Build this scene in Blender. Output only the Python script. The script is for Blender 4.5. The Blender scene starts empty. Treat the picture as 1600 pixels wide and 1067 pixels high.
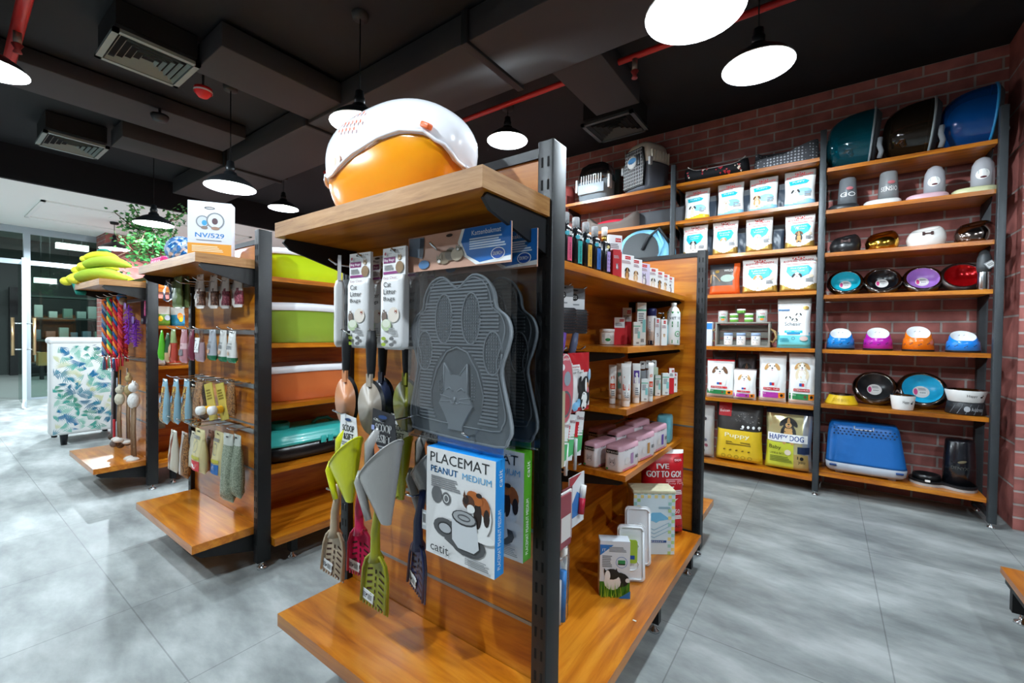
import bpy, bmesh, math, random
from math import sin, cos, pi, radians, sqrt
from mathutils import Vector, Matrix
random.seed(7)
scene = bpy.context.scene
COL = scene.collection
# ---------------------------------------------------------------- camera
CAM_H = 1.1
RT = Vector((0.80947445, 0.58700077, 0.01346122))
DN = Vector((0.02048791, -0.00532578, -0.99977592))
FW = Vector((-0.58679754, 0.80956885, -0.01633751))
FPX = 678.08
cam_data = bpy.data.cameras.new('camera')
cam_data.sensor_width = 36.0
cam_data.lens = FPX / 1600 * 36.0
cam_data.clip_start = 0.02
cam = bpy.data.objects.new('camera', cam_data)
COL.objects.link(cam)
cam.matrix_world = Matrix(((RT.x, -DN.x, -FW.x, 0), (RT.y, -DN.y, -FW.y, 0), (RT.z, -DN.z, -FW.z, CAM_H), (0, 0, 0, 1)))
scene.camera = cam
# ---------------------------------------------------------------- world, exposure
world = bpy.data.worlds.new('world'); scene.world = world
world.use_nodes = True
world.node_tree.nodes['Background'].inputs[0].default_value = (0.5, 0.62, 0.8, 1)
world.node_tree.nodes['Background'].inputs[1].default_value = 0.07
scene.view_settings.view_transform = 'Standard'
scene.view_settings.look = 'None'
scene.view_settings.gamma = 1.0
scene.view_settings.exposure = 0.0
LAMP_W = 30.0
LAMP_COL = (0.80, 0.92, 1.0)

def pixel_ray(u, v):
    return RT * ((u - 800) / FPX) + DN * ((v - 533.5) / FPX) + FW
def at_x(u, v, x):
    r = pixel_ray(u, v); t = x / r.x; return Vector((x, r.y * t, CAM_H + r.z * t))
def at_y(u, v, y):
    r = pixel_ray(u, v); t = y / r.y; return Vector((r.x * t, y, CAM_H + r.z * t))
def at_z(u, v, z):
    r = pixel_ray(u, v); t = (z - CAM_H) / r.z; return Vector((r.x * t, r.y * t, z))

# ---------------------------------------------------------------- materials
_m = {}
def lin(h):
    h = h.lstrip('#'); o = []
    for i in (0, 2, 4):
        c = int(h[i:i+2], 16) / 255
        o.append(c / 12.92 if c <= .04045 else ((c + .055) / 1.055) ** 2.4)
    return (*o, 1.0)
def bsdf(name):
    m = bpy.data.materials.new(name); m.use_nodes = True
    return m, m.node_tree, m.node_tree.nodes['Principled BSDF']
def C(h, rough=.5, metal=0.0, coat=0.0, trans=0.0, bump=0.0, emit=0.0, ior=1.45):
    k = (h, rough, metal, coat, trans, bump, emit)
    if k in _m: return _m[k]
    m, nt, b = bsdf('paint_' + h.strip('#'))
    b.inputs['Base Color'].default_value = lin(h)
    b.inputs['Roughness'].default_value = rough
    b.inputs['Metallic'].default_value = metal
    b.inputs['Coat Weight'].default_value = coat
    b.inputs['Transmission Weight'].default_value = trans
    b.inputs['IOR'].default_value = ior
    if emit:
        b.inputs['Emission Color'].default_value = lin(h); b.inputs['Emission Strength'].default_value = emit
    if bump:
        n = nt.nodes.new('ShaderNodeTexNoise'); n.inputs['Scale'].default_value = 40
        tc = nt.nodes.new('ShaderNodeTexCoord'); nt.links.new(tc.outputs['Object'], n.inputs['Vector'])
        bp = nt.nodes.new('ShaderNodeBump'); bp.inputs['Strength'].default_value = bump; bp.inputs['Distance'].default_value = .01
        nt.links.new(n.outputs[0], bp.inputs['Height']); nt.links.new(bp.outputs[0], b.inputs['Normal'])
    _m[k] = m; return m
def ramp(nt, stops):
    r = nt.nodes.new('ShaderNodeValToRGB'); e = r.color_ramp.elements
    while len(e) < len(stops): e.new(.5)
    for x, (p, c) in zip(e, stops): x.position = p; x.color = lin(c)
    return r
def mapped(nt, scale, rot=(0, 0, 0), coord='Object'):
    tc = nt.nodes.new('ShaderNodeTexCoord'); mp = nt.nodes.new('ShaderNodeMapping')
    mp.inputs['Scale'].default_value = scale; mp.inputs['Rotation'].default_value = rot
    nt.links.new(tc.outputs[coord], mp.inputs['Vector']); return mp
def wood(name, scale, c0, c1, c2, rough=.3):
    m, nt, b = bsdf(name)
    mp = mapped(nt, scale)
    n1 = nt.nodes.new('ShaderNodeTexNoise'); n1.inputs['Scale'].default_value = 1.6; n1.inputs['Detail'].default_value = 8; n1.inputs['Roughness'].default_value = .62; n1.inputs['Distortion'].default_value = .6
    nt.links.new(mp.outputs[0], n1.inputs['Vector'])
    r = ramp(nt, ((.34, c0), (.5, c1), (.68, c2)))
    nt.links.new(n1.outputs[0], r.inputs[0])
    n2 = nt.nodes.new('ShaderNodeTexNoise'); n2.inputs['Scale'].default_value = 2.2; n2.inputs['Detail'].default_value = 2
    tc = nt.nodes.new('ShaderNodeTexCoord'); nt.links.new(tc.outputs['Object'], n2.inputs['Vector'])
    r2 = ramp(nt, ((.35, '#b8b8b8'), (.65, '#ffffff')))
    nt.links.new(n2.outputs[0], r2.inputs[0])
    mx = nt.nodes.new('ShaderNodeMix'); mx.data_type = 'RGBA'; mx.blend_type = 'MULTIPLY'; mx.inputs[0].default_value = .8
    nt.links.new(r.outputs[0], mx.inputs[6]); nt.links.new(r2.outputs[0], mx.inputs[7])
    nt.links.new(mx.outputs[2], b.inputs['Base Color'])
    b.inputs['Roughness'].default_value = rough
    b.inputs['Coat Weight'].default_value = .3; b.inputs['Coat Roughness'].default_value = .12
    return m
W0, W1, W2 = '#a4540c', '#cd7814', '#e6982a'
WOOD_X = wood('varnished_plywood_grain_x', (1.2, 14, 14), W0, W1, W2)
WOOD_Y = wood('varnished_plywood_grain_y', (14, 1.2, 14), W0, W1, W2)
EDGE = wood('plywood_edge', (5, 5, 60), '#a9723c', '#c18a4e', '#d09c62', .5)
BLACK = C('#090a0c', .5)
POSTG = C('#3c4043', .45, .3)
SLOT = C('#020202', .9)
CHROME = C('#d5d8da', .18, 1.0)
WHITE = C('#f2f2f0', .4)
def brick_mat(name, rot):
    m, nt, b = bsdf(name)
    mp = mapped(nt, (1, 1, 1), rot)
    br = nt.nodes.new('ShaderNodeTexBrick')
    br.inputs['Scale'].default_value = 1.0; br.inputs['Brick Width'].default_value = .25; br.inputs['Row Height'].default_value = .0765
    br.inputs['Mortar Size'].default_value = .007; br.inputs['Mortar Smooth'].default_value = .25; br.inputs['Bias'].default_value = 0
    br.inputs['Color1'].default_value = lin('#a9625a'); br.inputs['Color2'].default_value = lin('#b87068'); br.inputs['Mortar'].default_value = lin('#b9aca6')
    nt.links.new(mp.outputs[0], br.inputs['Vector'])
    n = nt.nodes.new('ShaderNodeTexNoise'); n.inputs['Scale'].default_value = 9; n.inputs['Detail'].default_value = 6
    nt.links.new(mp.outputs[0], n.inputs['Vector'])
    r = ramp(nt, ((.3, '#a8a8a8'), (.7, '#ffffff'))); nt.links.new(n.outputs[0], r.inputs[0])
    mx = nt.nodes.new('ShaderNodeMix'); mx.data_type = 'RGBA'; mx.blend_type = 'MULTIPLY'; mx.inputs[0].default_value = .7
    nt.links.new(br.outputs[0], mx.inputs[6]); nt.links.new(r.outputs[0], mx.inputs[7]); nt.links.new(mx.outputs[2], b.inputs['Base Color'])
    bp = nt.nodes.new('ShaderNodeBump'); bp.invert = True; bp.inputs['Strength'].default_value = .7; bp.inputs['Distance'].default_value = .008
    nt.links.new(br.outputs[1], bp.inputs['Height']); nt.links.new(bp.outputs[0], b.inputs['Normal'])
    b.inputs['Roughness'].default_value = .75
    return m
BRICK_XZ = brick_mat('painted_brick_back', (radians(90), 0, 0))
BRICK_YZ = brick_mat('painted_brick_side', (radians(90), 0, radians(90)))
def glass_mat(name, tint='#ffffff', gl=.1, rough=.02):
    m = bpy.data.materials.new(name); m.use_nodes = True; nt = m.node_tree; nt.nodes.clear()
    o = nt.nodes.new('ShaderNodeOutputMaterial'); t = nt.nodes.new('ShaderNodeBsdfTransparent'); g = nt.nodes.new('ShaderNodeBsdfGlossy')
    t.inputs[0].default_value = lin(tint); g.inputs['Roughness'].default_value = rough
    mx = nt.nodes.new('ShaderNodeMixShader'); lw = nt.nodes.new('ShaderNodeLayerWeight'); lw.inputs[0].default_value = .25
    ad = nt.nodes.new('ShaderNodeMath'); ad.operation = 'MULTIPLY_ADD'; ad.inputs[1].default_value = .6; ad.inputs[2].default_value = gl
    nt.links.new(lw.outputs['Fresnel'], ad.inputs[0]); nt.links.new(ad.outputs[0], mx.inputs[0])
    nt.links.new(t.outputs[0], mx.inputs[1]); nt.links.new(g.outputs[0], mx.inputs[2]); nt.links.new(mx.outputs[0], o.inputs[0])
    return m
GLASS = glass_mat('storefront_glass', '#dcebe6', .04)
FILM = glass_mat('clear_plastic_film', '#fbfcfd', .03, .08)
SMOKE = glass_mat('clear_smoked_plastic', '#b5c2c8', .22, .06)
def speckle(name, cols, scale, rough=.4, bump=.3):
    m, nt, b = bsdf(name)
    mp = mapped(nt, (1, 1, 1))
    v = nt.nodes.new('ShaderNodeTexVoronoi'); v.inputs['Scale'].default_value = scale
    nt.links.new(mp.outputs[0], v.inputs['Vector'])
    sp = nt.nodes.new('ShaderNodeSeparateColor'); nt.links.new(v.outputs['Color'], sp.inputs[0])
    r = ramp(nt, tuple((i / max(1, len(cols) - 1), c) for i, c in enumerate(cols))); r.color_ramp.interpolation = 'CONSTANT'
    nt.links.new(sp.outputs[0], r.inputs[0]); nt.links.new(r.outputs[0], b.inputs['Base Color'])
    b.inputs['Roughness'].default_value = rough
    if bump:
        bp = nt.nodes.new('ShaderNodeBump'); bp.inputs['Strength'].default_value = bump; bp.inputs['Distance'].default_value = .004
        nt.links.new(v.outputs['Distance'], bp.inputs['Height']); nt.links.new(bp.outputs[0], b.inputs['Normal'])
    return m

# ---------------------------------------------------------------- mesh builder
_txt = {}
def glyphs(s):
    if s in _txt: return _txt[s]
    cu = bpy.data.curves.new('lettering', 'FONT'); cu.body = s; cu.resolution_u = 2; cu.fill_mode = 'FRONT'
    ob = bpy.data.objects.new('lettering', cu)
    me = bpy.data.meshes.new_from_object(ob)
    vs = [(v.co.x, v.co.y) for v in me.vertices]; fs = [tuple(p.vertices) for p in me.polygons]
    bpy.data.objects.remove(ob); bpy.data.curves.remove(cu); bpy.data.meshes.remove(me)
    if not vs: vs = [(0, 0), (1, 0), (1, 1)]; fs = []
    x0 = min(v[0] for v in vs); x1 = max(v[0] for v in vs); z0 = min(v[1] for v in vs); z1 = max(v[1] for v in vs)
    vs = [((x - x0) / (x1 - x0), (z - z0) / (z1 - z0)) for x, z in vs]
    _txt[s] = (vs, fs); return _txt[s]
EPS = .0005
class MB:
    def __init__(s):
        s.v = []; s.f = []; s.mi = []; s.mats = []; s.sm = []; s.T = Matrix(); s.pf = None; s.lay = 0
    def m(s, mat):
        if mat not in s.mats: s.mats.append(mat)
        return s.mats.index(mat)
    def add(s, vs, fs, mat, smooth=False):
        b = len(s.v); T = s.T
        s.v += [tuple(T @ Vector(p)) for p in vs]; k = s.m(mat) if not isinstance(mat, list) else None
        for i, f in enumerate(fs):
            s.f.append(tuple(b + j for j in f)); s.mi.append(k if k is not None else s.m(mat[i])); s.sm.append(smooth)
        return s
    def box(s, x0, x1, y0, y1, z0, z1, mat, r=0):
        if r: return s.rbox(x0, x1, y0, y1, z0, z1, mat, r)
        return s.add([(x, y, z) for z in (z0, z1) for y in (y0, y1) for x in (x0, x1)],
              [(0, 2, 3, 1), (4, 5, 7, 6), (0, 1, 5, 4), (2, 6, 7, 3), (0, 4, 6, 2), (1, 3, 7, 5)], mat)
    def rbox(s, x0, x1, y0, y1, z0, z1, mat, r, seg=2):
        bm = bmesh.new(); bmesh.ops.create_cube(bm, size=1)
        for v in bm.verts: v.co = Vector(((x0+x1)/2 + v.co.x*(x1-x0), (y0+y1)/2 + v.co.y*(y1-y0), (z0+z1)/2 + v.co.z*(z1-z0)))
        bmesh.ops.bevel(bm, geom=bm.edges[:], offset=r, segments=seg, profile=.5, affect='EDGES')
        s.bm(bm, mat, True); return s
    def bm(s, bm, mat, smooth=False):
        bm.verts.index_update()
        s.add([tuple(v.co) for v in bm.verts], [tuple(v.index for v in f.verts) for f in bm.faces], mat, smooth); bm.free()
    def prism(s, pts, a, b, mat, axis='y', smooth=False):
        """closed outline pts (2-D) extruded from a to b along axis"""
        mk = {'y': lambda p, q: (p[0], q, p[1]), 'x': lambda p, q: (q, p[0], p[1]), 'z': lambda p, q: (p[0], p[1], q)}[axis]
        n = len(pts); vs = [mk(p, a) for p in pts] + [mk(p, b) for p in pts]
        s.add(vs, [tuple(range(n)), tuple(range(2*n-1, n-1, -1))], mat)
        s.add(vs, [(i, (i+1) % n, n + (i+1) % n, n + i) for i in range(n)], mat, smooth); return s
    def lathe(s, prof, mat, seg=20, c=(0, 0, 0), sx=1, sy=1, axis='z', smooth=True, a0=0, a1=2*pi):
        vs = []; full = abs(a1 - a0 - 2*pi) < 1e-6; n = seg if full else seg + 1
        for r, z in prof:
            for i in range(n):
                a = a0 + (a1-a0) * i / seg; x, y = r * cos(a) * sx, r * sin(a) * sy
                vs.append({'z': (c[0]+x, c[1]+y, c[2]+z), 'y': (c[0]+x, c[1]+z, c[2]+y), 'x': (c[0]+z, c[1]+x, c[2]+y)}[axis])
        fs = []; ml = []
        for j in range(len(prof) - 1):
            for i in range(seg):
                k = (i + 1) % n
                fs.append((j*n+i, j*n+k, (j+1)*n+k, (j+1)*n+i)); ml.append(mat[j] if isinstance(mat, list) else mat)
        if full:
            if prof[0][0] > 1e-5 and prof[0][1] <= min(q[1] for q in prof): fs.append(tuple(range(n))[::-1]); ml.append(ml[0])
        return s.add(vs, fs, ml, smooth)
    def tube(s, pts, r, mat, seg=8, rr=None, cap=True):
        pts = [Vector(p) for p in pts]; vs = []; n = len(pts); up = None
        for i, p in enumerate(pts):
            t = (pts[min(i+1, n-1)] - pts[max(i-1, 0)]).normalized()
            if up is None: up = Vector((0, 0, 1)) if abs(t.z) < .9 else Vector((1, 0, 0))
            a = t.cross(up).normalized(); b = a.cross(t).normalized(); up = b
            q = rr[i] if rr else r
            vs += [tuple(p + a * q * cos(2*pi*k/seg) + b * q * sin(2*pi*k/seg)) for k in range(seg)]
        fs = [(i*seg+k, i*seg+(k+1) % seg, (i+1)*seg+(k+1) % seg, (i+1)*seg+k) for i in range(n-1) for k in range(seg)]
        if cap: fs += [tuple(range(seg))[::-1], tuple(range((n-1)*seg, n*seg))]
        return s.add(vs, fs, mat, True)
    def ball(s, c, rx, ry, rz, mat, seg=14, rings=8):
        return s.lathe([(sin(pi*i/rings), -cos(pi*i/rings)*rz) for i in range(rings+1)], mat, seg, c, rx, ry)
    def loft(s, rings, mat, smooth=True, cap=True):
        n = len(rings[0]); vs = [p for r in rings for p in r]
        fs = [(j*n+i, j*n+(i+1) % n, (j+1)*n+(i+1) % n, (j+1)*n+i) for j in range(len(rings)-1) for i in range(n)]
        ml = [mat[j] if isinstance(mat, list) else mat for j in range(len(rings)-1) for i in range(n)]
        if cap: fs += [tuple(range(n))[::-1], tuple(range((len(rings)-1)*n, len(rings)*n))]; ml += [ml[0], ml[-1]]
        return s.add(vs, fs, ml, smooth)
    # ---- flat graphics on the face described by s.pf(x, z, offset)
    def face(s, pf): s.pf = pf; s.lay = 0; return s
    def front(s, y): return s.face(lambda x, z, o: (x, y - o, z))
    def _pp(s, pts, step=True):
        if step: s.lay += 1
        o = EPS + s.lay * .00018
        return [s.pf(x, z, o) for x, z in pts]
    def pg(s, pts, mat): return s.add(s._pp(pts), [tuple(range(len(pts)))], mat)
    def rc(s, x0, z0, x1, z1, mat, n=3):
        pts = [(x0+(x1-x0)*i/n, z0+(z1-z0)*j/n) for j in range(n+1) for i in range(n+1)]
        return s.add(s._pp(pts), [(j*(n+1)+i, j*(n+1)+i+1, (j+1)*(n+1)+i+1, (j+1)*(n+1)+i) for j in range(n) for i in range(n)], mat)
    def el(s, cx, cz, rx, rz, mat, seg=14, rot=0, a0=0, a1=2*pi):
        pts = [(cx, cz)]
        for k in (.5, 1):
            for i in range(seg):
                a = a0 + (a1-a0) * i / (seg if a1 - a0 > 6 else seg - 1); x, z = rx*k*cos(a), rz*k*sin(a)
                pts.append((cx + x*cos(rot) - z*sin(rot), cz + x*sin(rot) + z*cos(rot)))
        e = seg if a1 - a0 > 6 else seg - 1
        fs = [(0, 1+i, 1+(i+1) % seg) for i in range(e)] + [(1+i, 1+seg+i, 1+seg+(i+1) % seg, 1+(i+1) % seg) for i in range(e)]
        return s.add(s._pp(pts), fs, mat)
    def ring(s, cx, cz, rx, rz, w, mat, seg=24):
        pts = [(cx + (rx-k)*cos(2*pi*i/seg), cz + (rz-k)*sin(2*pi*i/seg)) for k in (0, w) for i in range(seg)]
        return s.add(s._pp(pts), [(i, (i+1) % seg, seg+(i+1) % seg, seg+i) for i in range(seg)], mat)
    def tx(s, t, x0, x1, z, h, mat, sl=0, bold=0):
        """text squeezed to run from x0 to x1, baseline z, height h; sl = rise per unit x"""
        vs, fs = glyphs(t)
        for k in range(bold + 1):
            dx = k * h * .05
            s.add(s._pp([(x0 + a*(x1-x0) + dx, z + b*h + a*(x1-x0)*sl) for a, b in vs], k == 0), fs, mat)
        return s
    def lines(s, x0, x1, z0, z1, n, mat, seed=0):
        rnd = random.Random(seed); s.lay += 1; hh = abs(z1-z0)/n*.32
        for i in range(n):
            z = z0 + (z1-z0)*(i+.5)/n; e = x0 + (x1-x0)*rnd.uniform(.7, 1)
            s.add(s._pp([(x0, z-hh), (e, z-hh), (e, z+hh), (x0, z+hh)], False), [(0, 1, 2, 3)], mat)
        return s
    def barcode(s, x0, z0, x1, z1, seed=0):
        s.rc(x0, z0, x1, z1, WHITE, 1); s.lay += 1; rnd = random.Random(seed); x = x0 + (x1-x0)*.1
        while x < x1 - (x1-x0)*.12:
            w = (x1-x0)*rnd.choice((.02, .035, .05))
            s.add(s._pp([(x, z0+(z1-z0)*.2), (x+w, z0+(z1-z0)*.2), (x+w, z1-(z1-z0)*.12), (x, z1-(z1-z0)*.12)], False), [(0, 1, 2, 3)], INK); x += w*2
        return s
    def dog(s, cx, cz, k, a, b, d, body=True):
        """a coat, b muzzle / chest, d ears"""
        if body:
            s.el(cx, cz-.95*k, .62*k, .85*k, a); s.el(cx, cz-.9*k, .34*k, .7*k, b)
            s.el(cx-.3*k, cz-1.6*k, .16*k, .34*k, b); s.el(cx+.3*k, cz-1.6*k, .16*k, .34*k, b)
        s.el(cx, cz, .5*k, .5*k, a); s.el(cx-.47*k, cz+.02*k, .17*k, .4*k, d, 10, -.5); s.el(cx+.47*k, cz+.02*k, .17*k, .4*k, d, 10, .5)
        s.el(cx, cz+.05*k, .12*k, .42*k, b, 10); s.el(cx, cz-.2*k, .25*k, .24*k, b)
        s.el(cx, cz-.14*k, .09*k, .07*k, INK, 8); s.el(cx-.2*k, cz+.1*k, .06*k, .07*k, INK, 8); s.el(cx+.2*k, cz+.1*k, .06*k, .07*k, INK, 8)
        s.el(cx, cz-.32*k, .1*k, .04*k, C('#a3343a'), 8); return s
    def cat(s, cx, cz, k, a, b, body=True):
        if body: s.el(cx+.2*k, cz-1.0*k, .6*k, .9*k, a); s.el(cx, cz-.9*k, .28*k, .6*k, b)
        s.el(cx, cz, .5*k, .42*k, a)
        s.pg([(cx-.48*k, cz+.1*k), (cx-.1*k, cz+.36*k), (cx-.42*k, cz+.72*k)], a); s.pg([(cx+.48*k, cz+.1*k), (cx+.42*k, cz+.72*k), (cx+.1*k, cz+.36*k)], a)
        s.el(cx, cz-.15*k, .24*k, .2*k, b, 10); s.el(cx-.2*k, cz+.05*k, .07*k, .08*k, INK, 8); s.el(cx+.2*k, cz+.05*k, .07*k, .08*k, INK, 8)
        s.pg([(cx-.06*k, cz-.06*k), (cx, cz-.14*k), (cx+.06*k, cz-.06*k)], C('#c77a77')); return s
    def build(s, name, parent=None, loc=None, rotz=0, world=False, rot=None):
        """world=True: the vertices were given in world space, the parent stands unrotated"""
        me = bpy.data.meshes.new(name)
        off = Vector((0, 0, 0))
        if world:
            off = Vector((0, 0, 0)) if parent else Vector(loc or (0, 0, 0)); q = parent
            while q: off += Vector(q.location); q = q.parent
        me.from_pydata([tuple(Vector(p) - off) for p in s.v], [], s.f)
        for m in s.mats: me.materials.append(m)
        me.polygons.foreach_set('material_index', s.mi); me.polygons.foreach_set('use_smooth', s.sm)
        me.update()
        o = bpy.data.objects.new(name, me); COL.objects.link(o)
        if parent: o.parent = parent
        elif loc is not None: o.location = loc
        if rot: o.rotation_euler = rot
        elif rotz: o.rotation_euler = (0, 0, rotz)
        return o
INK = C('#141414', .6)
def tag(o, label, cat=None, group=None):
    o['label'] = label
    if cat: o['category'] = cat
    if group: o['group'] = group
    return o
def thing(name, label, cat, loc, rotz=0, group=None, rot=None):
    o = bpy.data.objects.new(name, None); COL.objects.link(o); o.empty_display_size = .05
    o.location = loc; o.rotation_euler = rot if rot else (0, 0, rotz)
    return tag(o, label, cat, group)
def structure(mb, name, **k):
    o = mb.build(name, **k); o['kind'] = 'structure'; return o
def copy_tree(o, parent=None, loc=None, rotz=None, label=None):
    kids = list(o.children); c = o.copy(); COL.objects.link(c)
    if parent: c.parent = parent
    if loc is not None: c.location = loc
    if rotz is not None: c.rotation_euler = (0, 0, rotz)
    if label: c['label'] = label
    for ch in kids: copy_tree(ch, c)
    return c
# ================================================================ room
CEIL = 2.98; WALL_Y = 4.08; SIDE_X = .90; FRONT_X = -9.9
def floor_mat():
    m, nt, b = bsdf('polished_concrete_tile')
    mp = mapped(nt, (1, 1, 1)); mp.inputs['Location'].default_value = (-.2, -.5, 0)
    n1 = nt.nodes.new('ShaderNodeTexNoise'); n1.inputs['Scale'].default_value = 2.2; n1.inputs['Detail'].default_value = 9; n1.inputs['Roughness'].default_value = .62
    mp2 = mapped(nt, (1, 2.2, 1), (0, 0, .5)); nt.links.new(mp2.outputs[0], n1.inputs['Vector'])
    r = ramp(nt, ((.32, '#747a7a'), (.5, '#9aa09f'), (.68, '#bcc1c0'))); nt.links.new(n1.outputs[0], r.inputs[0])
    br = nt.nodes.new('ShaderNodeTexBrick'); br.offset = 0; br.inputs['Scale'].default_value = 1; br.inputs['Brick Width'].default_value = .6; br.inputs['Row Height'].default_value = 1.2
    br.inputs['Mortar Size'].default_value = .0022; br.inputs['Mortar Smooth'].default_value = .1
    br.inputs['Color1'].default_value = (1, 1, 1, 1); br.inputs['Color2'].default_value = (.93, .93, .93, 1); br.inputs['Mortar'].default_value = (.62, .62, .62, 1)
    nt.links.new(mp.outputs[0], br.inputs['Vector'])
    mx = nt.nodes.new('ShaderNodeMix'); mx.data_type = 'RGBA'; mx.blend_type = 'MULTIPLY'; mx.inputs[0].default_value = 1
    nt.links.new(r.outputs[0], mx.inputs[6]); nt.links.new(br.outputs[0], mx.inputs[7]); nt.links.new(mx.outputs[2], b.inputs['Base Color'])
    r2 = ramp(nt, ((.3, '#b4b4b4'), (.7, '#d0d0d0'))); nt.links.new(n1.outputs[0], r2.inputs[0]); nt.links.new(r2.outputs[0], b.inputs['Roughness'])
    return m
b = MB(); b.box(-9.97, 3.2, -3.2, 4.3, -.1, 0, floor_mat()); structure(b, 'floor', loc=(0, 0, 0))
b = MB(); b.box(-15.5, -9.97, -3.2, 8, -.1, -.002, C('#8b9490', .35)); structure(b, 'floor_mall', loc=(0, 0, 0))
CB = C('#0b0d12', .8)
b = MB(); b.box(-6.85, 3.2, -3.2, 4.3, CEIL, CEIL+.1, CB); structure(b, 'ceiling', loc=(0, 0, 0))
CWH = C('#f2f3ef', .7)
b = MB(); b.box(-9.97, -6.80, -3.2, 4.3, 2.63, 2.73, CWH)
b.box(-6.85, -6.795, -3.2, 4.08, 2.625, CEIL, CB)
structure(b, 'ceiling_storefront', loc=(0, 0, 0))
# raised tray moulding of the pale ceiling
b = MB()
for x0, x1, y0, y1 in ((-8.9, -7.6, .9, .94), (-8.9, -7.6, 3.2, 3.24), (-8.9, -8.86, .9, 3.24), (-7.64, -7.6, .9, 3.24)): b.box(x0, x1, y0, y1, 2.612, 2.632, C('#eef0ec', .6))
structure(b, 'trim_1', loc=(0, 0, 0))
b = MB(); b.box(-9.97, .95, WALL_Y, WALL_Y+.15, 0, CEIL, BRICK_XZ); structure(b, 'wall_back', loc=(0, 0, 0))
b = MB(); b.box(SIDE_X, SIDE_X+.25, 3.76, WALL_Y, 0, CEIL, BRICK_YZ)
b.v = b.v; structure(b, 'wall_right', loc=(0, 0, 0))
b = MB(); b.box(SIDE_X-.001, SIDE_X+.25, 3.752, 3.762, 0, CEIL, BRICK_XZ); structure(b, 'trim_2', loc=(0, 0, 0))
b = MB(); b.box(SIDE_X+.045, SIDE_X+.075, 3.70, 3.75, 0, 2.3, C('#b9bdbd', .4)); structure(b, 'trim_3', loc=(0, 0, 0))
b = MB(); b.box(SIDE_X+.075, 3.2, 3.72, 3.8, 0, CEIL, C('#14171a', .6)); structure(b, 'wall_passage', loc=(0, 0, 0))
b = MB(); b.box(3.1, 3.2, -3.2, 3.72, 0, CEIL, C('#6b5a54', .8)); structure(b, 'wall_east', loc=(0, 0, 0))
b = MB(); b.box(-9.9, 3.2, -3.2, -3.1, 0, CEIL, C('#77716c', .8)); structure(b, 'wall_south', loc=(0, 0, 0))
# brick column beside the storefront
b = MB(); b.box(-9.86, -9.3, 1.80, 2.9, 0, 2.63, BRICK_XZ); 
b.box(-9.30, -9.295, 1.80, 2.9, 0, 2.63, BRICK_YZ); b.box(-9.86, -9.295, 1.795, 1.80, 0, 2.63, BRICK_XZ); structure(b, 'wall_column', loc=(0, 0, 0))
# storefront: alu frame and glass, door leaf standing open
AL = C('#aebac2', .35, .5)
b = MB()
b.box(-9.93, -9.87, -3.1, 4.08, 2.53, 2.63, AL); b.box(-9.93, -9.87, -3.1, 4.08, 2.06, 2.13, AL)
for y in (-1.6, 1.02, 3.2): b.box(-9.94, -9.86, y-.035, y+.035, 0, 2.55, AL)
b.box(-9.92, -9.88, 1.05, 4.08, 0, .03, AL)
structure(b, 'trim_4', loc=(0, 0, 0))
k = 0
for y0, y1, z0, z1 in ((-3.1, -1.64, .0, 2.06), (-3.1, -1.64, 2.13, 2.53), (-1.56, .98, 2.13, 2.53), (1.06, 3.16, .03, 2.06), (1.06, 3.16, 2.13, 2.53), (3.24, 4.08, .03, 2.06), (3.24, 4.08, 2.13, 2.53), (-1.56, .0, .01, 2.06)):
    k += 1; b = MB(); b.box(-9.905, -9.895, y0, y1, z0, z1, GLASS); structure(b, 'window_%d' % k, loc=(0, 0, 0))
b = MB(); T0 = Vector((-9.84, .93, 0)); T1 = Vector((-8.93, .895, 0))
d = (T1 - T0).normalized(); nn = Vector((-d.y, d.x, 0))
def leaf(b, a, c, w, z0, z1, m):
    p, q = T0 + d*a, T0 + d*c
    b.add([tuple(p + nn*s*w + Vector((0, 0, z))) for z in (z0, z1) for s in (-1, 1)] + [tuple(q + nn*s*w + Vector((0, 0, z))) for z in (z0, z1) for s in (-1, 1)],
          [(0, 1, 3, 2), (4, 6, 7, 5), (0, 4, 5, 1), (2, 3, 7, 6), (0, 2, 6, 4), (1, 5, 7, 3)], m)
leaf(b, 0, .9, .006, .02, 2.05, GLASS)
dr = structure(b, 'door_1', loc=(0, 0, 0))
b = MB(); leaf(b, .88, .91, .02, .0, 2.06, C('#c7d4dd', .3, .3)); b.build('door_edge_rail', dr)
for s in (-1, 1):
    b = MB(); p = T0 + d*.82 + nn*s*.10
    b.tube([(p.x, p.y, .72), (p.x, p.y, 1.24)], .018, C('#b99c74', .3, .8))
    for z in (.80, 1.16): b.tube([(p.x, p.y, z), tuple(T0 + d*.82 + Vector((0, 0, z)))], .009, CHROME)
    b.build('door_handle', dr)
b = MB(); b.tube([(-8.92, .89, .10), (-8.86, .87, .04), (-8.80, .87, .012), (-8.74, .88, .01)], .012, C('#e3e6e6', .3)); b.build('door_stopper', dr)
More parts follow.
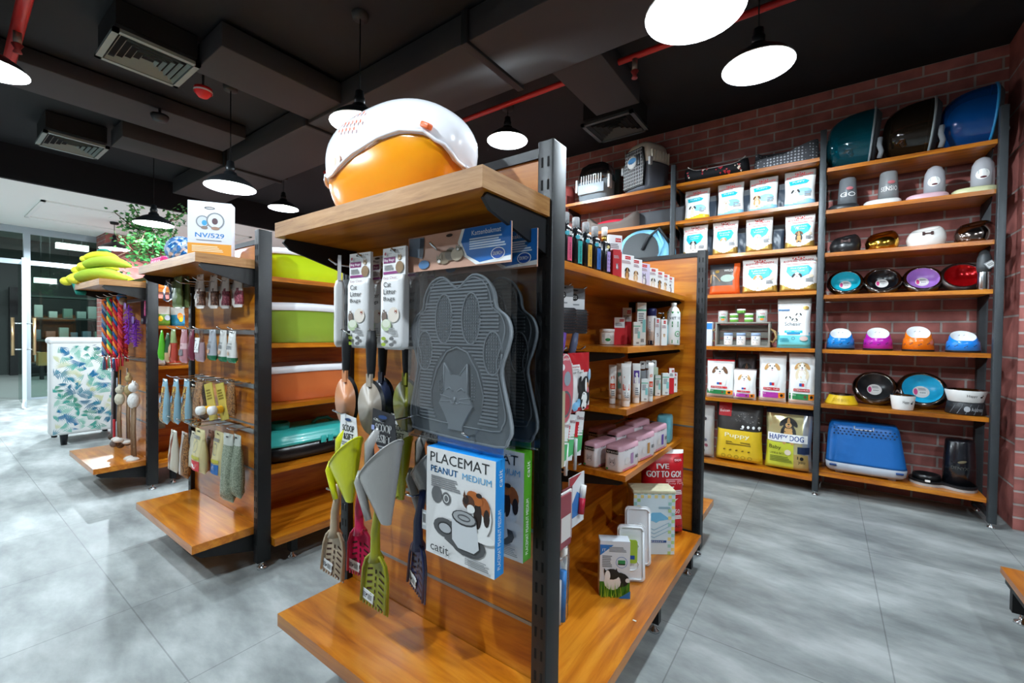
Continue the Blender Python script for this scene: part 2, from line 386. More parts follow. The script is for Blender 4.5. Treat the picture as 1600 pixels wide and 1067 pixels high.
# mall outside
SEAM0 = C('#1b1e1f', .6)
b = MB(); b.box(-15.5, -9.97, -3.2, 8, 3.2, 3.3, C('#8f9690', .8)); structure(b, 'ceiling_mall', loc=(0, 0, 0))
b = MB(); b.box(-15.6, -15.5, -3.2, 8, 0, 3.2, C('#2a3330', .5)); structure(b, 'wall_mall', loc=(0, 0, 0))
def mall_panel(u0, v0, u1, v1, x, m, th=.03, name='display_panel', label='', cat='panel'):
    p, q = at_x(u0, v0, x), at_x(u1, v1, x); y0, y1 = sorted((p.y, q.y)); z0, z1 = sorted((p.z, q.z))
    if name == 'doorway_panel': z0 = 0
    b = MB(); b.box(x-th, x, y0, y1, z0, z1, m)
    if name in ('light_box', 'ceiling_light_panel'):
        for y in (y0+.1, y1-.1): b.tube([(x-th/2, y, z1), (x-th/2, y, 3.2)], .008, SEAM0, 6)
    if name == 'display_crate': b.box(x-th*.8, x-th*.2, y0+.04, y1-.04, 0, z0, SEAM0)
    c = Vector((x-th/2, (y0+y1)/2, z0))
    return tag(b.build(name, loc=c, world=True), label, cat)
mall_panel(88, 378, 139, 393, -12.6, C('#ffffff', .5, emit=3.0), .12, 'ceiling_light_panel', 'white rectangular light box outside, seen through the upper shop window', 'light')
mall_panel(53, 433, 89, 444, -13.2, C('#eaf6f4', .5, emit=1.6), .05, 'light_box', 'small pale light box outside, seen through the glass left of the armchair', 'light')
mall_panel(15, 448, 33, 590, -15.2, C('#050608', .4), .2, 'doorway_panel', 'tall black doorway panel across the mall, left of the glass door', 'panel')
mall_panel(60, 551, 74, 571, -13.5, C('#a58a52', .6), .3, 'display_crate', 'small tan crate with red print outside the glass beside the armchair', 'crate')
# distant shop shelf in the mall
c = at_x(112, 545, -14.6); sh = thing('display_shelf', 'dim display shelf of goods across the mall, behind the armchair', 'shelf', (-14.6, c.y, 0))
for z in (.3, .8, 1.3, 1.8):
    b = MB(); b.box(-.25, .2, -.7, .7, z, z+.04, C('#3d4a45', .5)); b.build('shelf_board', sh)
for y in (-.7, .68):
    b = MB(); b.box(-.25, .2, y, y+.03, 0, 2.0, C('#2d3735', .5)); b.build('side_panel', sh)
rnd = random.Random(3)
for z in (.34, .84, 1.34):
    y = -.62
    while y < .6:
        w = rnd.uniform(.08, .16); h = rnd.uniform(.12, .3); mm = C(rnd.choice(('#8fa39a', '#6d8a7a', '#b7c2b8', '#58707a', '#8a5d50')), .5)
        bb = MB(); bb.box(-.1, .1, 0, w, 0, h, mm, .008); bb.front(-.1)
        tag(bb.build('display_box', loc=(-14.6+.05, c.y+y, z)), 'dim box on the display shelf across the mall', 'box', 'boxes on the mall display shelf'); y += w + rnd.uniform(.03, .1)
# ================================================================ ceiling services
DUCT = C('#2f2d2f', .75); SEAM = C('#17181b', .6)
def duct(label, x0, x1, y0, y1, z0=2.78, z1=2.96, seams=(), ax='x'):
    o = thing('air_duct', label, 'duct', ((x0+x1)/2, (y0+y1)/2, z0))
    b = MB(); b.box(x0, x1, y0, y1, z0, z1, DUCT, .006); b.build('duct_body', o, world=True)
    for q in seams:
        b = MB()
        if ax == 'x': b.box(q-.025, q+.025, y0-.02, y1+.02, z0-.02, z1, SEAM, .004)
        else: b.box(x0-.02, x1+.02, q-.025, q+.025, z0-.02, z1, SEAM, .004)
        b.build('flange', o, world=True)
    return o
duct('long grey main air duct crossing the black ceiling above all gondolas', -6.55, 1.6, 1.88, 2.42, 2.78, 2.96, (-5.0, -3.45, -1.72, .05))
duct('short grey branch duct running to the large near-left ceiling vent', -3.4, -2.96, 1.09, 1.878, 2.80, 2.95)
duct('short grey branch duct running to the small far-left ceiling vent', -5.44, -5.06, 1.09, 1.878, 2.80, 2.95)
duct('dark branch duct running from the main duct to the vent by the brick wall', -1.48, -1.14, 2.422, 3.12, 2.80, 2.95)
duct('wide dark duct along the ceiling near the camera, top centre', -2.3, 1.6, .55, 1.12, 2.82, 2.96, (-.6,))
duct('wide dark cross beam duct beyond the red alarm, left of the long duct', -4.85, -4.35, -1.6, 1.8, 2.86, 2.97)
for n, (x0, x1, y0, y1, lab, fr) in enumerate(((-3.70, -3.27, .665, 1.088, 'large square air vent in the ceiling, nearest on the left', '#7d8884'),
        (-5.92, -5.45, .66, 1.085, 'smaller square air vent further left, above the storefront end', '#7d8884'),
        (-1.64, -1.21, 3.165, 3.545, 'dark square ceiling vent in front of the brick wall', '#34383a'),
        (-4.35, -3.9, 2.95, 3.4, 'louvred ceiling vent behind the orange pet house', '#5a605e'))):
    cx, cy = (x0+x1)/2, (y0+y1)/2; rx, ry = (x1-x0)/2, (y1-y0)/2; FR = C(fr, .5)
    o = thing('ceiling_vent', lab, 'vent', (cx, cy, 2.78))
    b = MB()
    for s, t, k in ((1, .86, 0),):
        b.box(-rx, rx, -ry, -ry*.86, 0, .02, FR); b.box(-rx, rx, ry*.86, ry, 0, .02, FR); b.box(-rx, -rx*.86, -ry, ry, 0, .02, FR); b.box(rx*.86, rx, -ry, ry, 0, .02, FR)
    b.build('frame', o)
    b = MB()
    for i in range(5):
        a0 = .82 - .155*i; a1 = a0 - .06
        q = [(-rx*a0, -ry*a0), (rx*a0, -ry*a0), (rx*a0, ry*a0), (-rx*a0, ry*a0)]; w = [(x*a1/a0, y*a1/a0) for x, y in q]
        for j in range(4):
            k = (j+1) % 4
            b.add([(*q[j], .002), (*q[k], .002), (*w[k], .022), (*w[j], .022)], [(0, 1, 2, 3)], FR)
    b.build('louvre', o)
    b = MB(); b.box(-rx*.93, rx*.93, -ry*.93, ry*.93, .05, .19, C('#07080a', .9)); b.build('plenum_box', o)
def pipe(lab, pts, r, sprs, top=CEIL):
    o = thing('sprinkler_pipe', lab, 'pipe', pts[0]); b = MB(); b.tube(pts, r, C('#b01f1c', .4)); b.build('pipe', o, world=True)
    for i, s in enumerate(sprs):
        b = MB(); x, y, z = s
        b.tube([(x, y, z), (x, y, z-.07)], .018, C('#8a7f78', .4, .6)); b.lathe([(.02, -.07), (.026, -.075), (.012, -.10), (.02, -.12), (0, -.122)], C('#8d3030', .4), 10, s); b.build('sprinkler_head', o, world=True)
    b = MB()
    for x in (pts[0][0]*.8+pts[-1][0]*.2, pts[0][0]*.3+pts[-1][0]*.7):
        t = (x-pts[0][0])/(pts[-1][0]-pts[0][0]); y = pts[0][1]+t*(pts[-1][1]-pts[0][1]); z = pts[0][2]
        b.tube([(x, y, z), (x, y, CEIL)], .005, SEAM, 6)
    b.build('hanger_rod', o, world=True)
pipe('thin red sprinkler pipe running along the ceiling in front of the brick wall', [(-4.6, 2.72, 2.89), (1.6, 2.72, 2.89)], .020, [(-1.03, 2.72, 2.87)])
pipe('red sprinkler pipe in the top left corner of the ceiling', [(-4.3, .37, 2.80), (-2.6, .33, 2.80)], .03, [(-3.75, .355, 2.78)])
o = thing('fire_alarm', 'small red fire alarm sounder on the ceiling beside the large vent', 'alarm', (-3.6, 1.21, 2.79)); b = MB(); b.tube([(0, 0, .19), (0, 0, .01)], .008, SEAM, 6); b.lathe([(.02, .022), (.055, .018), (.055, .0), (.05, -.02), (.03, -.045), (0, -.05)], C('#d01c1e', .4), 18); b.build('sounder', o)
b = MB(); b.lathe([(.058, -.002), (.058, -.014)], C('#e9e3de', .4), 18); b.build('lens_ring', o)
o = thing('smoke_detector', 'small black ceiling detector left of the red alarm', 'detector', (-4.33, 1.16, 2.79)); b = MB(); b.tube([(0, 0, .07), (0, 0, .01)], .010, SEAM, 6); b.lathe([(.02, .02), (.06, .015), (.06, .0), (.045, -.03), (0, -.035)], C('#14161a', .5), 18); b.build('detector_body', o)
# ================================================================ pendant lamps
def lamp_shade():
    b = MB()
    prof = [(.028, .115), (.04, .11), (.045, .09), (.09, .07), (.14, .035), (.168, .0)]
    b.lathe(prof, C('#15191c', .35, .2), 32); b.lathe([(r-.003 if i < 5 else r-.002, z-.003) for i, (r, z) in enumerate(prof)][1:], C('#ffffff', .5), 32)
    b.lathe([(.168, 0), (.166, -.004), (.165, 0)], C('#dfe6ea', .4), 32)
    return b
lamp0 = None
LAMPS = [((-.40, 1.62, 2.24), 'largest hanging lamp, cut by the top edge right of centre'),
 ((-.315, 2.55, 2.49), 'hanging lamp before the brick wall, above the bags of dog food'),
 ((-2.17, 2.89, 2.70), 'hanging lamp right of the orange pet house, near the tall black post'),
 ((-3.6, 1.385, 2.16), 'hanging lamp above the white box printed NV/529'),
 ((-5.4, 2.66, 2.60), 'smallest hanging lamp, left of the orange pet house'),
 ((-3.85, .25, 2.56), 'hanging lamp cut by the left edge of the photograph'),
 ((-2.27, 1.56, 2.335), 'unlit-looking hanging lamp half hidden behind the orange pet house'),
 ((-5.6, 1.45, 2.18), 'hanging lamp glowing through the leaves of the tall plant'),
 ((-1.2, -.35, 2.35), 'hanging lamp behind the camera above the near aisle'),
 ((.9, .35, 2.35), 'added fill lamp, out of view behind the camera on the right'),  # this lamp and the next two are extras, added out of view for fill
 ((-3.1, -.9, 2.40), 'added fill lamp, out of view behind the camera on the left'),
 ((1.6, 1.4, 2.45), 'added fill lamp outside the frame on the right'),
 ((-8.3, 1.7, 2.25), 'added lamp near the shop windows, brightening floor and pale ceiling'), ((-7.6, -.4, 2.25), 'added lamp beside the shop entrance, brightening floor and pale ceiling')]  # both added, at high power, to brighten the storefront floor and ceiling
POWER = [1.4, 1.9, 1.3, 1.8, 1.4, 2.2, .4, 1.8, 2.3, 1.1, 1.8, .8, 10, 10]
for i, ((x, y, z), lab) in enumerate(LAMPS):
    if lamp0 is None:
        o = thing('pendant_lamp', lab, 'lamp', (x, y, z), 0, 'black pendant lamps with white inner shades'); lamp0 = o
        lamp_shade().build('lamp_shade', o)
        b = MB(); b.lathe([(.024, .112), (.03, .115), (.032, .15), (.026, .155), (.024, .19), (.008, .20)], C('#15191c', .35, .2), 16); cap = b.build('socket_cap', o)
        b = MB(); b.lathe([(0, .034), (.02, .038), (.03, .05), (.03, .065), (.018, .085), (.016, .10)], C('#eef6ff', .5, emit=30), 16); b.build('bulb', cap)
    else: o = copy_tree(lamp0, loc=(x, y, z), label=lab)
    top = 2.63 if x < -6.85 else CEIL
    b = MB(); b.tube([(0, 0, .195), (0, 0, top-z)], .004, C('#0c0d0f', .6), 6)
    b.lathe([(.05, top-z), (.045, top-z-.03), (0, top-z-.032)], C('#0c0d0f', .6), 14); b.build('cord', o)
    ld = bpy.data.lights.new('lamp_glow', 'POINT'); ld.energy = LAMP_W * POWER[i]; ld.color = LAMP_COL; ld.shadow_soft_size = .03
    lo = bpy.data.objects.new('lamp_glow', ld); COL.objects.link(lo); lo.parent = o; lo.location = (0, 0, .016)
def area(name, loc, size, e, rot=(0, 0, 0), col=(1, 1, 1)):
    ld = bpy.data.lights.new(name, 'AREA'); ld.shape = 'RECTANGLE'; ld.size, ld.size_y = size; ld.energy = e; ld.color = col
    lo = bpy.data.objects.new(name, ld); COL.objects.link(lo); lo.location = loc; lo.rotation_euler = rot
# daylight-white mall lighting outside the storefront
area('mall_ceiling_light', (-12.5, 1.5, 3.12), (3, 5), 190, col=(.85, .95, 1))
# ================================================================ gondolas
def bracket(b, x, ya, yb, z, h0=.075, h1=.025, w=.006, along='y'):
    """tapered bracket plate under a shelf from ya (deep, at the panel) to yb (thin, at the front)"""
    s = 1 if yb > ya else -1
    pts = [(ya, z), (yb - s*.01, z), (yb, z-.012), (yb - s*.02, z-h1), (ya, z-h0)]
    b.prism(pts, x-w/2, x+w/2, BLACK, 'x' if along == 'y' else 'y')
def post(o, x0, x1, y0, y1, z1, slots='front'):
    b = MB(); b.box(x0, x1, y0, y1, .035, z1, BLACK, .003)
    xm = (x0+x1)/2; z = .12
    while z < z1-.04:
        for dx in (-.008, .008): b.box(xm+dx-.0025, xm+dx+.0025, y0-.0008, y0+.002, z, z+.022, SLOT)
        z += .05
    po = b.build('post', o, world=True)
    b = MB(); c = (xm, (y0+y1)/2, 0); b.lathe([(.022, 0), (.022, .008), (.012, .014), (.008, .018), (.008, .04)], CHROME, 14, c); b.build('levelling_foot', po, world=True)
def shelf_slab(o, x0, x1, y0, y1, zt, th=.03, grain='x', name='shelf'):
    b = MB(); zt -= .0007; z0 = zt-th
    b.add([(x, y, z) for z in (z0, zt) for y in (y0, y1) for x in (x0, x1)], [(0, 2, 3, 1), (4, 5, 7, 6)], WOOD_X if grain == 'x' else WOOD_Y)
    b.add([(x, y, z) for z in (z0, zt) for y in (y0, y1) for x in (x0, x1)], [(0, 1, 5, 4), (2, 6, 7, 3), (0, 4, 6, 2), (1, 3, 7, 5)], EDGE if name == 'display_shelf' else (WOOD_X if grain == 'x' else WOOD_Y))
    return b.build(name, o, world=True)
def gondola(label, xl, xr, y0, y1, zp, ztop_panel, endz, base_z, right, left, grooves, bay=None, far_end=True, front_w=None):
    """xl..xr outer faces of the end posts, y0 front face of the end panel, y1 far end"""
    o = thing('display_gondola', label, 'shelving', ((xl+xr)/2, (y0+y1)/2, 0))
    pw = .04; xc = (xl+xr)/2
    for ya, yb in ((y0, y0+.06), (y1-.06, y1)):
        post(o, xr-pw, xr, ya, yb, zp); post(o, xl, xl+pw, ya, yb, zp)
    for k, ya in enumerate((y0+.02, y1-.045)):
        b = MB(); b.box(xl+pw, xr-pw, ya, ya+.022, .12, ztop_panel, WOOD_X)
        for z in grooves: b.box(xl+pw, xr-pw, ya-.002, ya+.024, z-.004, z+.004, C('#8a8f92', .4, .8))
        b.build('end_panel', o, world=True)
        for za, zb in ((ztop_panel, ztop_panel+.022), (.07, .12)): b = MB(); b.box(xl+pw, xr-pw, ya-.006, ya+.028, za, zb, BLACK); b.build('cross_rail', o, world=True)
    b = MB(); b.box(xc-.012, xc+.012, y0+.05, y1-.05, .12, ztop_panel-.1, WOOD_Y)
    for z in grooves: b.box(xc-.014, xc+.014, y0+.05, y1-.05, z-.004, z+.004, C('#8a8f92', .4, .8))
    b.build('spine_panel', o, world=True)
    ys = [y0+.06, y1-.06] if bay is None else [y0+.06, bay, y1-.06]
    if bay: 
        b = MB(); b.box(xc-.03, xc+.03, bay-.02, bay+.02, .035, ztop_panel, BLACK); b.build('spine_post', o, world=True)
    # end shelves: top and base on the near end, base on the far end
    fx0, fx1 = front_w or (xl+.02, xr-.0)
    for z, d in endz:
        shelf_slab(o, fx0, fx1, y0-d, y0+.018, z, .04 if z > 1 else .035, 'x', 'display_shelf' if z > 1 else 'base_shelf')
        for x in (fx0+.012, fx1-.012):
            b = MB(); bracket(b, x, y0+.018, y0-d+.015, z-.041 if z > 1 else z-.036, .085, .03, .008); b.build('bracket', o, world=True)
    b = shelf_slab(o, xl+.02, xr, y1-.02, y1+.25, base_z, .035, 'x', 'base_shelf')
    for side, lst in ((1, right), (-1, left)):
        for z, dep, ya, yb in lst:
            xf = xc + side*dep; xa, xb = sorted((xc+side*.013, xf)); nm = 'base_shelf' if z < .3 else 'side_shelf'
            if nm == 'base_shelf' :
                xa, xb = sorted((xc+side*.013, xf)); ya2, yb2 = ya, yb
            shelf_slab(o, xa, xb, ya, yb, z, .022 if z > .3 else .035, 'y', nm)
            for y in ((ya+.01, yb-.01) if z > .3 else (ya+.1, ya+.74, yb-.1)):
                b = MB(); bracket(b, y, xc+side*.013, xf-side*.012, z-(.0225 if z > .3 else .0355), .06, .02, .006, 'x'); b.build('bracket', o, world=True)
                if z < .3:
                    b = MB(); xx = xf-side*.035
                    b.box(xx-.02, xx+.02, y-.015, y+.015, .035, z-.035, BLACK); b.lathe([(.02, 0), (.02, .008), (.008, .014), (.008, .04)], CHROME, 12, (xx, y, 0)); b.build('base_foot', o, world=True)
    return o
def hook(o, x, y, z, L, axis='-y'):
    """chrome peg reaching out from a rail"""
    d = {'-y': Vector((0, -1, 0)), '+x': Vector((1, 0, 0))}[axis]; p = Vector((x, y, z)); b = MB()
    b.tube([tuple(p), tuple(p + d*(L-.02)), tuple(p + d*L + Vector((0, 0, .012)))], .0028, CHROME, 6)
    b.build('hook', o, world=True)
def rail(o, x0, x1, y, z, axis='x'):
    b = MB(); mt = C('#a9adb0', .3, .9)
    if axis == 'x': b.box(x0, x1, y-.012, y, z-.012, z+.008, mt)
    else: b.box(y, y+.012, x0, x1, z-.012, z+.008, mt)
    b.build('hook_rail', o, world=True)

G1 = gondola('nearest wooden display gondola with cat goods hanging on its end panel', -1.28, -.49, .82, 2.35, 1.53, 1.50, ((1.40, .23), (.30, .218)), .20,
    ((1.305, .30, .88, 2.29), (1.06, .30, 1.525, 2.29), (.832, .30, 1.525, 2.29), (.588, .30, 1.525, 2.29), (.155, .42, .88, 2.20)),
    ((1.305, .30, .88, 2.29), (.9, .30, .88, 2.29), (.5, .30, .88, 2.29), (.155, .36, .88, 2.29)), (.427, .646), 1.52, front_w=(-1.245, -.497))
G2 = gondola('middle wooden display gondola carrying litter trays and hanging rabbit treats', -2.93, -2.08, .915, 2.45, 1.56, 1.50, ((1.425, .23), (.20, .24)), .20,
    ((1.363, .355, .98, 2.39), (1.043, .355, .98, 2.39), (.743, .355, .98, 2.39), (.432, .355, .98, 2.39), (.135, .45, .98, 2.39)),
    ((1.36, .33, .98, 2.39), (.9, .33, .98, 2.39), (.5, .33, .98, 2.39), (.135, .36, .98, 2.39)), (.45, .66), front_w=(-2.89, -2.12))
G3 = gondola('furthest wooden display gondola hung with rope and feather toys', -4.58, -3.72, .93, 2.45, 1.475, 1.44, ((1.425, .23), (.20, .26)), .20,
    ((1.39, .33, .99, 2.39), (1.13, .33, .99, 2.39), (.84, .33, .99, 2.39), (.50, .33, .99, 2.39), (.17, .4, .99, 2.39)),
    ((1.3, .33, .99, 2.39), (.9, .33, .99, 2.39), (.17, .36, .99, 2.39)), (.45, .66), front_w=(-4.50, -3.78))
# low platform corner of a fourth gondola at the right edge
P4 = at_z(1563, 884, .19)
G4 = thing('display_gondola', 'wooden base platform cut by the right edge of the photograph', 'shelving', (P4.x+.4, P4.y-.5, 0))
shelf_slab(G4, P4.x, P4.x+.8, P4.y-1.1, P4.y, .19, .025, 'y', 'base_shelf')
b = MB(); b.box(P4.x+.02, P4.x+.78, P4.y-.03, P4.y-.012, .125, .164, BLACK); b.box(P4.x+.012, P4.x+.024, P4.y-1.1, P4.y-.01, .13, .164, BLACK); b.build('frame_rail', G4, world=True)
for x, y in ((P4.x+.05, P4.y-.05), (P4.x+.75, P4.y-.05), (P4.x+.05, P4.y-1.05), (P4.x+.75, P4.y-1.05)):
    b = MB(); b.box(x-.03, x+.02, y-.015, y+.015, .04, .16, BLACK); b.lathe([(.024, 0), (.022, .008), (.008, .014), (.008, .045)], CHROME, 12, (x, y, 0)); b.build('base_foot', G4, world=True)

# ================================================================ wall shelving
WF = 3.72
MIDZ = (2.366, 2.057, 1.750, 1.437, 1.028, .622, .12); RIGZ = (2.28, 1.99, 1.695, 1.404, 1.026, .646, .168); LEFZ = (2.368, 2.064, 1.75, 1.4, 1.0, .6, .12)
WS = thing('tall_shelving', 'tall three-bay wooden wall shelving on grey posts before the brick wall', 'shelving', (-.6, 3.88, 0))
for x, z in ((-2.10, 2.5), (-1.055, 2.52), (-.045, 2.54), (.805, 2.46)):
    b = MB(); b.box(x-.018, x+.018, WF-.028, WF+.012, .03, z, POSTG, .002); up = b.build('upright', WS, world=True)
    b = MB(); b.box(x-.02, x+.02, 4.0, 4.05, .03, z-.1, POSTG); b.build('rear_upright', WS, world=True)
    b = MB(); b.box(x-.012, x+.012, WF+.012, 4.0, .05, .08, POSTG); b.build('cross_brace', WS, world=True)
    b = MB(); b.lathe([(.018, 0), (.018, .008), (.006, .014), (.006, .04)], CHROME, 12, (x, WF-.008, 0)); b.lathe([(.018, 0), (.018, .008), (.006, .014), (.006, .04)], CHROME, 12, (x, 4.025, 0)); b.build('levelling_foot', up, world=True)
for zs, x0, x1 in ((LEFZ, -2.08, -1.075), (MIDZ, -1.035, -.065), (RIGZ, -.025, .785)):
    for z in zs:
        shelf_slab(WS, x0, x1, WF, 4.04, z, .026, 'x')
        for x in (x0+.004, x1-.004):
            b = MB(); bracket(b, x, 4.0, WF+.06, z-.0265, .09, .03, .005); b.build('bracket', WS, world=True)
# ================================================================ goods: shared shapes
RED = C('#c8202b', .4); NAVY = C('#1b2a4a', .4); AQUA = C('#23bccb', .4); SKY = C('#8cc9e6', .4); GOLD = C('#b5924a', .3, .5); GREY = C('#8b8f93', .5); PALE = C('#f6f6f4', .35); DK = C('#23252a', .4)
GREEN = C('#2f8f4c', .4); ORANGE = C('#f08a1c', .4); PURP = C('#7d3f9b', .4); MAG = C('#b53aa6', .4); YEL = C('#e8c12a', .4); SILV = C('#aaa9a6', .3, .5)
def fit(u0, u1, vt, z, y, vb=None):
    """x centre, width, height of an upright thing at depth y standing on level z"""
    vb = vb or vt + 30; a = at_y(u0, (vt+vb)/2, y); c = at_y(u1, (vt+vb)/2, y); t = at_y((u0+u1)/2, vt, y)
    return (a.x+c.x)/2, abs(c.x-a.x), t.z - z
def fitx(u0, u1, vt, z, x, vb=None):
    vb = vb or vt + 30; a = at_x(u0, (vt+vb)/2, x); c = at_x(u1, (vt+vb)/2, x); t = at_x((u0+u1)/2, vt, x)
    return (a.y+c.y)/2, abs(c.y-a.y), t.z - z
def pouch(w, h, d, colf, seed=0, top=.35, nx=16, nz=24, wob=.0015):
    """standing food bag; colf(u in -1..1, v in 0..1) gives the printed film colour"""
    rnd = random.Random(seed); ph = [rnd.uniform(0, 6) for _ in range(6)]
    def dep(u, v):
        t = min(1, (v/.06)**.5) if v < .06 else 1.0
        t *= 1 - max(0, (v-top)/(1-top))**1.7*.97
        return d/2 * t * max(0.03, (1-abs(u)**5))**.5
    def wid(v): return w/2 * (1 - .05*sin(pi*v) + .012*sin(9*v+ph[0]))
    def wr(u, v): return wob * (sin(7*u+ph[1]+5*v) * sin(11*v+ph[2]) + .6*sin(17*v+ph[3]+3*u)) * (1-abs(u)**3) * min(1, v*6)
    b = MB(); vs = []; fs = []; ml = []
    for s in (-1, 1):
        o = len(vs)
        for j in range(nz+1):
            for i in range(nx+1):
                u, v = -1+2*i/nx, j/nz; vs.append((wid(v)*u, s*(dep(u, v)+wr(u, v)), h*v))
        for j in range(nz):
            for i in range(nx):
                q = (o+j*(nx+1)+i, o+j*(nx+1)+i+1, o+(j+1)*(nx+1)+i+1, o+(j+1)*(nx+1)+i)
                fs.append(q if s < 0 else q[::-1]); ml.append(colf(-1+2*(i+.5)/nx, (j+.5)/nz))
    n = (nx+1)*(nz+1)
    for j in range(nz):
        for i in (0, nx):
            a, c = j*(nx+1)+i, (j+1)*(nx+1)+i; fs.append((a, c, n+c, n+a) if i == 0 else (a, n+a, n+c, c)); ml.append(colf(-1 if i == 0 else 1, (j+.5)/nz))
    for j in (0, nz):
        for i in range(nx):
            a = j*(nx+1)+i; fs.append((a, n+a, n+a+1, a+1) if j == 0 else (a, a+1, n+a+1, n+a)); ml.append(colf(0, j/nz))
    b.add(vs, fs, ml, True)
    def pf(x, z, o):
        v = min(.999, max(.001, z/h)); u = max(-1, min(1, x/wid(v)))
        return (x, -(dep(u, v)+wr(u, v)) - o - .0026, z)
    b.face(pf); return b
def rot_thing_box(name, label, cat, loc, w, d, h, rotz, side, front=None, r=.002, group=None):
    b = MB(); b.box(-w/2, w/2, -d/2, d/2, 0, h, side, r); b.front(-d/2)
    return b
# ================================================================ wall shelving, middle bay
def royal(seed, lab, u0, u1, vt, z, cls, y=3.775):
    x, w, h = fit(u0, u1, vt, z, y); d = min(.12, w*.55)
    H, L = h, w/2
    if cls['t'] == 'top':   # pale bag with a grey head panel
        cf = lambda u, v: SILV if v > .80+.03*u else (cls['b'] if v < .14 + .04*sin(3*u) else PALE)
    else: cf = lambda u, v: PALE if v > .17 - .12*cos(u*2.4)*.8 else GOLD
    b = pouch(w, h, d, cf, seed, .35, 30, 44)
    cz = .90*H if cls['t'] == 'top' else .93*H
    for i in range(5): b.el((i-2)*.07*w, cz+(.012*H if i % 2 else .03*H)-abs(i-2)*.01*H, .018*w, .022*H, RED, 8)
    b.rc(-.12*w, cz-.035*H, .12*w, cz-.02*H, RED, 2)
    if cls['t'] == 'top':
        b.tx('ROYAL CANIN', -.42*w, .40*w, .775*H, .055*H, RED, .12)
        b.pg([(-.30*w, .58*H), (.22*w, .60*H), (.30*w, .66*H), (.16*w, .72*H), (-.34*w, .70*H)], AQUA)
        b.tx('PUPPY', -.22*w, .16*w, .635*H, .045*H, WHITE, .03)
        b.el(.12*w, .38*H, .26*w, .10*H, SKY)
        b.dog(cls.get('dx', -.12)*w, .40*H, .20*w, *cls['dog'])
        b.lines(.16*w, .42*w, .24*H, .38*H, 3, GREY, seed)
    else:
        b.tx('ROYAL CANIN', -.38*w, .38*w, .815*H, .06*H, RED, .05)
        b.rc(-.46*w, .765*H, .44*w, .775*H, RED, 4)
        b.pg([(-.28*w, .70*H), (.26*w, .72*H), (.36*w, .62*H), (.28*w, .48*H), (.02*w, .36*H), (-.2*w, .44*H), (-.30*w, .56*H)], C('#18a8dc', .4) if cls.get('big') else AQUA)
        b.tx(cls['n1'], -.2*w, .22*w, .62*H, .05*H, WHITE, .02); b.tx(cls['n2'], -.16*w, .18*w, .55*H, .045*H, WHITE, .02)
        b.dog(-.02*w, .445*H, .19*w, *cls['dog'])
        b.el(.33*w, .42*H, .07*w, .045*H, C('#e9d9c0')); b.lines(.2*w, .42*w, .26*H, .36*H, 3, GREY, seed)
    o = b.build('food_bag', loc=(x, y+d/2, z), rotz=0)
    return tag(o, lab, 'bag', 'dog food bags on the wall shelving')
WH = C('#f4f2ee', .5); TAN = C('#c99a5c', .6); BRN = C('#6b4425', .6); BLK = C('#1a1a1a', .6); CRM = C('#e7d6b6', .6); GRF = C('#9a948c', .6)
D1 = (WH, CRM, BLK); D2 = (WH, CRM, CRM); D3 = (TAN, CRM, BRN); D4 = (GRF, WH, BLK); D5 = (CRM, WH, TAN); D6 = (BLK, TAN, BRN); D7 = (WH, WH, BLK)
royal(1, 'pale dog food bag with yellow foot, leftmost in the row under the beds', 1068, 1107, 294, 2.057, dict(t='top', b=YEL, dog=D1))
royal(2, 'pale dog food bag with turquoise flag, second in the row under the beds', 1120, 1161, 284, 2.057, dict(t='top', b=SKY, dog=D2))
royal(3, 'pale dog food bag picturing a fluffy tan puppy, third under the beds', 1170, 1215, 275, 2.057, dict(t='top', b=SKY, dog=D3, dx=-.2))
royal(4, 'pale dog food bag under the grey dotted bed, rightmost of its row', 1225, 1275, 263, 2.057, dict(t='top', b=SKY, dog=D7))
royal(5, 'white and gold dog food bag half hidden above the near gondola end', 1065, 1104, 351, 1.75, dict(t='low', n1='Cavalier', n2='King Charles', dog=D4))
royal(6, 'white and gold dog food bag with blue patch, second in the third row', 1112, 1152, 344, 1.75, dict(t='low', n1='French', n2='Bulldog', dog=D5))
royal(7, 'white and gold dog food bag with turquoise patch, third in the third row', 1164, 1207, 339, 1.75, dict(t='low', n1='Bichon', n2='Puppy', dog=D2))
royal(8, 'white and gold dog food bag picturing a black and tan terrier', 1226, 1274, 334, 1.75, dict(t='low', n1='Yorkshire', n2='Terrier', dog=D6))
royal(9, 'white and gold dog food bag picturing a sitting cream labrador puppy', 1158, 1215, 403, 1.437, dict(t='low', big=1, n1='Labrador', n2='Retriever', dog=D5))
royal(10, 'plump white and gold dog food bag beside the labrador bag, at the post', 1217, 1278, 398, 1.437, dict(t='low', big=1, n1='West Highland', n2='White Terrier', dog=D7))
# second ranks of dark-edged bags standing behind
for i, (u, vt, z) in enumerate(((1112, 300, 2.057), (1165, 290, 2.057), (1218, 281, 2.057), (1107, 352, 1.75), (1158, 350, 1.75), (1212, 345, 1.75))):
    x, w, h = fit(u-14, u+14, vt, z, 3.93); b = pouch(w, h-.03, .06, lambda uu, v: C('#3c4856', .35) if v < .8 else C('#6f7479', .3), 40+i)
    tag(b.build('food_bag', loc=(x, 3.95, z)), 'dark bag showing in the gap behind the pale dog food bags', 'bag', 'dark bags behind the pale dog food bags')
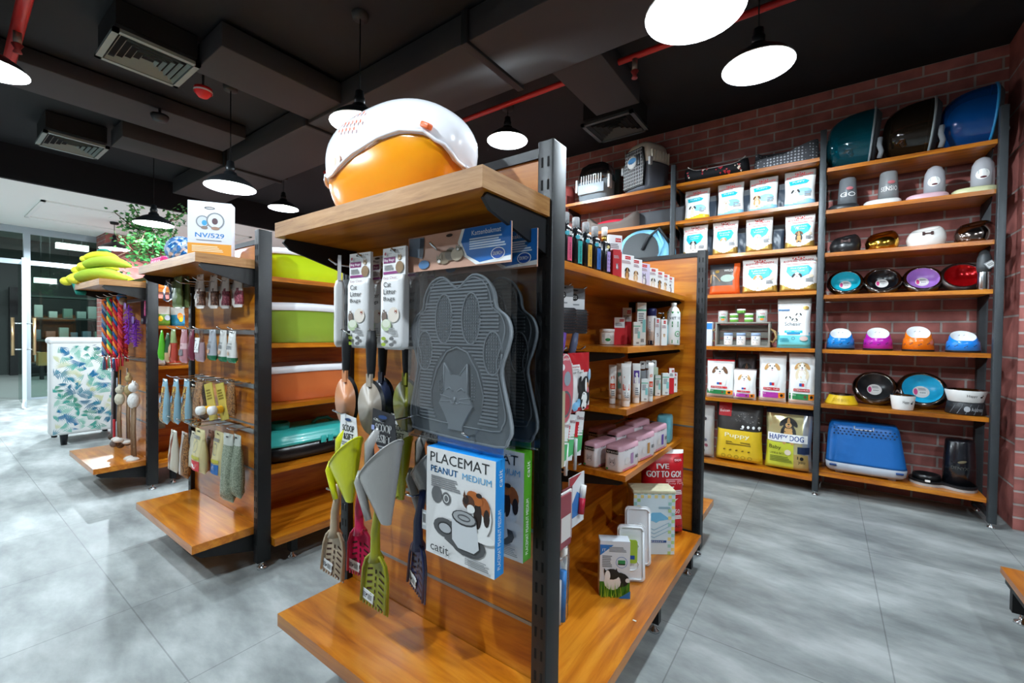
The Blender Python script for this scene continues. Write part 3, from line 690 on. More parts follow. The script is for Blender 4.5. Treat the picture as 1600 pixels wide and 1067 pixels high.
# orange and black bag
x, w, h = fit(1107, 1155, 411, 1.437, 3.775); b = pouch(w, h, .11, lambda u, v: C('#df5a20', .35) if (v < .30 or u > .68) else (C('#5a5450', .3) if v < .82 else DK), 21)
b.pg([(-.5*w*.9, .38*h), (-.1*w, .44*h), (-.3*w, .66*h), (-.45*w, .66*h)], TAN); b.el(.12*w, .52*h, .22*w, .12*h, C('#9fb0a4', .5)); b.tx('WILD', .0, .28*w, .74*h, .07*h, WHITE); b.el(-.22*w, .75*h, .07*w, .05*h, GOLD)
tag(b.build('food_bag', loc=(x, 3.83, 1.437)), 'glossy orange and black pet food bag left of the labrador bag', 'bag')
# crate with jars and tins
x, w, h = fit(1117, 1203, 503, 1.028, 3.76); wc = .05
cr = thing('wooden_crate', 'small grey wooden crate on its side holding three white jars', 'crate', (x, 3.83, 1.028))
CW = C('#8d887e', .7, bump=.2); b = MB()
b.box(-w/2, w/2, -.06, .07, 0, .012, CW, .002); b.box(-w/2, w/2, -.06, .07, h-.012, h, CW, .002); b.box(-w/2, -w/2+.012, -.06, .07, .012, h-.012, CW, .002); b.box(w/2-.012, w/2, -.06, .07, .012, h-.012, CW, .002)
b.build('crate_frame', cr)
b = MB()
for s in (-1, 1):
    pass
for i in range(3): b.box(-w/2, w/2, .07, .078, .012+i*(h-.02)/3, .012+(i+.8)*(h-.02)/3, CW)
b.build('slatted_bottom', cr)
for s in (-1, 1):
    b = MB(); b.tube([(s*w/2, -.03, h*.72), (s*(w/2+.03), -.05, h*.62), (s*(w/2+.04), -.05, h*.4), (s*(w/2+.02), -.04, h*.2), (s*w/2, -.03, h*.25)], .008, C('#9a7f54', .8, bump=.5)); b.build('rope_handle', cr)
for u, side in ((1138, 'left'), (1158, 'middle'), (1181, 'right')):
    p = at_y(u, 525, 3.80); b = MB(); b.lathe([(.03, 0), (.032, .003), (.032, .072)], WHITE, 20); b.lathe([(.033, .072), (.033, .092), (.03, .095), (0, .095)], C('#9db4d6', .4), 20)
    b.face(lambda X, Z, o: (sin(X/.032)*(.032+o), -cos(X/.032)*(.032+o), Z)); b.tx('Thrive', -.018, .018, .038, .01, NAVY); b.el(0, .058, .003, .007, C('#3465a8')); b.lines(-.015, .015, .015, .03, 3, GREY)
    tag(b.build('jar', loc=(p.x, 3.80, 1.0405)), 'white jar with light blue lid standing in the crate, %s of three' % side, 'jar', 'white jars in the crate')
def tin(u, vz, r, h, kind, lab, y=3.82):
    p = at_y(u, 500, y); b = MB(); m = GREEN if kind == 'flat' else RED
    g = C('#7dbb52', .4)
    if kind == 'flat': b.lathe([(r, 0), (r, h*.62), (r, h*.95), (r*.95, h), (0, h)], [g, WHITE, SILV, SILV], 20)
    else:
        b.lathe([(r, 0), (r, h*.93), (r*1.03, h*.95), (r*1.03, h), (0, h)], [WHITE, RED, SILV, SILV], 20)
        b.face(lambda X, Z, o: (sin(X/r)*(r+o), -cos(X/r)*(r+o), Z)); b.rc(-.02, .03, .03, .045, GREEN); b.el(.005, .02, .014, .008, ORANGE); b.tx('hills', -.004, .025, .058, .01, RED)
    return tag(b.build('tin', loc=(p.x, y, vz)), lab, 'tin', 'tins on the crate')
cz = 1.028+h+.0005
tin(1129.5, cz, .035, .092, 'tall', 'white and red tin, left end on top of the crate')
tin(1190, cz, .038, .095, 'tall', 'white and red tin, right end on top of the crate')
for u in (1147, 1170):
    tin(u, cz, .031, .034, 'flat', 'green and white flat tin at the bottom of the %s stack on the crate' % ('left' if u < 1150 else 'right')); tin(u, cz+.0345, .031, .034, 'flat', 'green and white flat tin upon the %s stack on the crate' % ('left' if u < 1150 else 'right'))
tin(1158, cz+.0695, .031, .034, 'flat', 'green and white flat tin crowning the pile on the crate')
x, w, h = fit(1106, 1114, 503, 1.028, 3.76); b = MB(); b.box(-.06, .012, -.03, .03, 0, h, C('#d6dee6', .4), .002); b.front(-.03); b.rc(-.058, h*.7, .01, h*.95, C('#2f7fc4')); tag(b.build('carton', loc=(x, 3.80, 1.028)), 'white and blue carton at the left end beside the grey crate', 'box')
# aqua and white tall bag
x, w, h = fit(1214, 1268, 464, 1.028, 3.765)
b = pouch(w, h, .1, lambda u, v: C('#74d3dc', .35) if v < .27 else (C('#8d8b86', .3) if v > .86 else PALE), 31, top=.5)
b.tx('Schesir', -.26*w, .22*w, .44*h, .07*h, C('#5b6670')); b.rc(-.5*w*.92, .27*h, .46*w, .31*h, C('#1b8fbf')); b.rc(-.26*w, .30*h, .26*w, .345*h, AQUA); b.tx('MEDIUM PUPPY', -.2*w, .2*w, .312*h, .02*h, WHITE)
for dx, dz in ((-.16, .60), (.14, .66), (.03, .56)): b.dog(dx*w, dz*h, .13*w, WH, WH, BLK, False)
b.rc(-.46*w, .735*h, -.12*w, .765*h, C('#3a6d9c')); b.el(.34*w, .79*h, .09*w, .035*h, GOLD); b.lines(-.4*w, -.1*w, .12*h, .2*h, 3, C('#3c98a8')); b.ring(0, .19*h, .05*w, .03*h, .01*w, NAVY); b.el(.30*w, .19*h, .12*w, .05*h, C('#e7c9c2'))
tag(b.build('food_bag', loc=(x, 3.82, 1.028)), 'tall white and aqua food bag right of the crate, picturing three puppies', 'bag')
# four white bags with dog portraits
def hill(u0, u1, vt, band, dog, lab, seed, y=3.77):
    x, w, h = fit(u0, u1, vt, .622, y, 625); w *= .97; b = pouch(w, h, .1, lambda u, v: (C('#9f8f8c', .4) if v > .95 else PALE) if band != 'topred' else (RED if v > .95 else PALE), seed, wob=.002)
    b.dog(0, .72*h, .40*w, *dog); b.rc(-.12*w, .30*h, .12*w, .42*h, WHITE); b.rc(-.09*w, .34*h, 0, .40*h, C('#2557a8')); b.rc(0, .34*h, .09*w, .40*h, RED)
    b.rc(-.3*w, .245*h, .28*w, .295*h, RED); b.tx('SCIENCE PLAN', -.27*w, .25*w, .255*h, .028*h, WHITE)
    c = {'g': C('#1f7d45'), 'm': MAG}['g' if band in ('g', 'topred') else 'm']; b.rc(-.46*w, .09*h, .24*w, .2*h, c); b.rc(.24*w, .09*h, .46*w, .2*h, ORANGE)
    b.tx('PUPPY', -.44*w, -.2*w, .155*h, .025*h, WHITE); b.el(.12*w, .145*h, .05*w, .03*h, BRN); b.el(.35*w, .145*h, .05*w, .03*h, INK)
    return tag(b.build('food_bag', loc=(x, y+.05, .622)), lab, 'bag', 'white dog food bags with dog portraits')
hill(1102, 1147, 562, 'topred', (WH, WH, BRN), 'white dog food bag with red top edge and beagle portrait', 51)
hill(1144, 1181, 577, 'm', (WH, WH, TAN), 'smallest white dog food bag, magenta band, short in front of a taller one', 52, 3.75)
hill(1184, 1229, 552, 'm', (WH, WH, TAN), 'tall white dog food bag with magenta band and terrier portrait', 53)
hill(1231, 1276, 550, 'g', (CRM, WH, TAN), 'tall white dog food bag with green band and laughing puppy', 54)
for u0, u1, vt, lab in ((1112, 1150, 549, 'beagle'), (1152, 1182, 553, 'small magenta-banded')):
    x, w, h = fit(u0, u1, vt, .622, 3.93); b = pouch(w, h, .08, lambda u, v: C('#4a4145', .4), 60+u0); b.dog(0, .72*h, .35*w, BLK, BRN, BLK, False)
    tag(b.build('food_bag', loc=(x, 3.955, .622)), 'dark food bag standing behind the %s bag' % lab, 'bag')
# bottom shelf
x, w, h = fit(1090, 1114, 634, .12, 3.77, 700); b = pouch(w, h, .12, lambda u, v: C('#b9b4b0', .4), 71)
for i in range(7): b.el(random.uniform(-.3, .3)*w, (.15+.1*i)*h, .12*w, .03*h, C(('#3b3336', '#8e4d5a', '#6c6a78')[i % 3]), 8, random.uniform(-1, 1))
tag(b.build('food_bag', loc=(x, 3.83, .12)), 'grey patterned bag partly hidden at the left of the yellow puppy bag', 'bag')
x, w, h = fit(1117, 1191, 630, .12, 3.77, 700); b = pouch(w, h, .15, lambda u, v: YEL if v < .56 else C('#2d2b2a', .35), 72, wob=.003)
b.rc(-.44*w, .76*h, -.16*w, .99*h, RED); b.tx('Belcan', -.41*w, -.2*w, .82*h, .045*h, WHITE, .08); b.tx('Puppy', -.28*w, .24*w, .40*h, .09*h, C('#f7efc8'), .0, 1); b.lines(-.25*w, .3*w, .29*h, .36*h, 2, C('#8a6d14'))
for i in range(4): b.el((.1+.11*i)*w, .61*h, .03*w, .025*h, WHITE, 8)
b.lines(.05*w, .46*w, .565*h, .585*h, 1, WHITE)
for i in range(5): b.ring((-.3+.14*i)*w, .1*h, .045*w, .03*h, .008*w, C('#7a5c0e'))
for i in range(5): b.el((-.28+.13*i)*w, .21*h, .03*w, .012*h, C('#7a5c0e'), 8, .4)
for i in range(30): b.el(random.uniform(-.12, .44)*w, random.uniform(.68, .84)*h, random.uniform(.008, .02)*w, .006*h, C(('#777470', '#9c9893', '#575450')[i % 3]), 6)
tag(b.build('food_bag', loc=(x, 3.845, .12)), 'wide yellow and black puppy food bag on the lowest shelf', 'bag')
x, w, h = fit(1195, 1270, 641, .12, 3.77, 710)
b = pouch(w, h, .15, lambda u, v: NAVY if v > .93 else (C('#c8cc3e', .3) if v < .44 and u < .3 else (C('#b79a5c', .35) if v < .3 and u < .9 else (C('#d9cf9a', .2, .5) if u < .6 else C('#c9ccd0', .2, .5)))), 73, wob=.003)
b.dog(0, .78*h, .27*w, BLK, TAN, BLK); b.rc(-.44*w, .475*h, .40*w, .605*h, WHITE, 6)
b.tx('HAPPY DOG', -.40*w, .32*w, .50*h, .085*h, C('#1e3f86'), 0, 1); b.tx('Baby', -.40*w, -.14*w, .33*h, .08*h, INK); b.tx('LAMB & RICE', -.38*w, -.08*w, .265*h, .03*h, INK); b.el(.0, .31*h, .07*w, .045*h, C('#e3d3bd')); b.tx('I', .2*w, .22*w, .22*h, .05*h, INK); b.el(.29*w, .235*h, .04*w, .03*h, INK, 8); b.tx('you', .22*w, .36*w, .14*h, .05*h, INK); b.rc(.2*w, .31*h, .44*w, .42*h, NAVY); b.lines(-.38*w, .12*w, .14*h, .24*h, 4, C('#7d8428'))
tag(b.build('food_bag', loc=(x, 3.845, .12)), 'lime and silver dog food bag beside the yellow puppy bag', 'bag')
# ---- beds on top
b = MB(); x, w, h = fit(1070, 1166, 244, 2.366, 3.76, 270)
bed = thing('pet_bed', 'black pet bed patterned with red and white hearts, on the top shelf', 'bed', (x, 3.86, 2.366))
HB = C('#15161a', .8); n = 16; rings = []
for i in range(n+1):
    u = -1+2*i/n; hh = h*(.62+.38*abs(u)**6) * (1 if abs(u) < .97 else .8); rr = []
    for a in range(16):
        t = 2*pi*a/16; rr.append((u*w/2, .12*cos(t)*(1 if abs(u) < .97 else .85), hh/2 + hh/2*sin(t)))
    rings.append(rr)
b.loft(rings, HB); b.build('bed_bolster', bed)
b = MB(); b.tube([(-w*.47 + w*.94*i/16, -.05, h*(.62+.38*abs(.94*(-1+2*i/16))**6)*.955) for i in range(17)], .005, C('#e8e2dc', .8)); b.build('piping', bed)
b = MB(); b.face(lambda X, Z, o: (X, -.12*sqrt(max(0, 1-((Z-h*.31)/(h*.33))**2)) - o - .002, Z)); rnd = random.Random(5)
for i in range(26):
    cx, cz, k = rnd.uniform(-.45, .45)*w, rnd.uniform(.12, .5)*h, rnd.choice((.006, .009, .013)); mm = (C('#c9323f'), C('#efe3d2'), C('#c9323f'))[i % 3]
    b.el(cx-k*.45, cz+k*.3, k*.6, k*.6, mm, 8); b.el(cx+k*.45, cz+k*.3, k*.6, k*.6, mm, 8); b.pg([(cx-k, cz+k*.1), (cx, cz-k*1.1), (cx+k, cz+k*.1)], mm)
b.build('heart_print', bed)
x, w, h = fit(1176, 1279, 222, 2.366, 3.76, 250)
def dots(name, base, dot, sc):
    m, nt, bb = bsdf(name); mp = mapped(nt, (1, 1, 1)); v = nt.nodes.new('ShaderNodeTexVoronoi'); v.inputs['Scale'].default_value = sc; v.inputs['Randomness'].default_value = .15
    nt.links.new(mp.outputs[0], v.inputs['Vector']); r = ramp(nt, ((.26, dot), (.34, base))); nt.links.new(v.outputs['Distance'], r.inputs[0]); nt.links.new(r.outputs[0], bb.inputs['Base Color']); bb.inputs['Roughness'].default_value = .8; return m
DOT = dots('grey_dotted_fabric', '#55575d', '#c9ccd2', 46)
bed = thing('pet_bed', 'grey pet bed with white dots beside the heart-patterned one', 'bed', (x, 3.87, 2.366))
def wall_ring(b, x0, w, d, hf, mat, t=.03):
    n = 28; out = []; 
    for lv in range(5):
        k = (0, .6, 1, 1, .6)[lv]; inn = (0, 0, .1, .9, 1)[lv]; rr = []
        for i in range(n):
            a = 2*pi*i/n; cx, cy = cos(a), sin(a); q = 3.2; s = (abs(cx)**q + abs(cy)**q)**(-1/q)
            X, Y = cx*s, cy*s; hh = hf(X, Y); ii = 1 - inn*t/(w/2)
            rr.append((x0 + X*w/2*ii, Y*d/2*(1-inn*t/(d/2)), hh*k + (0 if lv < 4 else 0)))
        out.append(rr)
    return b.loft(out, mat, cap=False)
b = MB(); wall_ring(b, 0, w, .22, lambda X, Y: h*(.50 + .5*max(0, X)**1.0 if Y < .2 else 1.0), DOT); b.box(-w/2*.9, w/2*.9, -.1, .1, 0, .02, DOT, .01); b.build('bed_wall', bed)
b = MB(); b.ball((.0, 0, h*.35), w*.36, .07, h*.3, C('#232a38', .8)); b.build('cushion', bed)
# ================================================================ left bay
def carrier(label, x, y, z, w, d, h, low, up, rotz, sticker=False):
    o = thing('pet_carrier', label, 'carrier', (x, y, z), rotz); b = MB()
    def ring(zz, kx, ky, yo=0): 
        r = []; n = 24
        for i in range(n):
            a = 2*pi*i/n; cx, cy = cos(a), sin(a); s = (abs(cx)**4 + abs(cy)**4)**-.25; r.append((cx*s*w/2*kx, yo + cy*s*d/2*ky, zz))
        return r
    b.loft([ring(0, .86, .9), ring(h*.06, .94, .96), ring(h*.5, 1, 1), ring(h*.52, 1.03, 1.02), ring(h*.55, 1.03, 1.02)], low); b.build('lower_shell', o)
    b = MB(); b.loft([ring(h*.55, 1, 1), ring(h*.8, .92, .96), ring(h*.93, .82, .9), ring(h*.99, .66, .8), ring(h, .5, .7)], up)
    for i in range(7): yy = -d*.32 + d*.11*i; b.box(-w*.49, w*.49, yy, yy+.008, h*.56, h*.80, up, .002)
    b.build('upper_shell', o)
    # wire door set in the front
    b = MB(); b.front(-d/2-.004); b.prism([(-w*.34, h*.08), (w*.34, h*.08), (w*.38, h*.5), (w*.30, h*.86), (-w*.30, h*.86), (-w*.38, h*.5)], -d/2-.006, -d/2+.02, C('#16181b', .5)); b.build('door_frame', o)
    b = MB()
    for i in range(12): X = -w*.33 + w*.66*i/11; b.tube([(X, -d/2-.012, h*.1), (X, -d/2-.012, h*(.84 if abs(X) < w*.3 else .6))], .0026, C('#e2e4e6', .35), 5)
    for i in range(11): Z = h*(.12+.07*i); ww = w*(.36 if Z < h*.6 else .31); b.tube([(-ww, -d/2-.012, Z), (ww, -d/2-.012, Z)], .002, C('#e2e4e6', .35), 5)
    wd = b.build('wire_door', o)
    for s in (-1, 1):
        b = MB(); b.box(s*w*.5-.012, s*w*.5+.012, -d*.46, -d*.36, h*.46, h*.62, C('#c9ccd0', .4), .004); b.build('latch', o)
    b = MB(); b.box(-w*.08, w*.08, -d*.3, d*.3, h, h+.012, low, .005); b.build('top_handle', o)
    if sticker:
        b = MB(); b.lathe([(0, 0), (w*.17, 0), (w*.17, .003), (0, .003)], WHITE, 24, (-w*.02, -d/2-.02, h*.60), axis='y'); b.front(-d/2-.021); b.el(-w*.02, h*.63, w*.15, h*.06, C('#4b8fc6')); b.tx('PET', -w*.1, w*.06, h*.56, h*.04, C('#2c4f7c')); b.build('round_sticker', wd)
        b = MB(); b.box(w*.14, w*.26, -d/2-.022, -d/2-.013, h*.5, h*.72, DK, .003); b.build('door_latch', wd)
    return o
xa, wa, ha = fit(900, 950, 252, 2.368, 3.78, 300)
o = thing('pet_carrier', 'small grey cat carrier with clear dome lid on the far left top shelf', 'carrier', (xa, 3.9, 2.368))
b = MB()
def rr4(w, d, z, yo=0, p=4, n=24, xo=0):
    r = []
    for i in range(n):
        a = 2*pi*i/n; cx, cy = cos(a), sin(a); s = (abs(cx)**p + abs(cy)**p)**(-1/p); r.append((xo+cx*s*w/2, yo+cy*s*d/2, z))
    return r
b.loft([rr4(wa*.8, .2, 0), rr4(wa*.95, .24, .02), rr4(wa, .25, ha*.5), rr4(wa*1.02, .26, ha*.52)], C('#8f9aa2', .35)); b.build('tub', o)
b = MB(); b.loft([rr4(wa, .25, ha*.52), rr4(wa*.96, .24, ha*.75), rr4(wa*.84, .2, ha*.92), rr4(wa*.6, .14, ha)], SMOKE); b.build('clear_lid', o)
b = MB()
for i in range(9): X = -wa*.3+wa*.6*i/8; b.box(X-.004, X+.004, -.135, -.128, ha*.44, ha*.66, WHITE)
b.box(-wa*.4, wa*.4, -.14, -.128, ha*.2, ha*.44, C('#b7c0c8', .3), .004); b.build('front_grille', o)
for s in (-1, 1): b = MB(); b.box(s*wa*.5-.01, s*wa*.5+.012, -.11, -.05, ha*.3, ha*.62, WHITE, .004); b.build('latch', o)
xb, wb, hb = fit(965, 1017, 222, 2.368, 3.74, 280)
carrier('large carrier with ivory lid, dark grey tub and wire door on the top shelf', xb+.07, 3.872, 2.368, .32, .31, hb*.96, C('#5b606a', .4), C('#e3e0d2', .45), -.42, True)
x, w, h = fit(955, 962, 262, 2.368, 3.9); b = MB(); b.box(-.02, .03, -.04, .04, 0, h, C('#3a4442', .5), .008); tag(b.build('storage_box', loc=(x+.012, 3.985, 2.368)), 'dark green box in the gap between the two carriers', 'box')
x, w, h = fit(868, 893, 287, 2.368, 3.78); b = MB(); b.lathe([(.07, 0), (.085, .02), (.085, h*.7), (.07, h*.92), (.03, h), (0, h)], C('#8b3a34', .6), 20); tag(b.build('pouffe', loc=(x-.02, 3.88, 2.368)), 'round dark red container at the left end of the top shelf', 'container')
x, w, h = fit(906, 955, 338, 2.064, 3.78); y0 = 3.88
bd = thing('pet_bed', 'brown pet bed with bright red lining on the second shelf', 'bed', (at_y(953, 345, 3.8).x, 3.87, 2.064)); WBD = .50; b = MB(); wall_ring(b, 0, WBD, .24, lambda X, Y: .075 + .085*max(0, abs(X)-.55)/.45, C('#6d625c', .85), .04); b.build('bed_wall', bd)
b = MB(); b.ball((0, 0, .07), WBD*.4, .09, .055, C('#c21f37', .8)); b.build('cushion', bd)
x, w, h = fit(1000, 1050, 327, 2.064, 3.86, 345); b = MB(); b.box(-.2, .2, -.06, .06, 0, h, C('#34373c', .6), .006); tag(b.build('storage_box', loc=(x+.04, 3.95, 2.064)), 'flat dark grey box right of the brown and red bed', 'box')
x, w, h = fit(966, 1046, 358, 1.75, 3.76, 390)
o = thing('carrier_bag', 'light blue and black soft pet carrier bag with mesh window', 'carrier', (x, 3.88, 1.75)); LB = C('#7fc4e4', .5)
b = MB(); n = 14; b.prism([(w/2*cos(pi*i/n)*(1.0), h*sin(pi*i/n)**.6*.98) for i in range(n+1)], -.12, .10, LB, 'y', True); b.build('bag_body', o)
b = MB(); b.prism([(-w*.05 + w*.36*cos(pi*i/n), .03+h*.78*sin(pi*i/n)**.6) for i in range(n+1)], -.128, -.118, C('#1c2226', .35)); b.build('mesh_window', o)
b = MB(); b.tube([(w*.5, -.125, h*.5), (w*.32, -.14, h*.95), (w*.12, -.14, h*.72), (w*.0, -.14, h*.35)], .012, C('#2a2c30', .7)); b.tube([(w*.3, -.13, 0.02), (w*.40, -.13, h*.5), (w*.28, -.13, h*.9)], .01, LB); b.build('strap', o)

# ================================================================ right bay
def bubble(u0, u1, vt, tint, lab, inner=None):
    z = 2.28; x, w, h = fit(u0, u1, vt, z, 3.80, vt+60)
    o = thing('pet_carrier', lab, 'carrier', (x, 3.88, z), 0, 'capsule pet carriers on the top shelf'); r = h/2
    m, nt, bb = bsdf('tinted_bubble_' + tint.strip('#')); bb.inputs['Base Color'].default_value = lin(tint); bb.inputs['Roughness'].default_value = .06; bb.inputs['Coat Weight'].default_value = 1; bb.inputs['Transmission Weight'].default_value = .55; bb.inputs['IOR'].default_value = 1.2
    b = MB(); n = 10; rings = []
    for i in range(n):
        a = (pi/2)*i/(n-1); rr = []
        for k in range(24):
            t = 2*pi*k/24; q = sin(a)**.5
            rr.append((w*.34 - w*.84*cos(a)**.9, cos(t)*.135*q, r + sin(t)*r*q + (0)))
        rings.append(rr)
    b.loft([[(p[0] + (p[2]/h)*w*.12 - .05*w, p[1], p[2]*1.0 if p[2] > 0 else 0) for p in rr] for rr in rings], m, cap=False); b.build('clear_dome', o)
    b = MB(); ring = [(w*.34 + (r+sin(t)*r)/h*w*.12 - .05*w, cos(t)*.138, r+sin(t)*r) for t in [2*pi*k/28 for k in range(29)]]; b.tube(ring, .007, C(inner or '#8d979c', .4), 6); b.build('rim', o)
    b = MB(); b.loft([[(p[0], p[1]*.99, p[2]) for p in ring[:-1]], [(p[0]+.05*w, p[1]*.9, p[2]*.94+.01) for p in ring[:-1]], [(p[0]+.12*w, p[1]*.7, p[2]*.84+.02) for p in ring[:-1]]], C('#4a4d52', .8)); b.build('fabric_back', o)
    b = MB(); b.tube([(w*.47, -.12, .02), (w*.50, -.13, .06), (w*.46, -.135, .10), (w*.48, -.13, .15)], .014, C('#7f8286', .8)); b.build('strap', o)
    return o
bubble(1291, 1377, 170, '#0a5f6e', 'capsule carrier with teal see-through dome, left of the three')
bubble(1380, 1472, 153, '#2a2117', 'capsule carrier with smoky dark dome, middle of the three')
bubble(1472, 1570, 131, '#0b5fb4', 'capsule carrier with bright blue dome by the right post', '#2c8fc9')
def feeder(u0, u1, vt, hu0, hu1, base, hop, lab, dome, printed=None):
    z = 1.99; y = 3.80; x, w, h = fit(u0, u1, vt, z, y); hx, hw, _ = fit(hu0, hu1, vt, z, y)
    o = thing('pet_feeder', lab, 'feeder', (x, y+.04, z)); b = MB(); d = .15
    b.loft([rr4(w*.94, d, 0, 0, 2.6), rr4(w, d*1.05, .012, 0, 2.6), rr4(w*.97, d, .035, 0, 2.6), rr4(w*.88, d*.9, .042, 0, 2.6), rr4(w*.8, d*.8, .03, 0, 2.6)], C(base, .4)); b.build('base_tray', o)
    b = MB(); X = hx-x
    if dome: b.lathe([(hw/2, .036), (hw/2, h*.6), (hw*.46, h*.8), (hw*.32, h*.94), (hw*.14, h*.995), (0, h)], C(hop, .25, trans=.25), 24, (X, .02, 0))
    else: b.lathe([(hw*.5, .036), (hw*.48, h*.5), (hw*.42, h*.96), (hw*.38, h), (0, h)], C(hop, .2, .1), 24, (X, .02, 0))
    hp = b.build('hopper', o); R = hw/2
    b = MB(); b.face(lambda a, Z, q: (X + sin(a/R)*(R*1.0+q), .02 - cos(a/R)*(R+q+.001), Z))
    if dome: b.el(-.1*hw, h*.52, hw*.3, hw*.3, WHITE, 18); b.el(-.06*hw, h*.44, hw*.14, hw*.06, C('#5a1f24')); b.lines(-.28*hw, .1*hw, h*.54, h*.64, 3, C('#3f7f84')); b.build('round_label', hp)
    elif printed: b.tx(printed, -.4*hw, .42*hw, h*.42, h*.13, WHITE); b.el(.1*hw, h*.66, hw*.18, hw*.1, C('#b5656b')); b.build('hopper_print', hp)
    return o
feeder(1294, 1344, 277, 1309, 1341, '#2a2c2f', '#6e7276', 'pet feeder with black tray and smoky tapered hopper', False, 'GO')
feeder(1350, 1411, 267, 1373, 1407, '#e9e9e7', '#8b8e90', 'pet feeder with white tray and clear printed hopper', False, 'SENSIO')
feeder(1417, 1486, 257, 1446, 1481, '#dcb5bf', '#c9cbd2', 'pet feeder with pink tray and frosted dome hopper', True)
feeder(1489, 1566, 243, 1521, 1560, '#d3d3a6', '#cfd0d6', 'pet feeder with pale green tray and frosted dome hopper', True)
def oval_bowl(u0, u1, vt, mat, lab, bone=False, tilt=.35):
    z = 1.695; y = 3.79; x, w, h = fit(u0, u1, vt, z, y); o = thing('pet_bowl', lab, 'bowl', (x, y+.07, z), 0); b = MB(); d = .16
    R = []
    for k, q in ((0, .80), (.15, .93), (.4, 1.0), (.7, .95), (.9, .82), (1, .68), (.93, .58), (.5, .5), (.25, .4)):
        R.append([(p[0], p[1], (k*h*1.2)*((.82+.10*(p[0]/(w/2))) if k > .4 else .9)*(1+(.22*p[1]/(d/2) if k > .4 else 0))) for p in rr4(w*q, d*q, 0, 0, 2.2, 28)])
    b.loft(R, mat); b.build('bowl_body', o)
    if bone:
        b = MB(); b.face(lambda X, Z, q: (X, -d/2*.94 + (Z-h*.55)*.25 - q, Z)); m = C('#3a1e1a', .6); b.rc(-.018, h*.62, .018, h*.7, m)
        for s in (-1, 1):
            for t in (-1, 1): b.el(s*.02, h*.66+t*.006, .008, .007, m, 8)
        b.build('bone_cutout', o)
    return o
oval_bowl(1296, 1347, 367, C('#1c1d1f', .3, coat=.5), 'black oval pet bowl with raised rear rim', True)
oval_bowl(1352, 1408, 361, C('#c99a3c', .15, 1.0), 'shiny gold oval pet bowl')
oval_bowl(1418, 1483, 354, C('#eceae6', .25, coat=.6), 'white oval pet bowl with bone-shaped slot', True)
oval_bowl(1494, 1562, 345, C('#8d7f78', .12, 1.0), 'chrome oval pet bowl beside the right post')
def tilt_bowl(u0, u1, vt, z, inner, lab, outer=None, label=True, y=3.925, vb=None, yb=None):
    x, w, h = fit(u0, u1, vt, z, y, vb or vt+35); r = w/2; a = math.acos(min(.99, max(.3, (h-.02)/w)))
    a = .52
    r = h/(cos(a) + .86)*.98
    o = thing('pet_bowl', lab, 'bowl', (x, y, z), 0); ou = outer or C('#6d6560', .12, 1.0); D = r*.55
    # axis leans back: built upright then turned so that its mouth faces the room
    M = Matrix.Translation((0, -.0, r*cos(a) + D*.42*sin(a) + .002)) @ Matrix.Rotation(pi/2 - a, 4, 'X')
    b = MB(); b.T = M; b.lathe([(0, -D), (r*.7, -D), (r*.93, -D*.75), (r, -D*.45), (r*.96, -D*.18), (r*.86, 0), (r*.78, .001), (r*.76, -.004)], ou, 32); b.build('steel_shell', o)
    b = MB(); b.T = M; b.lathe([(r*.77, -.002), (r*.72, -.006), (r*.64, -D*.75), (0, -D*.8)], inner, 32); bl = b.build('bowl_lining', o)
    if label: 
        b = MB(); b.T = M; zt = -D*.8
        b.face(lambda X, Z, q: (X, Z, zt + .002 + q)); b.el(0, 0, r*.32, r*.32, C('#d9d5d2'), 20); b.el(-r*.2, 0, r*.08, r*.18, C('#c8407c'), 10); b.barcode(-r*.08, -r*.12, r*.2, r*.02, 3); b.lines(-r*.1, r*.2, r*.08, r*.22, 3, GREY); b.build('price_label', bl)
    return o
tilt_bowl(1298, 1345, 421, 1.404, C('#16a3b8', .3), 'turquoise-lined steel bowl leaning on the wall, fifth shelf down')
tilt_bowl(1352, 1407, 418, 1.404, C('#0c0d12', .25), 'black-lined steel bowl between the turquoise and lilac bowls')
tilt_bowl(1413, 1473, 415, 1.404, C('#a06fc0', .3), 'lilac-lined steel bowl leaning on the wall')
tilt_bowl(1477, 1533, 409, 1.404, C('#b00d14', .15, .6), 'shiny red bowl leaning on the wall beside the grey scoop', C('#3a3230', .3, .8), False)
x, w, h = fit(1531, 1557, 389, 1.404, 3.78, 440); o = thing('water_bottle', 'grey and silver pet water bottle with barcode tag by the right post', 'bottle', (x-.01, 3.81, 1.404))
b = MB(); b.lathe([(w*.42, 0), (w*.45, .01), (w*.42, h*.45)], C('#c4c6c8', .15, 1.0), 20); b.build('steel_body', o)
b = MB(); b.lathe([(w*.44, h*.45), (w*.5, h*.6), (w*.46, h*.8), (w*.3, h*.95), (w*.12, h), (0, h)], C('#3d4144', .5), 20); b.build('trough_lid', o)
b = MB(); b.T = Matrix.Translation((w*.25, -w*.5-.006, h*.62)) @ Matrix.Rotation(-.6, 4, 'Y'); b.box(-.02, .02, -.0005, .0005, -.02, .02, C('#9c9fa3', .5)); b.front(-.0006); b.barcode(-.016, -.014, .016, .014, 8); b.build('hang_tag', o)
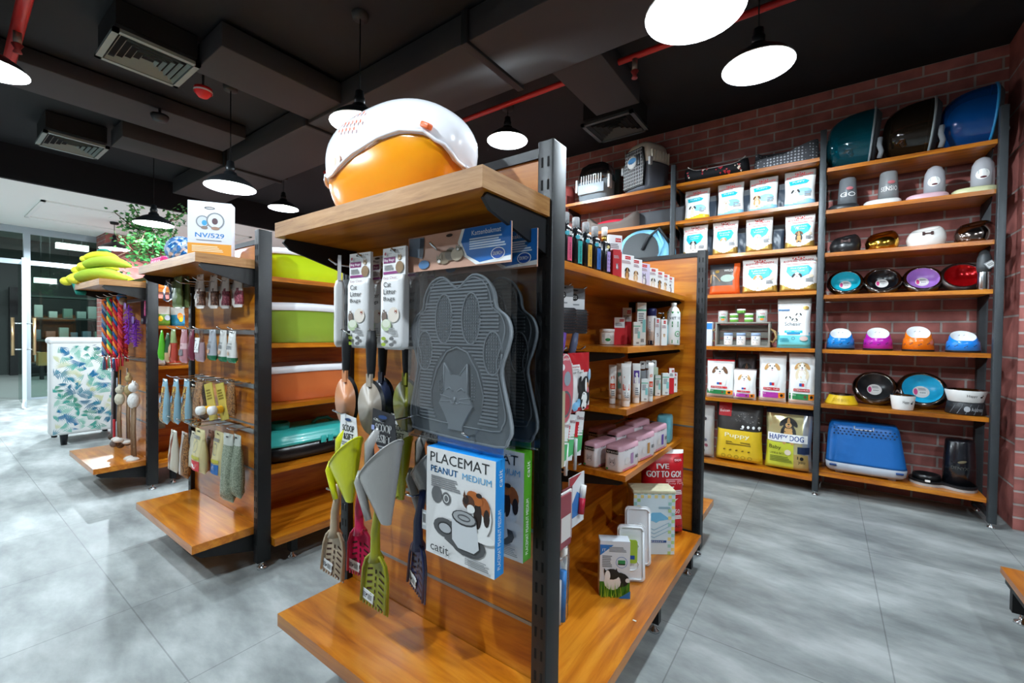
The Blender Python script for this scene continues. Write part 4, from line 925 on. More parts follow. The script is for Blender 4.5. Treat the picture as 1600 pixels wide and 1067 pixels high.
def dome_bowl(u0, u1, vt, col, lab):
    z = 1.026; y = 3.80; x, w, h = fit(u0, u1, vt, z, y); o = thing('pet_bowl', lab, 'bowl', (x, y+.06, z), 0, 'printed plastic pet bowls'); m = C(col, .25, coat=.6); r = w/2
    b = MB(); b.lathe([(r*.96, 0), (r, .006), (r*.99, .012)], C('#15161a', .6), 28); b.lathe([(r, .012), (r*.93, h*.5), (r*.86, h*.56)], m, 28); bb_ = b.build('base_band', o)
    b = MB(); rings = []
    for k, q, t in ((.5, .86, 0), (.62, .83, .4), (.74, .78, .9), (.78, .73, 1), (.74, .66, 1), (.62, .58, .7), (.45, .45, 0)):
        rings.append([(r*q*cos(a), r*q*sin(a), h*(k + (.27*t)*sin(a) - .0*t)) for a in [2*pi*i/28 for i in range(28)]])
    b.loft(rings[:4], m, cap=False); b.build('bowl_rim', o)
    b = MB(); b.loft(rings[3:], C('#e6eaee', .3), cap=False); b.add(rings[-1], [tuple(range(28))], C('#e6eaee', .3)); b.build('bowl_lining', o)
    b = MB(); b.face(lambda a, Z, q: (sin(a/r)*(r*(1.0-.07*(Z-.012)/(h*.5-.012))+q), -cos(a/r)*(r*(1.0-.07*(Z-.012)/(h*.5-.012))+q), Z))
    for i in range(5):
        c = -r*1.1 + r*.55*i; e = .006; zz = h*.3 + (.003 if i % 2 else -.003)
        b.el(c-e, zz-e*.7, .003, .003, NAVY, 6); b.el(c+e, zz+e*.7, .003, .003, NAVY, 6); b.pg([(c-e, zz-e*.7-.0015), (c+e, zz+e*.7-.0015), (c+e, zz+e*.7+.0015), (c-e, zz-e*.7+.0015)], NAVY)
    b.build('bone_print', bb_)
    b = MB(); zr = h*.88; b.face(lambda X, Z, q: (X, r*.42, zr + Z)) 
    for i in range(4):
        c = -r*.42 + r*.28*i; b.T = Matrix(); b.add([(c-.004, r*.50, h*.80), (c+.004, r*.5, h*.84), (c+.004, r*.5-.001, h*.86), (c-.004, r*.5-.001, h*.82)], [(0, 1, 2, 3)], INK)
    b.build('rim_print', o)
    return o
dome_bowl(1291, 1337, 514, '#1a86d8', 'blue printed plastic bowl, smaller, at the left post')
dome_bowl(1349, 1398, 513, '#b41fa8', 'magenta printed plastic bowl')
dome_bowl(1411, 1464, 511, '#e87414', 'orange printed plastic bowl')
dome_bowl(1480, 1538, 518, '#1a86e8', 'bright blue printed plastic bowl, larger, right of the orange one')
# lower bowls
x, w, h = fit(1288, 1342, 617, .646, 3.80); o = thing('pet_bowl', 'low yellow pet bowl with steel liner on the shelf below the printed bowls', 'bowl', (x, 3.84, .646)); r = w/2
b = MB(); b.lathe([(r, 0), (r*.98, .006), (r*.74, h*.92), (r*.70, h)], C('#e0b81a', .4), 28); b.face(lambda a, Z, q: (sin(a/r)*(r*(1-.26*Z/h)+q+.001), -cos(a/r)*(r*(1-.26*Z/h)+q+.001), Z)); b.tx('DOG BOWL', -.6*r, .6*r, h*.35, h*.3, C('#b8920e')); b.build('yellow_stand', o)
b = MB(); b.lathe([(r*.74, h), (r*.76, h*1.06), (r*.68, h), (r*.6, h*.4), (0, h*.4)], C('#b5b1aa', .15, 1.0), 28); b.build('steel_liner', o)
tilt_bowl(1335, 1401, 582, .646, C('#17181b', .3), 'large black-lined steel bowl leaning behind the small white bowl', vb=625)
tilt_bowl(1407, 1477, 583, .646, C('#1ea6cf', .3), 'large turquoise-lined steel bowl leaning on the wall, second lowest shelf', vb=630)
def happy(u0, u1, vt, z, lab, y=3.76, on=None):
    x, w, h = fit(u0, u1, vt, z, y); r = w/2; o = thing('pet_bowl', lab, 'bowl', (x, y+r*.9, z)); b = MB()
    b.lathe([(r*.8, 0), (r*.84, .004), (r, h*.9), (r*.99, h)], C('#e7e5e2', .35), 30); b.face(lambda a, Z, q: (sin(a/r)*(r*(.82+.18*Z/h)+q+.0012), -cos(a/r)*(r*(.82+.18*Z/h)+q+.0012), Z))
    b.tx('Happy', -.1*r, .45*r, h*.42, h*.26, INK); b.el(.72*r, h*.5, .1*r, h*.08, INK, 8); b.el(.8*r, h*.62, .05*r, h*.06, INK, 6); b.build('bowl_body', o)
    b = MB(); b.lathe([(r*.99, h), (r*1.02, h*1.05), (r*.9, h*1.02), (r*.7, h*.3), (0, h*.3)], C('#b9b5b0', .12, 1.0), 30); b.build('steel_liner', o); return o
happy(1392, 1433, 619, .646, 'small white bowl reading Happy in front of the leaning bowls', 3.725)
x, w, h = fit(1481, 1549, 630, .646, 3.745, 640); r = w/2
b = MB(); b.lathe([(r*.94, 0), (r, .004), (r*.9, h*.96), (r*.86, h), (0, h)], C('#1d1e22', .5), 30); b.face(lambda a, Z, q: (sin(a/r)*(r*(1-.1*Z/h)+q+.001), -cos(a/r)*(r*(1-.1*Z/h)+q+.001), Z)); b.tx('Address', .1*r, .75*r, h*.35, h*.3, C('#9a9ca0')); b.el(-.1*r, h*.5, .16*r, h*.22, C('#9a9ca0')); 
for i in range(5): b.pg([(-r+.4*r*i, h*.1), (-r+.4*r*i+.004, h*.1), (-.7*r+.4*r*i+.004, h*.9), (-.7*r+.4*r*i, h*.9)], C('#55585c'))
tag(b.build('pet_bowl', loc=(x, 3.745+r*.92, .646)), 'upturned black bowl under the white Happy bowl near the right post', 'bowl')
happy(1480, 1549, 611, .646+h+.0005, 'white bowl reading Happy stacked on the black bowl', 3.745)
# blue carrier on the bottom shelf
a = at_y(1289, 735, 3.745); c = at_y(1421, 745, 3.745); w = c.x-a.x; h = at_y(1340, 663, 3.80).z - .168; z = .168; D = .26
o = thing('pet_carrier', 'blue plastic pet carrier with pale grey tray on the lowest shelf', 'carrier', ((a.x+c.x)/2, 3.89, z)); BL = C('#1560a8', .4); LG = C('#aab0ba', .4)
b = MB(); b.loft([rr4(w*.92, D*.86, .012, 0, 6, 32), rr4(w*.98, D*.98, .03, 0, 6, 32), rr4(w, D, .075, 0, 6, 32)], LG); b.build('tray', o)
b = MB(); b.loft([rr4(w, D, .075, 0, 6, 32), rr4(w*.98, D*.97, .09, 0, 6, 32), rr4(w*.90, D*.8, h*.75, 0, 6, 32, -.01), rr4(w*.86, D*.72, h*.93, 0, 5, 32, -.012), rr4(w*.80, D*.6, h, 0, 5, 32, -.012)], BL); hd = b.build('hood', o)
b = MB()
def hood(X, Z, q): 
    t = (Z-.09)/(h*.75-.09); return (X, -(D*.485 - (D*.085)*t) - q - .001 if Z < h*.75 else -(D*.40 - D*.04*(Z-h*.75)/(h*.18)) - q - .001, Z)
b.face(hood)
for j in range(3):
    for i in range(15): b.el(-w*.37 + w*.052*i + (.5*w*.052 if j % 2 else 0) - .01, h*(.79+.055*j), .006, .005, C('#0a2340', .8), 8)
b.build('vent_holes', hd)
b = MB(); b.tube([(-w*.14, -D*.34, h*.96), (-w*.14, -D*.38, h*.90), (w*.09, -D*.38, h*.90), (w*.09, -D*.34, h*.96)], .005, LG); b.build('handle', hd)
for s in (-1, 1): b = MB(); b.box(s*w*.40-.02, s*w*.40+.02, -D*.5-.004, -D*.5+.01, .05, .062, C('#1a3f78', .4), .003); b.build('catch', o)
for s in (-1, 1): b = MB(); b.box(s*w*.32-.02, s*w*.32+.02, -D*.36, -D*.26, 0, .014, LG, .003); b.build('carrier_foot', o)
# black water dispenser
a = at_y(1424, 745, 3.75); c = at_y(1537, 760, 3.75); w = c.x-a.x; x = (a.x+c.x)/2
o = thing('pet_feeder', 'black pet dispenser with round bowl and tall hopper on the lowest shelf', 'feeder', (x, 3.88, z)); b = MB(); q = w/2
pts = [(-q*.45 + q*.55*cos(t), .10*sin(t)) for t in [pi*.25+ (1.5*pi)*i/18 for i in range(19)]] + [(q*.48 + q*.52*cos(t), .115*sin(t)) for t in [-pi*.75 + 1.5*pi*i/18 for i in range(19)]]
b.prism(pts, 0, .016, C('#a8a4a2', .4), 'z', True); b.prism(pts, .0165, .028, C('#141518', .4), 'z', True); b.build('base_tray', o)
b = MB(); b.lathe([(q*.44, .028), (q*.42, .06), (q*.38, .062), (q*.3, .035), (0, .034)], C('#0f1012', .35), 28, (-q*.45, 0, 0)); b.build('dish', o)
hh = at_y(1505, 690, 3.80).z - z; b = MB(); b.lathe([(q*.48, .028), (q*.47, hh*.5), (q*.42, hh*.96), (q*.38, hh), (0, hh)], C('#0e1016', .25, coat=.4), 28, (q*.48, 0, 0)); b.build('hopper', o)
b = MB(); b.face(lambda X, Z, e: (q*.48 + sin(X/(q*.48))*(q*.47+e), -cos(X/(q*.48))*(q*.475+e), Z)); b.tx('DENYX', -.05, .03, hh*.42, .018, C('#4b4a46')); b.el(-.0, hh*.58, .022, .008, C('#6b6048'), 10, .3); b.build('hopper_print', o)
b = MB(); b.box(-q*.5-.012, -q*.5+.012, -.105, -.1, .03, .042, WHITE); b.build('small_label', o)
# ================================================================ near gondola, end panel goods
# orange and white pet house
def house():
    o = thing('pet_house', 'glossy orange and white dome pet house on the top shelf of the near gondola', 'pet house', (-.880, .712, 1.401))
    W, D, H = .232, .098, .268
    OR = C('#ffa010', .22, coat=.6); OR.node_tree.nodes['Principled BSDF'].inputs['Subsurface Weight'].default_value = .35
    OR.node_tree.nodes['Principled BSDF'].inputs['Subsurface Radius'].default_value = (.1, .04, .01); OR.node_tree.nodes['Principled BSDF'].inputs['Subsurface Scale'].default_value = .3
    WT = C('#f6f5fa', .25, coat=.5)
    def rad(t):        # t 0..1 up
        if t < .42: return .80 + .20*sin(t/.42*pi/2)
        return max(0.0, (1-((t-.42)/.58)**2.6))**.52
    n = 48
    def pt(a, t, k=1.0):
        cx, cy = cos(a), sin(a); s = (abs(cx)**2.6 + abs(cy)**2.6)**(-1/2.6); r = rad(t)*k
        x = cx*s*W*r; y = cy*s*D*r
        x += -.055*max(0, (t-.45)/.55)**1.2
        if x > 0: z = t*H
        else: z = t*H
        return (x, y, z)
    def seam(a):
        x = cos(a); 
        K = ((-1, .35), (-.85, .36), (-.70, .40), (-.60, .345), (-.46, .345), (-.32, .41), (-.05, .46), (.3, .50), (.50, .51), (.68, .47), (.85, .36), (1, .24))
        if sin(a) > 0: return .04 + (.20 if x > 0 else .31)*abs(x)**3
        for (x0, z0), (x1, z1) in zip(K, K[1:]):
            if x0 <= x <= x1: t = (x-x0)/(x1-x0); return z0 + (z1-z0)*t*t*(3-2*t)
        return .3
    low = [[pt(2*pi*i/n, seam(2*pi*i/n)*k/12) for i in range(n)] for k in range(13)]
    b = MB(); b.loft(low, OR); b.build('orange_base', o)
    up = [[pt(2*pi*i/n, seam(2*pi*i/n) + (1-seam(2*pi*i/n))*(1-(1-k/16)**1.6), 1.035 if k < 15 else 1) for i in range(n)] for k in range(17)]
    b = MB(); b.loft(up, WT); hd = b.build('white_hood', o)
    b = MB(); b.tube([(p[0]*1.01, p[1]*1.02, p[2]) for p in up[0]] + [tuple(up[0][0])], .004, WT, 6); b.build('hood_lip', hd)
    b = MB()
    def surf(x, z, q):
        t = min(.99, z/H); r = rad(t)*1.035; xx = x + .055*max(0, (t-.45)/.55)**1.2; k = min(.98, abs(xx)/(W*r+1e-6)); return (x, -D*r*(1-k**2.6)**(1/2.6) - q - .0035, z)
    b.face(surf)
    for j, (n0, dx) in enumerate(((4, .01), (6, -.02), (5, -.02))):
        for i in range(n0): b.el(-.08 + dx + .018*i, H*(.86 - .07*j) - .004*i, .0028, .006, C('#f2673a', .4), 8, .3)
    b.build('air_holes', hd)
    b = MB(); b.face(surf)
    for x, z in ((-.145, .112), (-.108, .118)): b.el(x, z, .026, .020, C('#f3b893', .35)); b.el(x, z, .007, .010, C('#ef6a2a', .4))
    b.build('door_catch', hd)
    b = MB(); q = surf(.19, .135, .002); b.T = Matrix.Translation(q) @ Matrix.Rotation(.5, 4, 'Y'); b.box(-.014, .014, -.006, .008, -.006, .006, C('#f0703a', .4), .003); b.build('side_clip', hd)
    b = MB(); b.box(-.050, -.015, -.014, .014, H-.003, H+.010, C('#ff8c14', .35), .004); b.build('top_button', hd)
house()
def rr2(w, h, r, n=5, cx=0, cz=0):
    p = []
    for sx, sz, a0 in ((1, 1, 0), (-1, 1, pi/2), (-1, -1, pi), (1, -1, 3*pi/2)):
        for i in range(n+1): a = a0 + pi/2*i/n; p.append((cx + sx*(w/2-r) + r*cos(a), cz + sz*(h/2-r) + r*sin(a)))
    return p
HK = []   # pegs of the near end panel
for x, z, L in ((-.70, 1.285, .17), (-.96, 1.285, .17), (-.83, 1.285, .17), (-1.09, 1.285, .17), (-.985, 1.095, .20), (-.90, 1.095, .18), (-.60, .885, .17), (-.985, .895, .22), (-.82, .895, .22), (-1.06, .675, .19), (-.93, .675, .17), (-.88, .68, .17), (-.77, .72, .17)): hook(G1, x, .828, z, L)
rail(G1, -1.22, -.54, .838, 1.27); rail(G1, -1.22, -.54, .838, .88)
# rubber paw mats in clear bags
def paw_mat(x, y, lab, dark):
    o = thing('litter_mat', lab, 'mat', (x, y, .87), 0, 'bagged paw-shaped litter mats'); W = .275; H = .36
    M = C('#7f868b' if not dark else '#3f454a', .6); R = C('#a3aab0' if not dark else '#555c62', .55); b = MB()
    out = []
    def lobes(a): return 0
    pts = [(-.105, .005), (.10, .0), (.128, .015), (.136, .045), (.118, .12), (.112, .16), (.125, .20), (.132, .235), (.122, .265), (.098, .285), (.092, .315), (.072, .345), (.04, .355), (.012, .335), (0, .328), (-.012, .335), (-.04, .355), (-.072, .345), (-.092, .315), (-.098, .285), (-.122, .265), (-.132, .235), (-.125, .20), (-.112, .16), (-.118, .12), (-.132, .05), (-.125, .018)]
    pts = [(p[0]*1.10, p[1]) for p in pts]; raw = pts; pts = []
    for i in range(len(raw)):
        p0, p1, p2, p3 = raw[i-1], raw[i], raw[(i+1) % len(raw)], raw[(i+2) % len(raw)]
        for t in (0, .33, .66): pts.append(tuple(.5*(2*p1[k] + (p2[k]-p0[k])*t + (2*p0[k]-5*p1[k]+4*p2[k]-p3[k])*t*t + (3*p1[k]-p0[k]-3*p2[k]+p3[k])*t**3) for k in (0, 1)))
    b.prism(pts, -.004, .004, M, 'y'); pm = b.build('paw_mat', o)
    b = MB(); b.tube([(p[0], -.005, p[1]) for p in pts + pts[:1]], .0028, R, 6)
    b.tube([(p[0]*.90, -.005, p[1]*.90+.03) for p in pts + pts[:1]], .0016, R, 6)
    pads = [(-.040, .262, .026, .055), (.040, .262, .026, .055), (-.100, .19, .024, .045), (.100, .19, .024, .045)]
    for cx, cz, rx, rz in pads: b.tube([(cx + rx*cos(2*pi*i/20), -.005, cz + rz*sin(2*pi*i/20)) for i in range(21)], .002, R, 6)
    b.tube([(cx, -.005, cz) for cx, cz in ((-.075, .06), (-.078, .10), (-.06, .15), (-.03, .19), (0, .2), (.03, .19), (.06, .15), (.078, .10), (.072, .06))], .002, R, 6)
    b.build('raised_rim', pm)
    b = MB(); b.front(-.004); z = .04
    while z < .345:   # ribs
        hw = .115 if z < .28 else (.10 if z < .3 else .085)
        segs = [(-hw, hw)]
        for cx, cz, rx, rz in pads + [(0, .10, .078, .10)]:
            if abs(z-cz) < rz:
                e = rx*sqrt(1-((z-cz)/rz)**2); ns = []
                for a, c in segs:
                    if cx-e > a and cx+e < c: ns += [(a, cx-e), (cx+e, c)]
                    elif cx-e <= a < cx+e: ns.append((cx+e, c))
                    elif a < cx-e <= c: ns.append((a, cx-e))
                    else: ns.append((a, c))
                segs = [q for q in ns if q[1]-q[0] > .004]
        for a, c in segs: b.box(a, c, -.0062, -.003, z, z+.0035, R)
        z += .0075
    b.build('ribbing', pm)
    b = MB()
    for cx, cz, rx, rz in pads + [(0, .11, .06, .06)]:
        i = -rx
        while i < rx:
            j = -rz
            while j < rz:
                if (i/rx)**2 + (j/rz)**2 < .85 and not (cz < .15 and abs(i) < .04 and j < .055): b.box(cx+i, cx+i+.0025, -.0056, -.003, cz+j, cz+j+.0025, R)
                j += .0065
            i += .0065
    b.build('nubs', pm)
    # cat relief
    b = MB(); L = C('#c3cad0' if not dark else '#4a5056', .5)
    b.prism([(-.036, .10), (-.05, .075), (-.035, .055), (-.02, .03), (-.022, .0+.02), (.022, .02), (.02, .03), (.035, .055), (.05, .075), (.036, .10), (.034, .165), (.012, .14), (-.012, .14), (-.034, .165)], -.0085, -.003, R, 'y')
    for s in (-1, 1):
        b.tube([(s*.034, -.009, .165), (s*.012, -.009, .14)], .0015, L, 5); b.tube([(s*.034, -.009, .165), (s*.036, -.009, .10)], .0015, L, 5)
        b.tube([(s*.006, -.009, .105), (s*.018, -.009, .112), (s*.028, -.009, .106)], .0014, L, 5)
        for k in range(2): b.tube([(s*.012, -.009, .088-.006*k), (s*.045, -.009, .094-.014*k)], .0009, L, 5)
        b.tube([(0, -.009, .083), (s*.006, -.009, .077), (s*.013, -.009, .08)], .0014, L, 5)
    b.tube([(0, -.009, .092), (0, -.009, .083)], .003, L, 6); b.build('cat_relief', pm)
    b = MB(); b.box(-.15, .15, -.012, -.0115, -.012, .375, FILM); b.box(-.15, .15, .008, .0085, -.012, .375, FILM)
    b.tube([(-.15, -.002, -.012), (.15, -.002, -.012)], .002, FILM, 5)
    b.build('clear_bag', o)
    b = MB(); b.box(-.15, .15, -.014, -.011, .372, .452, C('#c99b86', .4)); b.front(-.014)
    b.pg([(.02, .452), (.15, .452), (.15, .376), (.06, .374), (.025, .395), (.008, .425)], WHITE); b.pg([(.028, .4518), (.15, .4518), (.15, .386), (.07, .378), (.035, .395), (.018, .425)], C('#1767b5', .4))
    b.tx('Kattenbakmat', .048, .125, .435, .010, WHITE); b.lines(.042, .142, .405, .43, 5, C('#cfe0f2')); b.el(.118, .392, .018, .012, WHITE); b.el(.118, .392, .016, .0105, C('#14489c')); b.tx('DUVO+', .106, .130, .388, .008, WHITE, 0, 1)
    b.pg([(-.145, .41), (-.10, .40), (-.096, .448), (-.145, .45)], C('#6f7f92')); b.pg([(-.11, .405), (-.098, .403), (-.094, .445), (-.108, .447)], C('#3b444f')); b.el(-.095, .386, .018, .010, C('#4a78a6'), 10)
    for cx, cz, m in ((-.03, .396, C('#8b7a63')), (-.01, .402, C('#6d6254')), (.008, .400, C('#b3a58e'))): b.el(cx, cz, .018, .014, m)
    b.cat(-.045, .392, .018, C('#a4927a'), WHITE, False); b.cat(.012, .412, .013, C('#8d8474'), WHITE, False)
    b.el(-.012, .442, .010, .0035, C('#2a1c14')); b.build('header_card', o)
    return o
paw_mat(-.652, .70, 'grey paw-shaped litter mat in clear bag, front one with cat face relief', False)
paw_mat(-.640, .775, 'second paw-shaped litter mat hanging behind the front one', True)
# placemat boxes
def placemat(x, y, col, lab):
    o = thing('placemat_box', lab, 'box', (x, y, .612), radians(0), 'hanging placemat boxes'); BX = C(col, .4); W, H, D = .196, .236, .03
    b = MB(); b.box(-W/2, W/2, -D/2, D/2, 0, H, BX, .001); b.front(-D/2); b.rc(-W/2, 0, W/2, H, C('#ecebea', .4), 1)
    b.face(lambda X, Z, q: (W/2+q, X, Z)); b.add([], [], BX)
    b.v = b.v
    # wording up the coloured side
    vs, fs = glyphs('PLACEMAT PEANUT MEDIUM'); b.add([(W/2+.0006, -.003+.010*(1-c)-.004, .015+.12*a) for a, c in vs], fs, WHITE)
    vs, fs = glyphs('catit'); b.add([(W/2+.0006, .006-.012*c, H-.055+.035*a) for a, c in vs], fs, WHITE)
    b.front(-D/2); b.lay = 3
    k = W
    b.tx('PLACEMAT', -.44*k, .42*k, .205, .022, C('#2b2b2e')); b.tx('PEANUT', -.43*k, -.02*k, .183, .014, C('#1a8cd8') if col != '#4d9a1e' else GREEN, 0, 1); b.tx('MEDIUM', .05*k, .45*k, .183, .013, C('#5ba7d6'))
    b.lines(-.42*k, .05*k, .150, .176, 6, C('#88898c'))
    b.el(-.33*k, .135, .016, .019, C('#6a6b6d')); b.el(-.18*k, .132, .013, .014, C('#6a6b6d')); b.ring(-.18*k, .132, .008, .009, .002, WHITE)
    G = C('#58595b'); b.el(-.19*k, .068, .036, .021, G); b.el(.13*k, .050, .050, .026, G); b.pg([(-.2*k, .045), (0, .03), (.05*k, .07), (-.1*k, .088)], G)
    b.el(-.19*k, .068, .022, .013, C('#2e2f31')); b.el(-.19*k, .068, .018, .010, C('#b9bcc0'))
    # cat
    b.el(.33*k, .118, .026, .042, WHITE); b.el(.37*k, .138, .014, .022, C('#a85c2a'), 14, .3); b.el(.28*k, .118, .011, .028, C('#2b1d18')); b.el(.40*k, .118, .008, .018, C('#2b1d18')); b.el(.24*k, .152, .022, .013, C('#b8652a'), 14, -.3); b.el(.155*k, .140, .017, .015, C('#5a3420')); b.el(.12*k, .144, .008, .010, C('#2b1d18')); b.el(.19*k, .128, .011, .009, WHITE); b.el(.30*k, .160, .008, .005, C('#2b1d18'))
    b.pg([(.08*k, .150), (.13*k, .146), (.10*k, .164)], C('#5b3520')); b.el(.36*k, .075, .03, .010, WHITE)
    # fountain
    b.pg([(-.08*k, .105), (.27*k, .102), (.31*k, .05), (.24*k, .038), (.02*k, .038), (-.07*k, .052)], C('#d7dadd')); b.el(.10*k, .104, .035, .016, C('#3b3b3d')); b.el(.10*k, .105, .031, .013, C('#a7a9ab')); b.ring(.10*k, .105, .018, .007, .003, C('#55565a'))
    b.tx('catit', -.40*k, -.12*k, .012, .018, C('#2b2b2e')); b.lines(.12*k, .46*k, .01, .028, 5, C('#a1a2a4'))
    b.build('box_body', o)
    b = MB(); b.box(-W/2+.004, W/2-.004, D/2-.002, D/2, H, H+.055, BX); b.front(D/2-.002); b.tx('catit', -.42*W, -.16*W, H+.030, .016, WHITE); b.el(.0, H+.036, .016, .0035, C('#1d3a55')); b.build('hang_tab', o)
    return o
placemat(-.622, .690, '#1d8fe0', 'white and blue placemat box with a calico cat, front one on the hook')
placemat(-.612, .775, '#4d9a1e', 'white and green placemat box hanging behind the blue one')
# litter bag packs
def litter_pack(x, y, z, rz, lab, face=True):
    o = thing('litter_bag_pack', lab, 'pack', (x, y, z), rz, 'hanging packs of cat litter bags'); W, H = .082, .18; WP = C('#e9e8e8', .35)
    b = MB(); b.loft([[(p[0]*kx, p[1]*ky, zz) for p in rr4(W, .026, 0, 0, 7, 24)] for zz, kx, ky in ((0, .7, .5), (.008, .97, .9), (.02, 1, 1), (H-.02, 1, 1), (H-.005, .96, .7), (H, .9, .15))], WP)
    b.front(-.0135); 
    b.tx('Easy Clean', -.30*W, .26*W, .165, .007, C('#8a3a48')); b.tx('Cat', -.30*W, .02*W, .148, .012, INK); b.tx('Litter', -.30*W, .24*W, .131, .012, INK); b.tx('Bags', -.30*W, .2*W, .113, .012, INK)
    b.el(.16*W, .082, .020, .018, C('#e8ddd0')); b.cat(.26*W, .088, .009, C('#a8624c'), WHITE, False); b.el(-.24*W, .078, .009, .014, C('#7a675c')); b.cat(-.24*W, .090, .008, C('#7a675c'), WHITE, False); b.el(-.12*W, .058, .018, .014, C('#b9c9a0')); b.el(-.12*W, .062, .014, .010, C('#dfe3cf'))
    b.lines(.0, .34*W, .036, .052, 4, C('#999')) if False else b.lines(.0, .34*W, .036, .052, 4, C('#999999'))
    for i in range(2):
        for j in range(2): b.el((-.22+.36*i)*W, .026-.014*j, .009, .0045, C('#9bb03c' if i == 0 else '#6b6b6b'), 8)
    b.build('bag_roll', o)
    b = MB(); b.box(-W/2, W/2, -.004, .004, H-.004, H+.062, C('#ecebeb', .4)); b.front(-.004)
    b.rc(-.46*W, H+.026, .06*W, H+.040, C('#7c2a63'), 1); b.tx('Big Bags', -.42*W, .02*W, H+.029, .007, WHITE); b.rc(-.46*W, H, .2*W, H+.006, C('#8b2f78'), 1); b.lines(-.42*W, .02*W, H+.009, H+.022, 4, C('#999999')); b.cat(.26*W, H+.036, .013, C('#9b7d58'), C('#d9c7ac'), False); b.el(.28*W, H+.014, .014, .014, C('#8e7150')); b.tx('10 Bags', .18*W, .44*W, H+.053, .004, INK); b.el(0, H+.055, .012, .003, C('#3a2a1c'), 10); b.el(-.34*W, H+.048, .004, .004, C('#a82c44'), 8); b.tx('pawise', -.26*W, -.04*W, H+.045, .005, GREY)
    b.build('header_card', o); return o
PK = [(-.83, .668, 'front'), (-.97, .668, 'front'), (-1.085, .668, 'front')]
zpk = 1.060
litter_pack(-.832, .672, zpk, 0, 'pack of cat litter bags beside the paw mat, front of its hook'); litter_pack(-.826, .725, zpk, .05, 'pack of cat litter bags behind the one beside the paw mat')
litter_pack(-.820, .780, zpk, .05, 'pack of cat litter bags at the panel, rearmost of the right hook')
litter_pack(-.966, .672, zpk, .05, 'pack of cat litter bags, front of the middle hook'); litter_pack(-.962, .725, zpk, -.03, 'second pack of cat litter bags on the middle hook'); litter_pack(-.957, .780, zpk, .02, 'rearmost pack of cat litter bags on the middle hook')
litter_pack(-1.075, .68, zpk, -.55, 'pack of cat litter bags turned sideways at the left edge of the panel'); litter_pack(-1.085, .75, zpk, -.45, 'second pack of cat litter bags turned at the left edge')
# oval shovels with black handles
def shovel(x, y, ztop, ry, col, lab, s=1.0):
    o = thing('litter_shovel', lab, 'shovel', (x, y, ztop), 0, 'oval shovels with black handles', (0, 0, ry)); BK = C('#14161a', .5)
    b = MB(); b.tube([(0, 0, .012*s), (0, 0, -.02*s), (0, .0, -.07*s), (0, 0, -.10*s)], .01, BK, 10, [.010*s, .013*s, .011*s, .008*s]); b.build('handle', o)
    pts = [(0 + .046*s*sin(t)*(1-.0*cos(t)), -.165*s + .068*s*cos(t)*(1 if cos(t) < 0 else .82)) for t in [2*pi*i/28 for i in range(28)]]
    pts2 = [(-.009*s, -.09*s), (.009*s, -.09*s), (.008*s, -.12*s), (-.008*s, -.12*s)]
    b = MB(); n = 28; m = C(col, .35, coat=.3)
    rings = [[(p[0]*k, -.004 - .012*(k**2)*0 + .014*(1-k**2), -.165*s + (p[1]+.165*s)*k) for p in pts] for k in (1, .8, .55, .25)]
    b.loft(rings, m); b.prism(pts2, -.008, -.001, m, 'y'); b.build('blade', o)
    b = MB(); b.loft([[(p[0]*k, .006 + .016*(1-k**2), -.165*s + (p[1]+.165*s)*k) for p in pts] for k in (1.08, .8, .4)], BK); b.build('backing_pad', o)
    return o
shovel(-1.0, .655, 1.092, 0, '#d08a5e', 'oval shovel with peach blade and black handle, left of three')
shovel(-.898, .655, 1.092, 0, '#a89c8e', 'oval shovel with beige blade and black handle, centre of three', 1.03)
shovel(-.862, .735, 1.092, 0, '#7b7c1c', 'oval shovel with olive blade and black handle, behind the beige one', 1.03)
shovel(-.965, .74, 1.085, 0, '#232c45', 'dark navy shovel mostly hidden between peach and beige ones')
